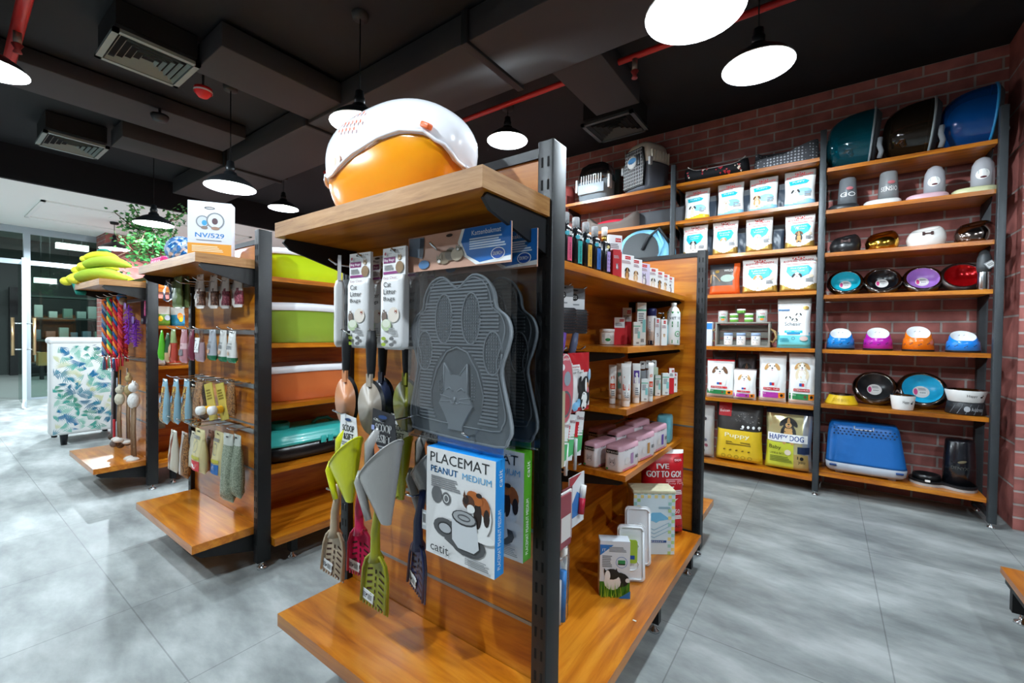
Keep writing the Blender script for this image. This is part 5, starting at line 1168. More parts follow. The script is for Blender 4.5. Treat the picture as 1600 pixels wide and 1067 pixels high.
# scoop holder sets
def sift_set(x, y, z, col, card, lab, s=1.0, txt='SCOOP'):
    o = thing('scoop_set', lab, 'scoop set', (x, y, z), 0, 'scoop and holder sets with cards'); m = C(col, .3, coat=.5); n = 24
    b = MB(); rings = []
    for k in range(9):
        t = k/8; r = .055*(1-.75*t**1.1)*s; rings.append([(r*cos(a) + .018*t*s, r*.62*sin(a), (-.02 + .05*cos(a)*(1-t) - .125*t)*s) for a in [2*pi*i/n for i in range(n)]])
    b.loft(rings[::-1], m, cap=False); b.add(rings[-1], [tuple(range(n))], m)
    b.loft([[(p[0]*.95, p[1]*.95, p[2]+.001) for p in r] for r in rings], m, cap=False); hc = b.build('holder_cup', o)
    b = MB(); b.tube([(p[0], p[1], p[2]) for p in rings[0] + rings[0][:1]], .0024, m, 6); b.build('cup_rim', hc)
    b = MB(); b.tube([(-.05*s, -.004, -.055*s), (-.056*s, -.01, -.075*s), (-.038*s, -.014, -.11*s), (-.022*s, -.014, -.145*s)], .008, m, 8, [.014*s, .013*s, .009*s, .007*s]); b.build('handle', o)
    b = MB(); b.tube([(-.05*s, .012, -.055*s), (-.045*s, .018, 0), (-.015*s, .02, .04*s)], .01, m, 8, [.012*s, .02*s, .016*s]); b.build('back_scoop', o)
    b = MB(); CD = C(card, .45); fg = INK if card != '#26262a' else WHITE; yy = .004
    pts = [(-.030, .086), (.026, .080), (.034, .03), (.030, -.02), (.0, -.045), (-.028, -.02), (-.034, .03)]; b.T = Matrix.Translation((.004, 0, -.022*s)) @ Matrix.Scale(1.22, 4)
    b.prism([(p[0]*s, p[1]*s) for p in pts], yy, yy+.0012, CD, 'y'); b.front(yy); b.tx('SCOOP', -.022*s, .020*s, .048*s, .014*s, fg, 0, 1); b.tx('&SIFT', -.018*s, .018*s, .030*s, .014*s, fg, 0, 1)
    b.lines(-.024*s, .022*s, .016*s, .026*s, 2, GREY); 
    if card == '#26262a': b.pg([(-.028*s, .045*s), (-.02*s, .028*s), (-.004*s, .012*s), (-.022*s, .0)], C('#c8703c')); b.cat(.012*s, .004*s, .013*s, C('#5f5b58'), C('#8a8580'), False); b.tx('MODERNA', -.014*s, .018*s, -.02*s, .006*s, WHITE); b.rc(-.03*s, .05*s, -.022*s, .058*s, C('#9aa6d8'), 1)
    else:
        for i in range(3): b.el((-.018+.017*i)*s, .004*s, .005*s, .008*s, C('#7b7470'), 8)
    b.el(-.0, .074*s, .012*s, .0035*s, C('#15396b'), 8); b.build('hang_card', o)
    return o
sift_set(-.975, .638, .815, '#d3d613', '#e9e9ea', 'bright yellow scoop set with white card hanging at the left', .95)
sift_set(-.828, .632, .828, '#a5a3a0', '#26262a', 'grey scoop set with black card hanging beside the yellow one', 1.13)
sift_set(-.768, .735, .82, '#8f8c88', '#26262a', 'second grey scoop set hanging further back near the placemat box', 1.1)
sift_set(-.90, .735, .81, '#a9b012', '#e9e9ea', 'second yellow scoop set partly hidden behind the grey one', .95)
# slotted litter scoops
def litter_scoop(x, y, ztop, rz, col, lab, L=1.0, tilt=0):
    o = thing('litter_scoop', lab, 'scoop', (x, y, ztop), 0, 'hanging slotted litter scoops', (0, tilt, rz)); m = C(col, .4, coat=.3); SL = C('#3a1808', .8)
    b = MB(); b.tube([(0, 0, .008), (0, 0, -.01), (.0, -.006, -.07*L), (-.002, -.002, -.125*L), (0, 0, -.145*L)], .01, m, 10, [.008, .0085, .011, .012, .02]); b.build('handle', o)
    zt = -.14*L; h = .125*L; w = .094*L; pts = [(-.016, zt+.006), (.016, zt+.006), (w*.36, zt-.012), (w*.46, zt-.04), (w*.5, zt-h), (-w*.5, zt-h), (-w*.46, zt-.04), (-w*.36, zt-.012)]
    b = MB(); b.prism(pts, .002, .0055, m, 'y'); e = [(p[0], .0, p[1]) for p in [pts[5], pts[6], pts[7], pts[0], pts[1], pts[2], pts[3], pts[4]]]; b.tube([(p[0], -.003, p[2]) for p in e], .0038, m, 6)
    for i in range(9): X = -w*.47 + w*.94*i/8; b.box(X-.002, X+.002, .002, .0055, zt-h-.009, zt-h, m)
    b.front(.002); sp = b.build('slotted_pan', o)
    b = MB(); b.front(.002)
    for r in range(6):
        zz = zt - .030 - r*.0165*L
        for s in (-1, 1):
            if r == 5 and s < 0: continue
            b.pg([(s*.012, zz), (s*.012, zz-.005), (s*.031, zz-.012), (s*.031, zz-.007)], SL)
        b.pg([(-.0022, zz-.002), (.0022, zz-.002), (.0022, zz-.012), (-.0022, zz-.012)], SL)
    b.build('slots', sp)
    b = MB(); b.T = Matrix.Rotation(.12, 4, 'Y'); b.box(-.018, .026, -.0005, .0005, zt-h+.004, zt-h+.030, C('#ededed', .5), 0); b.front(-.0006); b.barcode(.004, zt-h+.006, .024, zt-h+.027, 5); b.lines(-.014, .002, zt-h+.010, zt-h+.024, 3, GREY); b.build('price_sticker', sp)
    return o
litter_scoop(-1.058, .672, .682, .1, '#b5a085', 'beige slotted litter scoop, leftmost of the four hanging low', .93, .10)
litter_scoop(-1.022, .715, .690, .15, '#c4154e', 'pink slotted litter scoop between the beige and the mustard one', .95)
litter_scoop(-.882, .668, .685, .05, '#8f8f14', 'mustard slotted litter scoop, largest of the four hanging low', 1.0, .05)
litter_scoop(-.762, .70, .722, -.3, '#1c2550', 'navy slotted litter scoop, rightmost of the four', .93, .12)
x, w, h = fit(637, 648, 775, .64, .72); b = MB(); b.box(-.008, .008, -.0005, .0005, 0, .045, C('#cfd1d2', .5)); b.front(-.0005); b.barcode(-.006, .01, .006, .04, 2); tag(b.build('price_tag', loc=(-.742, .690, .648)), 'small white price tag on the hook above the navy scoop', 'tag')

# ================================================================ near gondola, aisle side
# peg section
for y, z, L in ((1.25, 1.255, .20), (1.36, 1.255, .20), (1.19, 1.05, .22), (1.27, 1.05, .20), (1.36, 1.05, .20), (1.16, .845, .2), (1.26, .845, .2), (1.36, .845, .2), (1.16, .65, .2), (1.25, .65, .2), (1.34, .65, .2)): hook(G1, -.872, y, z, L, '+x')
for z in (1.262, 1.055, .85, .655): rail(G1, .92, 1.46, -.873, z, 'y')
R90 = radians(90)
def brush(y, lab, x=-.665):
    o = thing('pet_brush', lab, 'brush', (x, y, 1.02), radians(62), 'pet brushes on white cards')
    b = MB(); b.box(-.04, .04, .012, .014, .165, .235, C('#dfe0e2', .4)); b.front(.012); b.rc(-.04, .20, .04, .235, C('#77797c'), 1); b.el(0, .205, .014, .012, INK); b.tx('GS', -.008, .008, .200, .009, WHITE); b.lines(-.02, .02, .178, .184, 1, GREY); b.el(0, .228, .014, .003, INK, 8); b.build('header_card', o)
    b = MB(); b.box(-.042, .042, -.006, .010, .085, .165, DK, .006)
    for i in range(9):
        for j in range(8): b.box(-.036+.009*i, -.0348+.009*i, -.016, -.005, .092+.009*j, .0935+.009*j, C('#8a6f66', .4))
    b.build('bristle_head', o)
    b = MB(); b.tube([(0, .002, .088), (-.008, .002, .05), (-.022, .002, -.005)], .012, C('#6d4aa0' if y < 1.27 else '#59607a', .4), 8, [.010, .013, .010]); b.build('handle', o); return o
brush(1.175, 'pet brush on white card half hidden by the black post', -.655); brush(1.275, 'pet brush on white card, further one, with black bristle head')
for k, (y, x) in enumerate(((1.13, -.69), (1.20, -.70))):
    b = MB(); b.T = Matrix.Rotation(.35, 4, 'Y'); b.box(-.022, .022, -.002, .002, 0, .13, C('#9fb3c9', .4), .001); b.front(-.002); b.rc(-.02, .05, .02, .1, DK, 1); b.lines(-.015, .015, .01, .04, 3, WHITE)
    tag(b.build('comb_pack', loc=(x, y, 1.0), rotz=R90), ('blue and black comb pack below the brushes, nearer one', 'blue and black comb pack below the brushes, further one')[k], 'comb')
# red pack with bernese dog, pink clipper pack, beige sticks
o = thing('wipes_pack', 'red and white hanging pack picturing a black, tan and white dog', 'pack', (-.66, 1.287, .848), R90); w, h = .155, .195
b = pouch(w, h, .02, lambda u, v: RED if (v < .09 or v > .72 - .12*u) else C('#f1efee', .35), 81, .7, wob=.002); b.rc(-.44*w, .73*h, -.12*w, .81*h, WHITE); b.tx('beaphar', -.42*w, -.14*w, .745*h, .05*h, RED); b.tx('Paw Tape', -.42*w, -.02*w, .65*h, .05*h, INK)
b.el(.12*w, .30*h, .26*w, .26*h, BLK); b.el(.1*w, .18*h, .14*w, .16*h, WHITE); b.el(.16*w, .46*h, .16*w, .14*h, BLK); b.el(.24*w, .43*h, .07*w, .06*h, C('#b06a2c')); b.el(.17*w, .45*h, .04*w, .12*h, WHITE); b.el(.26*w, .36*h, .05*w, .05*h, C('#d97a86')); b.el(-.12*w, .48*h, .08*w, .14*h, BLK, 10, -.3); b.el(.33*w, .62*h, .08*w, .1*h, C('#9fc6e0')); b.el(-.3*w, .12*h, .12*w, .08*h, C('#7db7dc')); b.el(-.15*w, .17*h, .09*w, .07*h, C('#7db7dc')); b.build('pack_body', o)
o = thing('clipper_pack', 'oval pink and grey nail clipper pack beside the red dog pack', 'pack', (-.63, 1.135, .835), R90)
b = MB(); b.prism([(.05*cos(t), .105+.105*sin(t)*(1 if sin(t) > 0 else 1)) for t in [2*pi*i/28 for i in range(28)]], -.006, .006, C('#c8626e', .35), 'y'); b.front(-.006); b.ring(0, .105, .05, .105, .004, C('#c9c5c0')); b.el(.01, .135, .02, .022, C('#8b9aa3')); b.el(0, .06, .03, .035, C('#a53a45')); b.ring(.0, .06, .034, .04, .007, C('#5d6469')); b.el(-.02, .17, .012, .01, WHITE, 10); b.tx('Pawise', -.03, .02, .19, .01, WHITE); b.build('card_and_clipper', o)
for k in range(2):
    b = MB(); b.prism(rr2(.022, .22, .008), -.004, .004, C('#b5a98a', .5), 'y'); tag(b.build('chew_stick', loc=(-.60-.01*k, 1.055+.035*k, .83), rotz=R90), ('long beige stick hanging close behind the black post', 'second long beige stick hanging behind the black post')[k], 'stick')
for k, (y, x, lab) in enumerate(((1.13, -.64, 'white and green card with red print, nearest of three'), (1.20, -.655, 'white and green card with red print, middle of three'), (1.27, -.66, 'white and green card with red print, furthest of three'))):
    o = thing('grooming_card', lab, 'card', (x, y, .665), R90, 'white and green hanging cards'); b = MB(); b.T = Matrix.Rotation(.18, 4, 'Y'); b.box(-.030, .030, -.002, .002, .04, .185, C('#eceeed', .4)); b.front(-.002); b.pg([(-.03, .04), (.03, .06), (.03, .125), (-.03, .10)], C('#4fae6a')); b.rc(-.03, .10, -.005, .15, RED, 1); b.tx('Dental', -.02, .026, .158, .012, C('#7a2040')); b.lines(-.01, .028, .105, .14, 4, WHITE); b.build('card', o)
    b = MB(); b.tube([(-.015, -.008, 0), (-.012, -.009, .10)], .006, (C('#9a9fa4', .4), WHITE, C('#c2c5c8', .4))[k]); b.build('brush_stem', o)
o = thing('toothbrush_card', 'white and blue card holding a red capped tube, low on the pegs', 'card', (-.655, 1.275, .478), R90); b = MB(); b.box(-.052, .052, -.002, .002, 0, .165, C('#e6e8eb', .4)); b.front(-.002); b.pg([(-.052, .03), (.03, .03), (.052, .05), (.052, .075), (.0, .11), (-.052, .06)], C('#3b7cc4')); b.pg([(-.052, .13), (-.052, .165), (.03, .165)], C('#a93a44')); b.build('card', o)
b = MB(); b.tube([(.012, -.012, .035), (.02, -.012, .085)], .011, C('#b8203c', .3)); b.tube([(.02, -.012, .085), (.03, -.012, .125)], .010, WHITE); b.build('tube', o)
for k, (y, x) in enumerate(((1.10, -.60), (1.15, -.625), (1.20, -.65))):
    b = MB(); b.box(-.032, .032, -.003, .003, 0, .15, C(('#8d3b45', '#e8e6e4', '#6b3038')[k], .4)); b.front(-.003); b.rc(-.028, .02, .028, .09, C(('#ded8d4', '#3b3136', '#dccfcf')[k]), 1); tag(b.build('toy_card', loc=(x, y, .49-.01*k), rotz=R90), ('dark red card nearest the post, low on the pegs', 'white and black card between the dark red ones, low on the pegs', 'dark red card beside the blue and white tube card')[k], 'card')
for k, (y, x, hh) in enumerate(((1.09, -.60, .19), (1.13, -.62, .22), (1.165, -.64, .20))):
    o = thing('clear_packet', ('clear packet with blue tube, lowest on the pegs', 'clear packet with pale sticks, lowest row', 'clear packet next to the wood panel, lowest row')[k], 'packet', (x, y, .27+.02*k), R90); b = pouch(.06, hh, .02, lambda u, v: FILM, 90+k, .6, wob=.002); b.build('film', o)
    b = MB(); b.tube([(0, 0, .01), (.004, 0, hh*.8)], .011, C(('#2f80c8', '#d9d4cc', '#c9c2c9')[k], .4)); b.tube([(-.018, 0, .01), (-.016, 0, hh*.7)], .006, C('#e4e2e0', .4)); b.build('contents', o)
# spray bottles on the top shelf
zt = 1.3055
for k, (y, col, nm) in enumerate(((1.062, '#4cb3dd', 'light blue'), (1.120, '#d8557c', 'pink'), (1.185, '#27a9a5', 'teal'), (1.252, '#e0ad3a', 'yellow'), (1.318, '#2c6cc0', 'blue'))):
    o = thing('spray_bottle', 'black spray bottle with clear cap and %s label' % nm, 'bottle', (-.625, y, zt), radians(52), 'black spray bottles on the top side shelf'); m = C('#15161a', .25, coat=.5); o.scale = (.95, .95, .85)
    b = MB(); b.lathe([(.020, 0), (.0225, .004), (.0225, .115), (.019, .128), (.011, .134), (.011, .142)], m, 20); bd = b.build('bottle_body', o)
    b = MB(); b.lathe([(.012, .142), (.012, .176), (.010, .179), (0, .179)], C('#cfd5d9', .15, trans=.5), 16); b.build('clear_cap', o)
    b = MB(); R = .0225; b.face(lambda X, Z, q: (sin(X/R)*(R+q), -cos(X/R)*(R+q), Z)); b.rc(-.001, .012, .017, .092, C(col, .4)); b.el(-.002, .105, .008, .008, C('#3fb3c8'), 8); vs, fs = glyphs('AHIN PAWS'); b.add(b._pp([(.012-.006*c, .018+.055*a) for a, c in vs]), fs, INK); b.lines(.004, .017, .098, .112, 3, WHITE); b.build('label', bd)
o = thing('dropper_bottle', 'black bottle with gold and white cap and lilac label', 'bottle', (-.625, 1.395, zt), radians(52)); b = MB(); b.lathe([(.019, 0), (.0215, .004), (.0215, .105), (.016, .115), (.009, .118)], C('#15161a', .25, coat=.5), 20); b.build('bottle_body', o)
b = MB(); b.lathe([(.009, .118), (.009, .135), (.006, .136)], C('#c9a04a', .2, 1.0), 14); b.lathe([(.010, .136), (.010, .165), (0, .166)], WHITE, 14); b.build('cap', o)
b = MB(); R = .0215; b.face(lambda X, Z, q: (sin(X/R)*(R+q), -cos(X/R)*(R+q), Z)); b.rc(.0, .012, .017, .08, C('#b59ad8')); b.el(.004, .095, .006, .006, C('#e3cf8a'), 8); b.lines(.003, .016, .02, .07, 4, INK); b.build('label', o)
# cartons
def carton(x, y, z, w, d, h, rz, side, lab, fn=None, name='carton', group=None, cat='box'):
    b = MB(); b.box(-w/2, w/2, -d/2, d/2, 0, h, side, .0008); b.front(-d/2)
    if fn: fn(b, w, h)
    # right-hand side face as well
    b.face(lambda X, Z, q: (w/2+q, X, Z)); b.lines(-d*.4, d*.4, h*.3, h*.8, 5, GREY, int(x*100))
    return tag(b.build(name, loc=(x, y, z), rotz=rz), lab, cat, group)
def two_tone(top, bot, brand='Beaphar', split=.62):
    def f(b, w, h):
        b.rc(-w/2, 0, w/2, h*split, bot, 1); b.rc(-w/2, h*split, w/2, h, top, 1); b.rc(.0, h*.84, w*.42, h*.93, RED, 1); b.tx(brand, .03*w, .4*w, h*.86, h*.045, WHITE); b.lines(-.4*w, .3*w, h*.68, h*.8, 3, GREY)
    return f
def pets(bg, who, brand=True):
    def f(b, w, h):
        b.rc(-w/2, 0, w/2, h, bg, 1)
        if brand: b.rc(-.15*w, h*.83, .25*w, h*.95, RED, 1); b.tx('Beaphar', -.12*w, .22*w, h*.86, h*.05, WHITE)
        b.lines(-.4*w, .3*w, h*.66, h*.78, 3, C('#b59aa0'))
        if who == 'dog': b.dog(0, h*.42, w*.26, TAN, CRM, BRN)
        elif who == 'terrier': b.dog(0, h*.42, w*.26, BRN, TAN, BLK)
        elif who == 'cat': b.cat(0, h*.42, w*.28, C('#8f8a94'), WHITE)
        else: b.dog(0, h*.4, w*.3, CRM, WHITE, BLK)
    return f
carton(-.63, 1.47, zt, .055, .045, .15, radians(55), WHITE, 'tall red and white carton beside the spray bottles', two_tone(C('#eeeff1'), RED))
carton(-.60, 1.425, zt, .03, .03, .09, radians(55), RED, 'short red carton tucked before the tall one', pets(RED, 'cat', False))
for k, (y, who, lab, h) in enumerate(((1.575, 'terrier', 'white carton with a brown dog, first after the red carton', .098), (1.665, 'dog', 'white carton with a tan dog, second after the red carton', .096), (1.76, 'cat', 'lilac and white carton with a grey cat', .092))):
    carton(-.625, y, zt, .075, .03, h, radians(70), C('#e7b9c4' if k < 2 else '#b9a6d4', .4), lab, pets(C('#f3f1f1') if k < 2 else C('#ddd3ea'), who))
for k, (y, who) in enumerate(((1.86, 'white'), (1.95, 'terrier'), (2.03, 'dog'), (2.105, 'cat'))):
    carton(-.62, y, zt, .07, .028, .086-.003*k, radians(72), WHITE, ('small white carton with black-eared dog, nearest of four on the shelf end', 'small white carton with a brown dog, second of four on the shelf end', 'small white carton with a tan dog, third of four on the shelf end', 'small white carton with a grey cat, last on the shelf end')[k], pets(WHITE, who), group='small cartons on the shelf end')
# second shelf
z = 1.0605
o = thing('jar', 'small white screw jar alone on the left of the second side shelf', 'jar', (-.80, 1.83, z)); b = MB(); b.lathe([(.030, 0), (.032, .003), (.032, .055)], WHITE, 22); R = .032; b.face(lambda X, Z, q: (sin(X/R)*(R+q), -cos(X/R)*(R+q), Z)); b.rc(-.01, .012, .04, .048, C('#eef0ec')); b.el(.018, .022, .012, .007, GREEN); b.lines(-.005, .03, .032, .046, 3, GREY); b.build('jar_body', o); b = MB(); b.lathe([(.034, .055), (.034, .068), (.031, .07), (0, .07)], C('#f6f6f6', .3), 22); b.build('lid', o)
def S(u0, u1, vt, yy, zz, lab, side, fn, rz=.6, dk=.7, name='carton', group=None):
    x, w, h = fit(u0, u1, vt, zz, yy, vt+30); w *= .80; return carton(x, yy+w*.2, zz, w, w*dk, h, rz, side, lab, fn, name, group)
S(956, 975, 496, 1.87, z, 'red and grey carton, left one on the second side shelf', RED, two_tone(C('#d6d9dc'), RED))
S(969, 986, 481, 1.98, z, 'red and grey carton standing behind the front red one', RED, two_tone(C('#d6d9dc'), RED))
def greenish(b, w, h): b.rc(-w/2, 0, w/2, h, C('#e9efec'), 1); b.rc(-w/2, h*.8, w/2, h*.84, C('#4fae8c'), 1); b.lines(-.35*w, .35*w, h*.5, h*.76, 5, GREY); b.barcode(-.1*w, h*.04, .35*w, h*.16, 4); b.rc(.1*w, h*.3, .45*w, h*.6, C('#8cd0cf'), 1)
S(992, 1009, 473, 1.92, z, 'tallest white and mint carton on the second side shelf', PALE, greenish)
S(987, 1000, 503, 1.80, z, 'short white carton before the tall mint one', PALE, greenish)
o = thing('aerosol_can', 'white aerosol can with navy cap behind the mint carton', 'can', (at_y(1017, 500, 2.02).x, 2.03, z), .6); b = MB(); b.lathe([(.022, 0), (.024, .003), (.024, .125), (.020, .135)], PALE, 20); R = .024; b.face(lambda X, Z, q: (sin(X/R)*(R+q), -cos(X/R)*(R+q), Z)); b.rc(-.02, .0, .02, .02, NAVY); b.lines(-.015, .015, .04, .11, 6, C('#7b94b8')); b.build('can_body', o); b = MB(); b.lathe([(.022, .135), (.022, .165), (.018, .17), (0, .17)], C('#20265e', .35), 20); b.build('cap', o)
S(1021, 1031, 497, 1.93, z, 'white carton with cat picture right of the aerosol', PALE, pets(C('#dfe6ea'), 'cat'))
S(1031, 1042, 499, 1.93, z, 'white carton with orange print beside the big bottle', PALE, pets(PALE, 'dog'))
o = thing('pump_bottle', 'pale blue pump bottle behind the small cartons', 'bottle', (at_y(1035, 500, 2.10).x, 2.11, z), .6); b = MB(); b.lathe([(.022, 0), (.024, .003), (.024, .09), (.012, .115)], C('#9fd3dc', .3), 18); b.build('bottle_body', o); b = MB(); b.lathe([(.010, .115), (.010, .135), (.004, .136), (.004, .15), (0, .151)], C('#9ea3a6', .2, 1.0), 14); b.box(-.022, .004, -.004, .004, .147, .153, C('#9ea3a6', .2, 1.0), .001); b.build('pump', o)
x, w, h = fit(1040, 1058, 472, z, 2.1); o = thing('shampoo_bottle', 'large white bottle with green label at the right end of the second side shelf', 'bottle', (x, 2.14, z), .55); R = .030
b = MB(); b.lathe([(R*.94, 0), (R, .004), (R, h*.76), (R*.7, h*.86), (R*.42, h*.9)], WHITE, 22); b.face(lambda X, Z, q: (sin(X/R)*(R+q), -cos(X/R)*(R+q), Z)); b.rc(-.04, h*.04, .04, h*.12, GREEN); b.rc(-.04, h*.42, .04, h*.55, GREEN); b.rc(-.04, h*.74, .04, h*.78, GREEN); b.tx('VET 10', -.026, .026, h*.6, h*.06, NAVY); b.tx('SHAMPOO', -.024, .024, h*.46, h*.04, WHITE); b.ring(.012, h*.26, .014, .014, .003, GREEN); b.dog(.012, h*.26, .007, BRN, WHITE, BRN, False); b.build('bottle_body', o)
b = MB(); b.lathe([(R*.42, h*.9), (R*.42, h*.99), (0, h)], WHITE, 16); b.build('cap', o)
# third shelf: tubes
z = .8325
def tube(u0, u1, vt, yy, lab, fn, rz=.6, mat=None):
    x, w, h = fit(u0, u1, vt, z, yy, vt+35); w *= .92; o = thing('ointment_tube', lab, 'tube', (x, yy+.02, z), rz, 'standing tubes on the third side shelf'); r = w/2
    b = MB(); b.lathe([(r*.82, 0), (r*.86, .002), (r*.86, h*.14)], PALE, 18); b.build('cap', o)
    n = 18; rings = [[(r*k*cos(a), r*kd*sin(a), hh) for a in [2*pi*i/n for i in range(n)]] for hh, k, kd in ((h*.14, .9, .9), (h*.3, .95, .85), (h*.6, 1, .6), (h*.9, 1.02, .2), (h, 1.02, .06))]
    b = MB(); b.loft(rings, mat or PALE); b.face(lambda X, Z, q: (X, -r*(.9-.84*max(0, (Z/h-.14)/.86))*sqrt(max(.02, 1-(X/r*.96)**2)) - q - .0012, Z)); fn(b, r, h); b.build('tube_body', o); return o
def kb(b, r, h): b.tx('KB', -.45*r, .4*r, h*.62, h*.08, C('#e26a2a'), .3, 1); b.rc(-.7*r, h*.38, .6*r, h*.52, C('#dd4a26')); b.tx('cats', -.5*r, .4*r, h*.41, h*.07, WHITE); b.lines(-.4*r, .5*r, h*.2, h*.34, 3, GREY)
def purple(b, r, h): b.rc(-.7*r, h*.5, .7*r, h*.82, C('#5a3d9a')); b.el(0, h*.72, .35*r, h*.05, WHITE); b.tx('malt', -.4*r, .4*r, h*.56, h*.05, WHITE); b.lines(-.4*r, .5*r, h*.2, h*.4, 4, GREY)
tube(948, 960, 570, 1.60, 'slim white tube with orange print, leftmost on the third side shelf', kb)
tube(960, 971, 568, 1.74, 'white and teal tube behind the leftmost orange-print tube', lambda b, r, h: (b.rc(-.7*r, h*.3, .7*r, h*.75, C('#6aa49c')), b.tx('care', -.5*r, .5*r, h*.5, h*.06, WHITE)))
tube(967, 983, 568, 1.57, 'white tube with orange print at the shelf corner', kb); tube(972, 984, 565, 1.68, 'white tube behind the corner one', kb)
tube(985, 998, 568, 1.68, 'white tube with purple label right of the shelf corner', purple)
tube(1010, 1019, 567, 1.76, 'slim white and orange tube in front of the clear packs', kb)
S(999, 1012, 592, 1.76, z, 'short white carton behind the purple tube', PALE, greenish)
for k, (u, yy) in enumerate(((1000, 1.86), (1009, 1.92), (1018, 1.98))):
    p = at_y(u, 590, yy); o = thing('dental_pack', 'clear hang pack standing behind the tubes, %s of three' % ('left', 'middle', 'right')[k], 'pack', (p.x, yy+.03, z), .6, 'clear hang packs behind the tubes')
    b = MB(); b.box(-.018, .018, -.008, .008, 0, .125, FILM if k < 2 else C('#cfe0c8', .3), .002); b.prism(rr2(.024, .035, .006, 4, 0, .14), -.001, .001, C('#d9dcdc', .3), 'y'); b.front(-.001); b.el(0, .145, .006, .003, INK, 8); b.build('pack_shell', o); b = MB(); b.box(-.014, .014, -.004, .004, .005, .115, C(('#9a9fa2', '#b5b9bb', '#7ba46a')[k], .4), .001); b.build('pack_card', o)
S(1021, 1032, 586, 1.97, z, 'white jar-like carton with green paw, middle right of the third side shelf', C('#6fae7e', .4), greenish); S(1032, 1045, 583, 2.02, z, 'white and grey carton on the third side shelf', PALE, greenish); S(1043, 1053, 575, 2.08, z, 'red and white carton with dog, right end of third side shelf', RED, two_tone(PALE, RED)); S(1050, 1058, 582, 2.15, z, 'purple edged carton at the very right of the third side shelf', PURP, pets(PALE, 'terrier'))
# fourth shelf: wipes
z = .5885
def wipes(x, y, rz, lab, pic, zz=z, w=.062, d=.16, h=.098):
    o = thing('wipes_pack', lab, 'pack', (x, y, zz), rz, 'white and pink packs of wipes'); P = C('#efeaec', .35); PK = C('#d9a7b6', .35)
    b = MB(); rings = [rr4(w*k, d*k2, hh, 0, 9, 36) for hh, k, k2 in ((0, .9, .95), (.008, 1, 1), (h*.8, 1, 1), (h*.97, .95, .98), (h, .8, .9))]
    b.loft(rings, [P, P, PK, PK]); b.front(-d/2); b.cat(0, h*.34, w*.42, C('#cdc4c4'), C('#ece4e4'), False); b.rc(-.34*w, h*.70, .36*w, h*.86, INK, 1); b.tx('trend', -.3*w, .32*w, h*.73, h*.10, WHITE, 0, 1); b.el(-.02, h*.1, .006, .004, GREEN, 6)
    b.face(lambda X, Z, q: (w/2+q+.0004, X, Z)); b.tx('Cat wipes', -.3*d, .2*d, h*.76, h*.09, INK); b.rc(.0, h*.2, .14*d, h*.62, C(pic), 1); b.tx('80', .24*d, .38*d, h*.36, h*.14, INK); b.lines(-.4*d, .3*d, h*.04, h*.12, 2, C('#d9748f')); b.el(-.2*d, h*.4, .1*d, h*.14, C('#e6ddd9'))
    b.build('pack_body', o); return o
wipes(-.728, 1.62, -.12, 'pack of pink-topped wipes at the left front corner of the fourth side shelf', '#c9a0b0', h=.095)
wipes(-.636, 1.62, -.10, 'pack of pink-topped wipes nearest the shelf corner, cat face forward', '#b48ab5', w=.07)
wipes(-.628, 1.80, -.12, 'pack of pink-topped wipes behind the corner one, tan picture', '#c9914f', h=.105)
wipes(-.625, 1.98, -.08, 'pack of pink-topped wipes with purple picture', '#6d4aa5', h=.11)
wipes(-.715, 1.80, -.1, 'pack of pink-topped wipes in the second row', '#c9a0b0', h=.11); wipes(-.71, 1.985, -.12, 'pack of pink-topped wipes in the second row, further back', '#b48ab5', h=.12); wipes(-.80, 1.80, -.1, 'pack of pink-topped wipes by the back panel', '#c9a0b0', h=.11)
o = thing('wipes_pack', 'turquoise pack of wipes with a yorkshire dog at the end of the fourth shelf', 'pack', (-.632, 2.155, z), .1); b = MB(); b.loft([rr4(.065*k, .10*k, hh, 0, 5, 28) for hh, k in ((0, .9), (.008, 1), (.115, 1), (.128, .9))], C('#6fb9c6', .35)); b.front(-.05); b.dog(-.004, .080, .034, TAN, CRM, BRN); b.build('pack_body', o)
# base shelf goods
z = .1555
def grass(b, w, h):
    b.rc(-w/2, 0, w/2, h, C('#e3e8ee'), 1); b.pg([(-w/2, h*.93), (-.05*w, h*.93), (-w/2, h*.73)], C('#2b78c4')); b.tx('IT', -.42*w, -.3*w, h*.81, h*.05, WHITE); b.lines(-.2*w, .4*w, h*.8, h*.9, 4, GREY); b.lines(-.42*w, -.08*w, h*.52, h*.74, 7, GREY)
    b.ring(.22*w, h*.62, .19*w, .19*w, .014*w, C('#3c74c0')); b.rc(.1*w, h*.59, .34*w, h*.66, GREEN, 1); b.rc(.1*w, h*.575, .34*w, h*.595, INK, 1)
    b.rc(-w/2, 0, w/2, h*.26, C('#3c7a1c'), 1); b.el(.12*w, h*.3, .36*w, h*.14, INK); b.el(-.08*w, h*.26, .28*w, h*.15, WHITE); b.el(-.1*w, h*.4, .25*w, h*.10, INK); b.el(-.24*w, h*.37, .09*w, h*.10, WHITE); b.pg([(.0, h*.44), (.1*w, h*.41), (.06*w, h*.52)], INK); b.pg([(-.36*w, h*.42), (-.28*w, h*.45), (-.36*w, h*.51)], INK); b.el(.42*w, h*.3, .07*w, h*.04, WHITE)
    rnd = random.Random(9)
    for i in range(60): x = rnd.uniform(-.48, .46)*w; hh = rnd.uniform(.08, .30)*h; b.pg([(x, 0), (x+.03*w, 0), (x+rnd.uniform(-.05, .08)*w, hh)], C(rnd.choice(('#5b9a22', '#86b92c', '#2f6a1a', '#b6cf3e'))))
    b.pg([(w*.1, 0), (w/2, 0), (w/2, h*.14)], C('#2b78c4'))
carton(-.618, 1.51, z, .108, .048, .20, radians(32), C('#cfd6de', .4), 'pet grass carton with black and white cat, nearest on the base shelf', grass, 'grass_box')
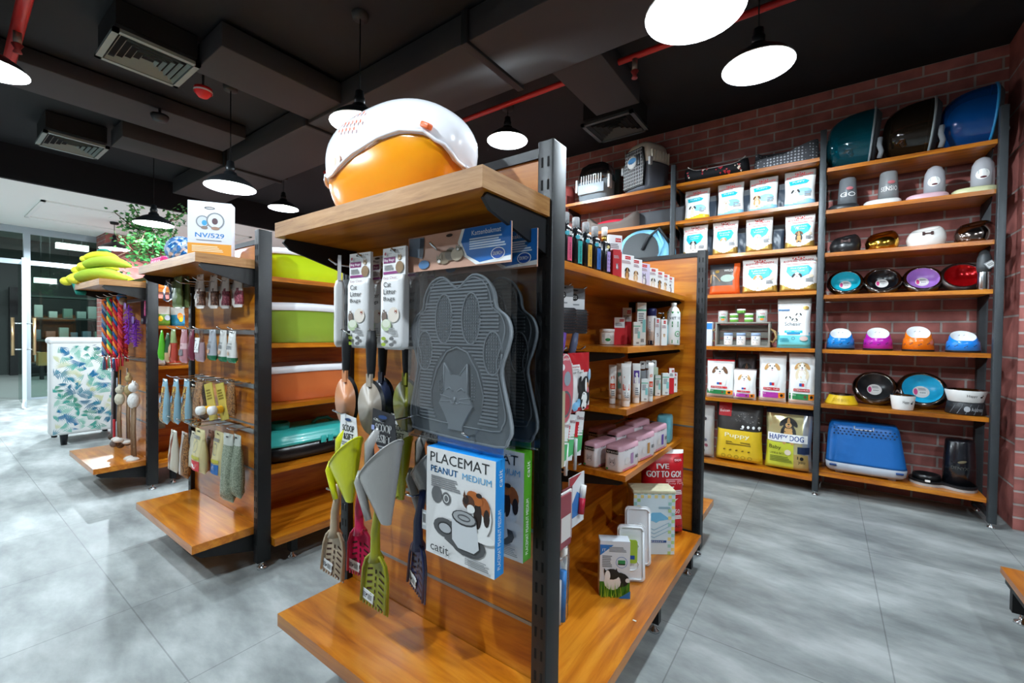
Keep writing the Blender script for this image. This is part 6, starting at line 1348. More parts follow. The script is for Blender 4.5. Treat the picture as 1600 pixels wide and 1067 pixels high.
def tray_pack(x, y, rz, lab, h, card=False):
    o = thing('grass_tray', lab, 'tray', (x, y, z), rz, 'white plastic trays standing on edge'); W = .105; m = C('#eef1f5', .3, coat=.3)
    b = MB(); b.T = Matrix.Rotation(-.10, 4, 'X'); b.prism(rr2(W, h, .018, 5, 0, h/2), -.004, .006, m, 'y'); b.tube([(p[0], -.006, p[1]) for p in rr2(W-.016, h-.016, .014, 5, 0, h/2)+[rr2(W-.016, h-.016, .014, 5, 0, h/2)[0]]], .004, m, 6); ts = b.build('tray_shell', o)
    b = MB(); b.T = Matrix.Rotation(-.10, 4, 'X')
    for c in ((.0, .3), (.0, .62)): b.tube([(.028*cos(t), -.006, h*c[1]+.022*sin(t)) for t in [2*pi*i/20 for i in range(21)]], .0022, m, 6)
    b.build('embossed_rings', ts)
    if card: b = MB(); b.prism(rr2(.07, .09, .01, 4, -.015, .12), -.012, -.010, C('#a9c93c', .4), 'y'); b.front(-.012); b.rc(-.04, .09, .01, .105, C('#1e4fa0')); b.build('label', o)
tray_pack(-.592, 1.62, radians(30), 'white plastic tray with lime label right behind the grass box', .21, True); tray_pack(-.612, 1.75, radians(30), 'second white plastic tray, taller, before the puppy pads', .235)
o = thing('pad_pack', 'open pack of puppy pads with blue and white front and checked border', 'pack', (-.615, 1.915, z), radians(36)); w, h, d = .18, .275, .09
CT = C('#c8a774', .7); b = MB(); b.box(-w/2, w/2, -d/2, d/2, 0, h, CT, .003); b.front(-d/2); b.rc(-w/2, 0, w/2, h, C('#d9e9f1'), 1)
for i in range(12):
    for j in range(18):
        if i in (0, 1, 10, 11) or j in (16, 17): 
            if (i+j) % 2 == 0: b.rc(-w/2+w*i/12, h*j/18, -w/2+w*(i+.9)/12, h*(j+.9)/18, C(('#b9d98c', '#ecd98a', '#9ed3c8')[(i*3+j) % 3]), 1)
    if b.lay > 3: b.lay = 3
BLU = C('#3f9fd8'); b.pg([(-.32*w, .53*h), (-.05*w, .66*h), (.15*w, .665*h), (.38*w, .56*h), (.12*w, .53*h), (.05*w, .50*h), (-.05*w, .53*h)], C('#79c0e6'))
for k in range(3): b.pg([(-.3*w, (.47-.06*k)*h), (0, (.38-.06*k)*h), (.36*w, (.50-.06*k)*h), (.36*w, (.508-.06*k)*h), (0, (.39-.06*k)*h), (-.3*w, (.478-.06*k)*h)], C('#6fa9c4'))
b.rc(-.5*w, .24*h, -.22*w, .32*h, C('#1f6db4'), 1); b.rc(-.42*w, .19*h, .3*w, .225*h, C('#1d4f94'), 1); b.tx('ABSORBENT', -.34*w, .24*w, .197*h, .018*h, WHITE); b.tx('CARTA', -.46*w, -.26*w, .27*h, .022*h, WHITE); b.lines(.1*w, .4*w, .72*h, .76*h, 2, C('#8fb6c6')); b.build('pack_body', o)
b = MB(); b.box(-w/2-.004, w/2+.002, -d/2-.004, d/2+.002, h-.012, h+.004, C('#d6cfae', .6, bump=.6), .004); b.build('torn_top', o)
o = thing('pad_bag', 'red bag of potty pads printed with white capitals, behind the open pad pack', 'bag', (-.630, 2.12, z), radians(38)); w, h = .205, .40
b = pouch(w, h, .09, lambda u, v: C('#c3101f', .35) if v < .94 else PALE, 88, .8, 16, 24, .001)
b.tx("I'VE", -.22*w, .06*w, .80*h, .06*h, WHITE, 0, 2); b.tx('GOT TO GO!', -.44*w, .34*w, .70*h, .075*h, WHITE, 0, 2); b.lines(.0, .4*w, .64*h, .68*h, 2, C('#f0a9ae')); b.rc(-.48*w, .575*h, .48*w, .59*h, PALE); b.tx('Potty Pads', .05*w, .42*w, .61*h, .03*h, C('#f3c9c9')); b.el(.30*w, .90*h, .1*w, .03*h, C('#a00d1a')); b.tx('DOG', .22*w, .38*w, .885*h, .02*h, WHITE); b.pg([(.1*w, .36*h), (.3*w, .45*h), (.12*w, .42*h)], WHITE); b.tx('50', .22*w, .34*w, .27*h, .05*h, WHITE); b.lines(.22*w, .4*w, .49*h, .55*h, 3, WHITE); b.lines(.22*w, .4*w, .2*h, .25*h, 3, WHITE); b.tx('PADS', .18*w, .42*w, .1*h, .03*h, INK)
b.build('bag_body', o)
# tiny scraps on the base board
b = MB(); b.box(-.006, .006, -.003, .003, 0, .001, WHITE); tag(b.build('paper_scrap', loc=(-.497, 1.40, z)), 'tiny white paper scrap on the board before the grass box', 'scrap')
# ================================================================ middle gondola
def litter_tray(y0, zz, w, h, col, lab, rim='#eef0f4', sag=.0, n=40):
    o = thing('litter_tray', lab, 'tray', (-2.345, y0+w/2, zz), R90, 'plastic litter trays on the middle gondola'); m = C(col, .35, coat=.3); d = .30
    b = MB(); rings = [rr4(w*k, d*k, hh*h, 0, 4, n) for hh, k in ((0, .84), (.04, .87), (.4, .92), (.8, .965), (.86, 1.0), (.88, 1.0))]
    b.loft(rings, m, cap=False); b.add(rings[0], [tuple(range(n))[::-1]], m); b.loft([[(p[0]*.97, p[1]*.97, p[2]+.002) for p in r] for r in rings][::-1], m, cap=False); b.build('tray_tub', o)
    b = MB()
    def rim_ring(k, z0): return [(p[0]*k, p[1]*k, z0*h + .05*h*cos(p[0]/(w/2)*1.4)) for p in rr4(w, d, 0, 0, 4, n)]
    b.loft([rim_ring(1.02, .80), rim_ring(1.045, .83), rim_ring(1.045, .93), rim_ring(1.0, 1.0), rim_ring(.9, .97), rim_ring(.88, .85)], C(rim, .35, coat=.3), cap=False); rm = b.build('rim', o)
    b = MB(); b.box(w*.28, w*.40, -d*.53, -d*.50, h*.66, h*.86, m if col != '#b8c93a' else C(rim, .35), .004); b.build('clip', rm)
    return o
litter_tray(1.02, 1.3635, .46, .150, '#bfe01c', 'lime litter tray with white rim on the top side shelf')
litter_tray(.99, 1.0435, .52, .195, '#8fae3c', 'deeper green litter tray with white rim, second shelf')
litter_tray(.99, .7435, .56, .175, '#e07a42', 'orange litter tray with white rim, third shelf')
o = thing('pet_carrier', 'turquoise and black pet carrier lying on the fourth shelf', 'carrier', (-2.345, 1.26, .4325), R90); w, h, d = .52, .16, .29; TQ = C('#3fc4bd', .3, coat=.4)
b = MB(); b.loft([rr4(w*.82, d*.82, 0, 0, 5, 32), rr4(w*.97, d*.97, .02, 0, 5, 32), rr4(w*1.0, d, .085, 0, 5, 32)], C('#0f1114', .3)); b.build('black_base', o)
b = MB(); b.loft([rr4(w*1.04, d*1.04, .085, 0, 5, 32), rr4(w*1.04, d*1.04, .10, 0, 5, 32), rr4(w*.98, d*.98, .105, 0, 5, 32), rr4(w*.97, d*.96, .125, 0, 5, 32), rr4(w*.86, d*.82, .15, 0, 5, 32), rr4(w*.7, d*.65, .155, 0, 5, 32)], TQ); b.build('turquoise_lid', o)
b = MB(); b.lathe([(.05, .155), (.048, .185), (.042, .19), (.038, .16), (0, .157)], C('#2a8f86', .4), 22, (-.13, -.02, 0)); b.build('bowl', o)
b = MB(); b.tube([(.05, -.02, .155), (.08, -.02, .178), (.14, -.02, .178), (.17, -.02, .155)], .009, C('#23847d', .4)); b.build('handle', o)
for s in (.05, .13): b = MB(); b.box(w*s, w*s+.03, -d*.535, -d*.51, .07, .11, TQ, .004); b.build('clasp', o)
# rows of hanging treats: (pixel column, level, width, height, kind, hook x)
for x in (-2.75, -2.62, -2.5, -2.4, -2.32, -2.2):
    for z in (1.335, 1.105, .855, .645): hook(G2, x, .935, z, .17 if x < -2.35 else .10)
for z in (1.32, 1.095, .845, .635): rail(G2, -2.86, -2.14, .935, z)
SEED = speckle('mixed_bird_seed', ('#6b4a2a', '#c99b4e', '#3d5a6d', '#b86a2c', '#d9c27a', '#7f8a3c'), 260); SEED2 = speckle('brown_pellets', ('#5e3c22', '#8a5f38', '#a97b4a', '#6e4a2c'), 230)
HAY = speckle('dried_herbs_grey', ('#7f8a76', '#9aa48f', '#6b7562', '#b4b9a6'), 300); ROSE = speckle('dried_rose_treats', ('#7a2d3e', '#9a4a58', '#5e2230', '#c38b92'), 200); PEEL = speckle('dried_brown_treats', ('#5b3a2e', '#7c5440', '#452a20', '#a07a60'), 200)
def treat(u, hx, vt, vb, w, colf, lab, fn=None, d=.03, grp='hanging treat bags on the middle gondola', rz=0, seed=0):
    p = at_x(u, vt, hx); q = at_x(u, vb, hx); h = p.z-q.z; b = pouch(w, h, d, colf, seed or int(u), .25, 8, 12, .002)
    if fn: fn(b, w, h)
    b.el(0, h*.955, w*.16, h*.008+.001, INK, 8)
    o = b.build('treat_bag', loc=(p.x, p.y, q.z), rotz=rz); return tag(o, lab, 'bag', grp)
PAPER = C('#c9c0ba', .5)
for k, (u, hx) in enumerate(((289, -2.72), (278, -2.72))):
    treat(u, hx, 432, 481, .115, lambda uu, v: C('#5b6b3e', .4) if v > .1 else C('#6f7f50', .4), ('dull green treat bag in the top row, front one', 'dull green treat bag in the top row, left one')[k])
treat(262, -2.78, 437, 471, .07, lambda uu, v: C('#3c4a66', .3) if abs(uu) < .5 else FILM, 'navy and clear packet at the left of the top row'); treat(271, -2.80, 440, 478, .06, lambda uu, v: FILM if v < .5 else C('#8b8f6d', .4), 'clear packet beside the navy one in the top row')
for k, (u, hx, m) in enumerate(((313, -2.5, PEEL), (334, -2.42, PEEL), (352, -2.34, ROSE), (372, -2.22, ROSE))):
    def fn(b, w, h, m=m): b.el(-.22*w, h*.36, .10*w, h*.10, C('#4a2f26')); b.lines(-.4*w, -.1*w, .52*h, .8*h, 6, C('#8a7d78'))
    treat(u, hx, 429, 482-2*(k == 3), .085, lambda uu, v, m=m: m if (uu > .0 and .08 < v < .62 - .25*abs(uu-.5)) else PAPER, ('pale paper treat bag with brown filling, first of four in the top row', 'pale paper treat bag with brown filling, second of four in the top row', 'pale paper treat bag with deep pink filling, third in the top row', 'pale paper treat bag with deep pink filling, nearest the black post')[k], fn)
# second row
def lbl(t, col, foot=None):
    def fn(b, w, h):
        b.tx(t, -.32*w, .32*w, .58*h, .05*h, col); b.lines(-.3*w, .3*w, .42*h, .54*h, 3, GREY); b.el(0, .3*h, .14*w, .07*h, C('#caa58a'))
    return fn
treat(253, -2.85, 516, 563, .03, lambda u, v: C('#59b62c', .35), 'bright green narrow packet, leftmost of the second row'); treat(262, -2.84, 520, 566, .04, lambda u, v: C('#2f5a3a', .4) if v > .3 else C('#c7a57a', .4), 'dark green packet next to the bright green one')
treat(271, -2.80, 514, 566, .065, lambda u, v: C('#b5483a', .4) if v < .55 else C('#8fa06a', .35), 'red and green printed packet in the second row', lambda b, w, h: b.el(0, h*.35, w*.28, h*.2, C('#e0a58a')))
treat(288, -2.66, 514, 567, .075, lambda u, v: C('#b87f86', .4) if v < .45 or v > .62 else C('#d7b6b9', .4), 'dusty pink packet in the second row', lambda b, w, h: (b.rc(-.35*w, .22*h, .35*w, .4*h, C('#6a6468')), b.tx('LOVE', -.3*w, .3*w, .5*h, .05*h, C('#7a2d3e'))))
treat(300, -2.58, 515, 563, .05, lambda u, v: C('#6b2437', .4), 'dark wine red packet behind the pink one')
treat(313, -2.50, 513, 565, .085, lambda u, v: FILM if v > .62 else C('#a58a90', .4), 'clear packet with white label in the second row', lambda b, w, h: (b.rc(-.38*w, .28*h, .3*w, .72*h, WHITE), b.lines(-.3*w, .2*w, .34*h, .66*h, 6, GREY)))
for k, (u, hx) in enumerate(((332, -2.42), (349, -2.36), (363, -2.24))):
    treat(u, hx, 515+k*1, 563+k*2, .075, lambda uu, v, k=k: C('#1f6b46', .4) if v < .14 else (C('#aeb3ba', .35) if k == 0 else C('#dcdcd8', .35)), ('grey packet with green foot in the second row', 'white packet with green foot, middle one', 'white packet with green foot, rightmost of the second row')[k], lbl('selective', C('#4a5560')))
# third row
for k, (u, hx) in enumerate(((258, -2.80), (275, -2.74), (292, -2.66))):
    treat(u, hx, 592, 662, .07, lambda uu, v: SEED if abs(uu) < .75 and v < .85 else C('#8fb6c6', .35), ('long blue-edged packet of bird seed, leftmost of three', 'long blue-edged packet of bird seed, middle of three', 'long blue-edged packet of bird seed, right of three')[k], lambda b, w, h: (b.el(-.1*w, h*.55, w*.2, h*.08, C('#7fa8c9')), b.el(.1*w, h*.75, w*.16, h*.05, C('#d9b04a'))), .04)
treat(314, -2.52, 590, 655, .12, lambda u, v: SEED2 if v < .9 and abs(u) < .8 else FILM, 'clear bag of brown pellets in the third row', None, .05); treat(304, -2.68, 600, 668, .10, lambda u, v: SEED if v < .9 else FILM, 'clear bag of mixed seed behind the brown pellets', None, .04)
treat(361, -2.30, 592, 650, .08, lambda u, v: SEED2 if v < .9 else FILM, 'bag of brown treats at the panel behind the yellow packs', None, .03)
for k, (u, hx, rz) in enumerate(((334, -2.38, .2), (352, -2.32, .2))):
    p = at_x(u, 598, hx); q = at_x(u, 656, hx); h = p.z-q.z; o = thing('treat_tube', ('yellow pack with white lid hanging in the third row, left one', 'yellow pack with white lid hanging in the third row, right one')[k], 'pack', (p.x, p.y, q.z), rz, 'yellow packs with white lids'); Yw = C('#cdb955', .4)
    b = MB(); b.T = Matrix.Rotation(-.25, 4, 'Y'); b.box(-.03, .03, -.002, .002, 0, h, Yw); b.front(-.002); b.lines(-.02, .02, .55*h, .85*h, 4, C('#8a7420')); b.build('card', o)
    b = MB(); b.T = Matrix.Rotation(-.25, 4, 'Y'); b.lathe([(.016, -.03), (.018, -.015), (.018, 0)], C('#e6a81c', .3), 16, (0, -.01, h*.3), axis='y'); b.lathe([(.019, -.055), (.021, -.05), (.021, -.03), (.017, -.028)], WHITE, 18, (0, -.01, h*.3), axis='y'); b.build('lidded_cup', o)
# fourth row
treat(272, -2.78, 672, 737, .085, lambda u, v: C('#7a3c1e', .4) if abs(u) < .35 and .1 < v < .9 else C('#c8c4b4', .4), 'white packet with brown strip, leftmost of the lowest row', None, .04)
treat(289, -2.70, 675, 746, .085, lambda u, v: SEED2 if u > .0 else C('#cfcac6', .4), 'white packet with tan side in the lowest row', None, .04)
def creature(col):
    def fn(b, w, h): b.rc(-.40*w, .08*h, .40*w, .30*h, col); b.el(0, .2*h, .16*w, .08*h, WHITE); b.ring(.0, .62*h, .16*w, .14*h, .03*w, GREY); b.rc(-.4*w, .33*h, .4*w, .4*h, C('#b7b13c')); b.lines(-.3*w, .3*w, .78*h, .86*h, 2, GREY)
    return fn
treat(313, -2.52, 670, 738, .12, lambda u, v: C('#d8cc9a', .4), 'cream and red treat bag in the lowest row', creature(RED), .05); treat(304, -2.62, 674, 733, .08, lambda u, v: C('#c9c3ad', .4), 'cream bag half hidden behind the red one', None, .04)
treat(330, -2.52, 672, 738, .07, lambda u, v: C('#9a6f5c', .4), 'brown printed bag between the red and blue treat bags', creature(C('#b03a4a')), .04)
treat(343, -2.40, 674, 744, .11, lambda u, v: C('#d8cc9a', .4), 'cream and blue treat bag in the lowest row', creature(C('#2468b0')), .05)
treat(357, -2.28, 677, 783, .085, lambda u, v: HAY if v < .86 else C('#b9bdb4', .35), 'long grey bag of dried herbs, front one', None, .05, rz=.1); treat(371, -2.22, 679, 777, .075, lambda u, v: HAY if v < .86 else C('#b9bdb4', .35), 'long grey bag of dried herbs beside the post', None, .05)
# top shelf of the middle gondola
o = thing('product_box', 'tall white and orange box printed NV/529 on the middle gondola', 'box', (-2.27, .775, 1.4255), radians(56)); w, h, d = .335*.88, .295, .09
x0 = at_y(327, 350, .765); w = .162; h = at_y(327, 312, .745).z-1.4255; o.location = (x0.x, .775, 1.4255)
b = MB(); b.box(-w/2, w/2, -.03, .03, 0, h, C('#e4e6f0', .4), .001); b.front(-.03); b.rc(-w/2, 0, w/2, h*.22, C('#e39a2c'), 1); b.tx('NV/529', -.33*w, .33*w, .33*h, .085*h, C('#2a8fd8'), 0, 1); b.el(-.16*w, .62*h, .15*w, .11*h, C('#cfd6e4')); b.ring(-.16*w, .62*h, .155*w, .115*h, .005, GREY); b.el(.13*w, .65*h, .2*w, .15*h, C('#e0e2ea')); b.ring(.13*w, .65*h, .21*w, .155*h, .006, GREY)
b.el(-.12*w, .60*h, .06*w, .05*h, C('#3a9fd0')); b.el(.12*w, .64*h, .07*w, .06*h, C('#5a3d44')); b.el(-.12*w, .51*h, .08*w, .03*h, C('#8d7a70')); b.el(.13*w, .51*h, .1*w, .03*h, C('#a5806a')); b.ring(0, .88*h, .12*w, .025*h, .003, C('#55504c')); b.lines(-.4*w, .35*w, .06*h, .18*h, 4, C('#f6dcae')); b.lines(-.3*w, .3*w, .27*h, .29*h, 1, GREY); b.build('box_body', o)
o = thing('crystal_ball', 'blue and clear cut-glass ball beside the white box', 'ornament', (at_y(284, 370, .79).x, .79, 1.4295)); r = .068; b = MB(); n = 24; vs = []
m, nt, bb = bsdf('blue_cut_crystal'); mp = mapped(nt, (1, 1, 1)); v = nt.nodes.new('ShaderNodeTexVoronoi'); v.inputs['Scale'].default_value = 60; nt.links.new(mp.outputs[0], v.inputs['Vector']); rr = ramp(nt, ((.1, '#e8f2ff'), (.5, '#7fb4e6'), (.9, '#2c79c8'))); sp = nt.nodes.new('ShaderNodeSeparateColor'); nt.links.new(v.outputs['Color'], sp.inputs[0]); nt.links.new(sp.outputs[0], rr.inputs[0]); nt.links.new(rr.outputs[0], bb.inputs['Base Color']); bb.inputs['Roughness'].default_value = .12; bb.inputs['Metallic'].default_value = .35
for j in range(13):
    for i in range(n): a = 2*pi*i/n; t = -pi/2 + pi*j/12; q = r*(1 + (.04 if (i+j) % 2 else -.04)); vs.append((q*cos(t)*cos(a), q*cos(t)*sin(a), r*.98+q*sin(t)))
fs = []
for j in range(12):
    for i in range(n): k = (i+1) % n; fs += [(j*n+i, j*n+k, (j+1)*n+k), (j*n+i, (j+1)*n+k, (j+1)*n+i)]
b.add(vs, fs, m); b.build('cut_ball', o)
PKD = dots('pink_dotted_fabric', '#e0387f', '#f6dbe6', 40)
b = MB(); b.box(-.13, .05, -.05, .05, 0, .055, PKD, .02); tag(b.build('toy_cushion', loc=(-2.80, .79, 1.4255), rotz=0), 'pink dotted cushion at the left corner of the middle gondola top', 'cushion')
# ================================================================ far gondola: side shelves and toys
def f3(u0, u1, vt, z, lab, m, fn=None, x=-3.86, seed=0):
    y, w, h = fitx(u0, u1, vt, z, x, vt+25); b = pouch(w, h, .12, m, seed or u0, .5, 8, 12); 
    if fn: fn(b, w, h)
    return tag(b.build('pet_food_bag', loc=(x-.065, y, z), rotz=R90), lab, 'bag', 'bags on the side shelves of the far gondola')
f3(244, 276, 430, 1.3905, 'white and orange printed bag on the top side shelf of the far gondola', lambda u, v: C('#e6dcd6', .4) if v > .3 else C('#d9863a', .4), lambda b, w, h: b.el(0, h*.6, w*.2, h*.15, ORANGE))
f3(243, 270, 478, 1.1305, 'clear seed bag with green fruit print on the far gondola', lambda u, v: C('#d3d0c4', .35) if v > .62 else C('#5a8a2a', .35), lambda b, w, h: (b.el(-.2*w, .35*h, .14*w, .14*h, YEL), b.el(.2*w, .4*h, .18*w, .14*h, C('#a8b2c0'))))
f3(271, 293, 480, 1.1305, 'seed bag with parrot print on the far gondola', lambda u, v: C('#cfd2cc', .35) if v > .55 else C('#2f8fc0', .35), lambda b, w, h: (b.el(0, .5*h, .22*w, .2*h, ORANGE), b.el(.04*w, .35*h, .15*w, .14*h, YEL)))
f3(242, 262, 545, .8405, 'clear grey grain bag on the third side shelf of the far gondola', lambda u, v: C('#b8bbb9', .3)); f3(262, 288, 565, .8405, 'red and white seed bag on the third side shelf of the far gondola', lambda u, v: C('#c6381f', .4) if v > .7 or v < .15 else SEED2)
f3(242, 263, 672, .5005, 'clear bag with green print on the fourth side shelf of the far gondola', lambda u, v: C('#7d8580', .3) if v > .15 else C('#5a9a3a', .4))
f3(243, 270, 615, .5005, 'pale bag behind the others on the far gondola', lambda u, v: C('#c4beb4', .4), None, -3.98)
# hanging toys
for x in (-4.3, -4.1, -3.95, -3.86):
    for z in (1.33, .90): hook(G3, x, .95, z, .17 if x < -3.9 else .11)
for z in (1.31, .89): rail(G3, -4.5, -3.79, .95, z)
def rope(u, hx, vt, vb, cols, lab, r=.013, seed=0):
    p = at_x(u, vt, hx); q = at_x(u, vb, hx); h = p.z-q.z; rnd = random.Random(seed+u); o = thing('rope_toy', lab, 'toy', (p.x, p.y, p.z), 0, 'bright rope toys on the far gondola')
    b = MB()
    for s in range(3):
        pts = [(r*.7*cos(2*pi*t/6+s*2.1), r*.7*sin(2*pi*t/6+s*2.1), -h*.8*t/24) for t in range(25)]; b.tube(pts, r*.62, C(cols[s % len(cols)], .8, bump=.5), 6)
    b.build('braid', o)
    b = MB()
    for s in range(7): a = rnd.uniform(0, 6); b.tube([(0, 0, -h*.78), (r*cos(a), r*sin(a), -h*.9), (r*1.5*cos(a), r*sin(a), -h)], .004, C(cols[s % len(cols)], .8), 5)
    b.build('tassel', o)
    b = MB(); b.ball((0, 0, -.0), r*1.1, r*1.1, r*1.1, C(cols[-1], .8)); b.build('knot', o)
rope(163, -4.2, 470, 578, ('#34507a', '#7a8fa8', '#c9642c'), 'blue-grey rope toy, leftmost on the far gondola')
rope(171, -4.12, 466, 575, ('#c92033', '#e5b53c', '#2f8f6a'), 'red, yellow and green plaited rope toy'); rope(180, -4.1, 466, 580, ('#c92033', '#2d5f9c', '#d97a2c'), 'red, blue and orange plaited rope toy')
rope(188, -4.05, 468, 572, ('#b01a2c', '#d84a35', '#e0455a'), 'mostly red rope toy beside the purple feathers'); rope(177, -4.3, 468, 560, ('#b0213c', '#8d2a4a', '#c94a64'), 'crimson rope toy behind the plaited ones'); rope(196, -4.06, 505, 565, ('#b8202a', '#c8352c', '#8d1a22'), 'short red rope toy low behind the feathers')
def feather(u, hx, vt, vb, w, lab, seed):
    p = at_x(u, vt, hx); q = at_x(u, vb, hx); h = p.z-q.z; rnd = random.Random(seed); o = thing('feather_toy', lab, 'toy', (p.x, p.y, p.z), 0, 'purple feather toys'); m = C('#8d35c9', .8); m2 = C('#a95ae0', .8); b = MB()
    for i in range(260):
        t = rnd.random(); z0 = -h*t; ww = w*(.25+.75*sin(pi*min(1, t*.8+.12))); a = rnd.uniform(0, 2*pi); L = ww*rnd.uniform(.6, 1.1); e = (L*cos(a), L*.8*sin(a), z0 - L*rnd.uniform(.1, .5)); k = .0022
        b.add([(0, 0, z0), (e[0]*.6-k*sin(a), e[1]*.6+k*cos(a), z0-abs(L)*.15), e, (e[0]*.6+k*sin(a), e[1]*.6-k*cos(a), z0-abs(L)*.15+.003)], [(0, 1, 2, 3)], m if i % 2 else m2)
    b.build('feathers', o); b = MB(); b.tube([(0, 0, .01), (0, 0, -h)], .003, m); cc = b.build('core_cord', o)
    b = MB(); b.lathe([(0, -.002), (.026, -.002), (.026, .002), (0, .002)], C('#a78ad0', .4), 18, (0, -.02, .0), axis='y'); b.build('round_tag', cc)
feather(201, -3.95, 478, 538, .055, 'purple feather toy, left one, with a round lilac tag', 3); feather(213, -3.90, 500, 541, .05, 'purple feather toy, right one', 4)
p = at_x(215, 463, -3.86); q = at_x(215, 506, -3.86); o = thing('toy_card', 'black hanging card with pink strip beside the feathers', 'card', (p.x, p.y+.035, q.z)); w, h = .13, p.z-q.z; b = MB(); b.box(-w/2, w/2, -.003, .003, 0, h, C('#17151a', .4)); b.front(-.003); b.rc(.12*w, .3*h, .36*w, .85*h, C('#d0337a')); vs, fs = glyphs('cat toys'); b.lay += 1; b.add(b._pp([(.30*w-.12*w*c, .35*h+.45*h*a) for a, c in vs]), fs, WHITE); b.lines(-.35*w, .0, .1*h, .2*h, 2, GREY); b.build('card', o); b = MB(); b.el if False else None
b.tube([(-.02, -.004, h), (.0, -.01, h+.015), (.03, -.004, h-.01)], .006, C('#d9d8dd', .5), 6); b.build('toy_tail', o)
x = -4.02; p = at_x(190, 462, x); b = MB(); b.ball((0, 0, 0), .028, .028, .03, C('#2f7fb8', .8, bump=.5)); b.ball((.03, 0, -.03), .022, .022, .028, C('#a08a70', .8, bump=.5)); tag(b.build('plush_ball', loc=(p.x, p.y, p.z-.01)), 'blue and tan plush ball hanging between ropes and feathers', 'toy')
def wand(u, hx, vt, vb, stick, tip, lab, tipm='#6d625c'):
    p = at_x(u, vt, hx); q = at_x(u, vb, hx); h = p.z-q.z; o = thing('cat_wand', lab, 'toy', (p.x, p.y, p.z), 0, 'cat wands with pompoms'); b = MB(); b.tube([(0, 0, 0), (0, 0, -h*.62)], .005, C(stick, .5)); b.build('stick', o)
    b = MB(); b.box(-.011, .011, -.006, .006, -h*.88, -h*.62, C(tip, .5), .003); b.build('grip_sleeve', o)
    b = MB(); b.ball((0, 0, -h*.93), .024, .024, .024, C(tipm, .9, bump=.8)); b.build('pompom', o)
wand(178, -4.05, 578, 702, '#1a1b22', '#b3202a', 'cat wand with black stick and red sleeve, left one'); wand(188, -4.16, 578, 704, '#1a1b22', '#b3202a', 'cat wand with black stick and red sleeve, right one'); wand(183, -4.10, 590, 700, '#6b6f78', '#9fa6ae', 'cat wand with grey stick between the red-sleeved ones'); wand(199, -4.09, 575, 700, '#7c6a58', '#3a2f7a', 'cat wand with brown stick and violet sleeve'); wand(175, -4.2, 580, 690, '#8d8a95', '#6f6a72', 'cat wand with grey sleeve behind the others', '#4d463f')
def plush(u, hx, vt, vb, body, lab, s=1.0):
    p = at_x(u, vt, hx); q = at_x(u, vb, hx); h = p.z-q.z; o = thing('plush_toy', lab, 'toy', (p.x, p.y, p.z), 0, 'dangling long-legged plush toys'); m = C(body, .9, bump=.8); L = C('#8d7258', .9, bump=.6)
    b = MB(); b.ball((0, 0, -h*.1), .026*s, .024*s, .028*s, m); b.ball((0, 0, -h*.26), .034*s, .028*s, .045*s, m); b.build('body', o)
    b = MB(); b.ball((-.02*s, 0, -h*.05), .008, .006, .018, m); b.ball((.02*s, 0, -h*.05), .008, .006, .018, m); b.build('ears', o)
    for t in (-1, 1):
        b = MB(); b.tube([(t*.014*s, 0, -h*.3), (t*.02*s, -.004, -h*.6), (t*.022*s, 0, -h*.92)], .008*s, L); b.build('leg', o); b = MB(); b.ball((t*.026*s, -.012, -h*.96), .024*s, .030*s, .016*s, C('#d7d1c9', .9, bump=.6)); b.build('foot', o)
plush(209, -3.88, 592, 722, '#e6e4e0', 'white plush toy with long brown legs and white feet, right one', 1.25); plush(187, -4.0, 600, 690, '#c8c2ae', 'cream plush toy hanging before the wands'); plush(201, -3.98, 580, 694, '#a89468', 'tan plush toy with long legs behind the white one', .9)
# plush bananas on top
rnd = random.Random(11)
def banana(x, y, z, rz, s, lab, g):
    o = thing('plush_banana', lab, 'toy', (x, y, z), rz, 'yellow and green plush bananas'); Y1 = C('#cfd42a', .85, bump=.3); Gn = C('#8da62a', .85, bump=.3)
    n = 12; pts = [(-.16*s + .32*s*i/n, 0, .028*s + .03*s*sin(pi*i/n)) for i in range(n+1)]; b = MB(); b.tube(pts, .03, Y1 if not g else Gn, 12, [.010*s, .024*s, .030*s, .033*s, .034*s] + [.034*s]*3 + [.033*s, .030*s, .026*s, .018*s, .008*s]); b.build('body', o)
    b = MB(); b.ball((-.15*s, 0, .026*s), .032*s, .030*s, .026*s, C('#d9d83c', .85, bump=.3)); b.build('end_tip', o); return o
zt = 1.4255
banana(-4.53, .795, zt, .62, 1.25, 'plush banana lying at the front of the far gondola top, lowest left', False); banana(-4.29, .80, zt, .55, 1.3, 'long plush banana lying along the front edge', True); banana(-4.43, .905, zt+.002, .6, 1.1, 'plush banana behind the lowest left one', False)
banana(-4.49, .82, zt+.09, .5, 1.15, 'plush banana in the second layer, left', False); banana(-4.27, .83, zt+.10, .6, 1.15, 'plush banana in the second layer, right', True); banana(-4.42, .83, zt+.175, .55, .9, 'plush banana lying on top of the pile', False)
b = MB(); b.T = Matrix.Rotation(.55, 4, 'Y'); b.box(-.10, .10, -.03, .03, 0, .035, C('#127a6a', .8), .012); tag(b.build('plush_leaf', loc=(-4.56, .73, zt-.03)), 'teal plush piece hanging over the left corner of the far gondola top', 'toy')
b = MB(); b.ball((0, 0, 0), .07, .04, .02, C('#1f6d5c', .85)); tag(b.build('plush_leaf', loc=(-4.44, .85, zt+.262)), 'dark green plush tip at the top of the banana pile', 'toy')
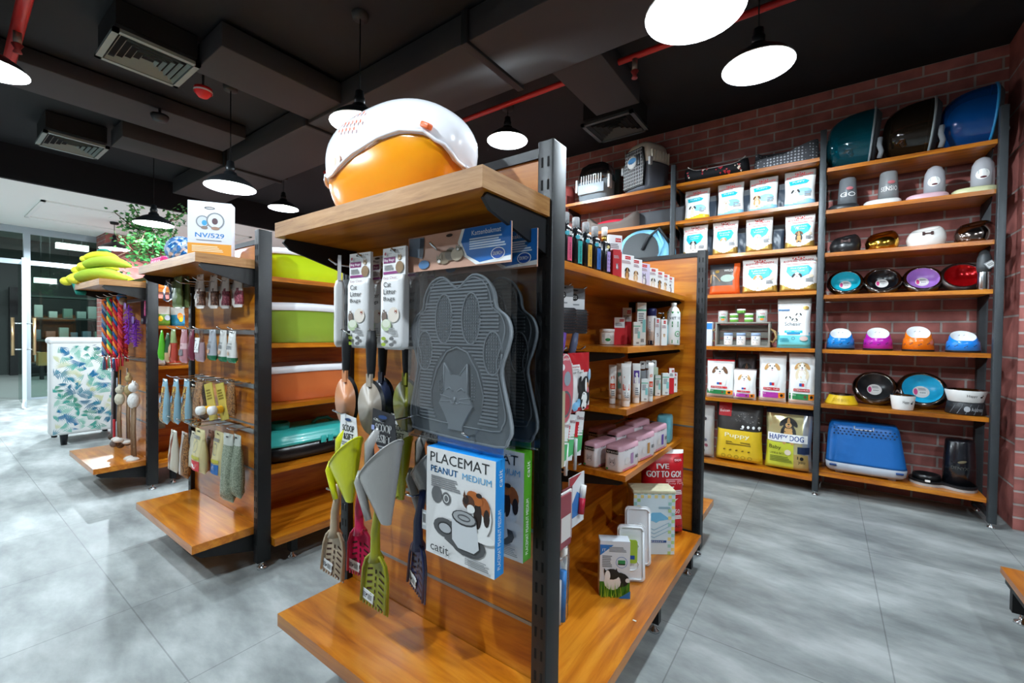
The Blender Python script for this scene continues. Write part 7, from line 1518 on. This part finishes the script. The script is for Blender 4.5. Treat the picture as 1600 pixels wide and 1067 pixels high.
# ================================================================ armchair
AC = thing('armchair', 'high-backed armchair in white fabric with teal palm leaves, seen from behind', 'armchair', (-6.1, 1.0, 0))
FAB = C('#dfe3e2', .8, bump=.15); xb = -5.76; ya, yb = .73, 1.30
b = MB(); b.rbox(xb-.14, xb, ya, yb, .10, 1.0, FAB, .03, 3); b.build('backrest', AC, world=True)
b = MB(); b.rbox(xb-.145, xb+.012, ya-.012, yb+.012, .955, 1.015, FAB, .025, 3); b.build('top_roll', AC, world=True)
b = MB(); b.rbox(xb-.60, xb-.10, ya+.14, yb-.06, .12, .44, FAB, .04, 3); b.build('seat', AC, world=True)
for y0 in (ya+.06, yb-.10): b = MB(); b.rbox(xb-.58, xb-.10, y0, y0+.10, .12, .60, FAB, .04, 3); b.build('armrest', AC, world=True)
for x in (xb-.06, xb-.54):
    for y in (ya+.10, yb-.09): b = MB(); b.lathe([(.022, 0), (.032, .115)], C('#12151c', .3), 10, (x, y, 0)); b.build('leg', AC, world=True)
b = MB(); b.face(lambda X, Z, q: (xb+.0006+q*.4, X, Z)); rnd = random.Random(21); cols = ['#2f7f95', '#3f9a8c', '#6fb3a4', '#2b6a86', '#8fc4b4', '#c9cfa8', '#4d8f7a', '#1f6f9a']
for i in range(190):
    cx = ya + .02 + (yb-ya-.04)*((i*0.618) % 1); cz = .11 + .85*(i/190); a0 = rnd.uniform(0, 6); nL = rnd.choice((5, 7, 9, 11)); L = rnd.uniform(.035, .075); m = C(cols[i % 8], .8)
    for k in range(nL):
        a = a0 + (k-nL/2)*.30; ex, ez = cx + L*cos(a), cz + L*sin(a)
        if not (ya+.02 < ex < yb-.02 and .13 < ez < .94): continue
        px, pz = -sin(a)*.0032, cos(a)*.0032; mx_, mz_ = cx + L*.5*cos(a), cz + L*.5*sin(a); b.lay = i % 12; b.pg([(cx, cz), (mx_+px, mz_+pz), (ex, ez), (mx_-px, mz_-pz)], m)
o = b.build('leaf_print', AC, world=True)
# ================================================================ tall plant
PL = thing('potted_tree', 'leafy green indoor tree behind the far gondola, glowing under a lamp', 'plant', (-6.25, 1.58, 0)); LEAF = C('#3f8a45', .45); LEAF2 = C('#6aa85c', .45); LEAF3 = C('#2c6b3a', .45)
b = MB(); b.lathe([(.13, 0), (.17, .02), (.19, .34), (.17, .35), (.16, .30), (0, .30)], C('#3a3d40', .5), 24); b.build('pot', PL)
b = MB(); b.tube([(0, 0, .3), (.02, .01, .9), (-.01, .02, 1.6), (.01, 0, 2.2)], .02, C('#6b5140', .8), 8, [.028, .024, .020, .012])
rnd = random.Random(5); tips = []
for i in range(36):
    a = rnd.uniform(0, 6.28); z0 = rnd.uniform(1.8, 2.3); L = rnd.uniform(.15, .42); e = (L*cos(a)*.8, L*sin(a), min(2.5, z0+rnd.uniform(-.1, .25))); b.tube([(0, 0, z0), (e[0]*.5, e[1]*.5, z0+.08), e], .005, C('#6b5140', .8), 5); tips.append(((0, 0, z0), e))
b.build('branches', PL)
b = MB()
for i in range(1300):
    s, e = rnd.choice(tips); t = rnd.uniform(.35, 1.05); c = Vector(s)*(1-t) + Vector(e)*t + Vector((rnd.gauss(0, .04), rnd.gauss(0, .04), rnd.gauss(0, .04))); a = rnd.uniform(0, 6.28); el = rnd.uniform(-.9, .5); L = rnd.uniform(.035, .06); d = Vector((cos(a)*cos(el), sin(a)*cos(el), sin(el)))*L; w = d.cross(Vector((rnd.gauss(0, 1), rnd.gauss(0, 1), 1))).normalized()*L*.32
    b.add([tuple(c), tuple(c+d*.45+w), tuple(c+d), tuple(c+d*.45-w)], [(0, 1, 2, 3)], (LEAF, LEAF2, LEAF3)[i % 3])
b.build('foliage', PL)
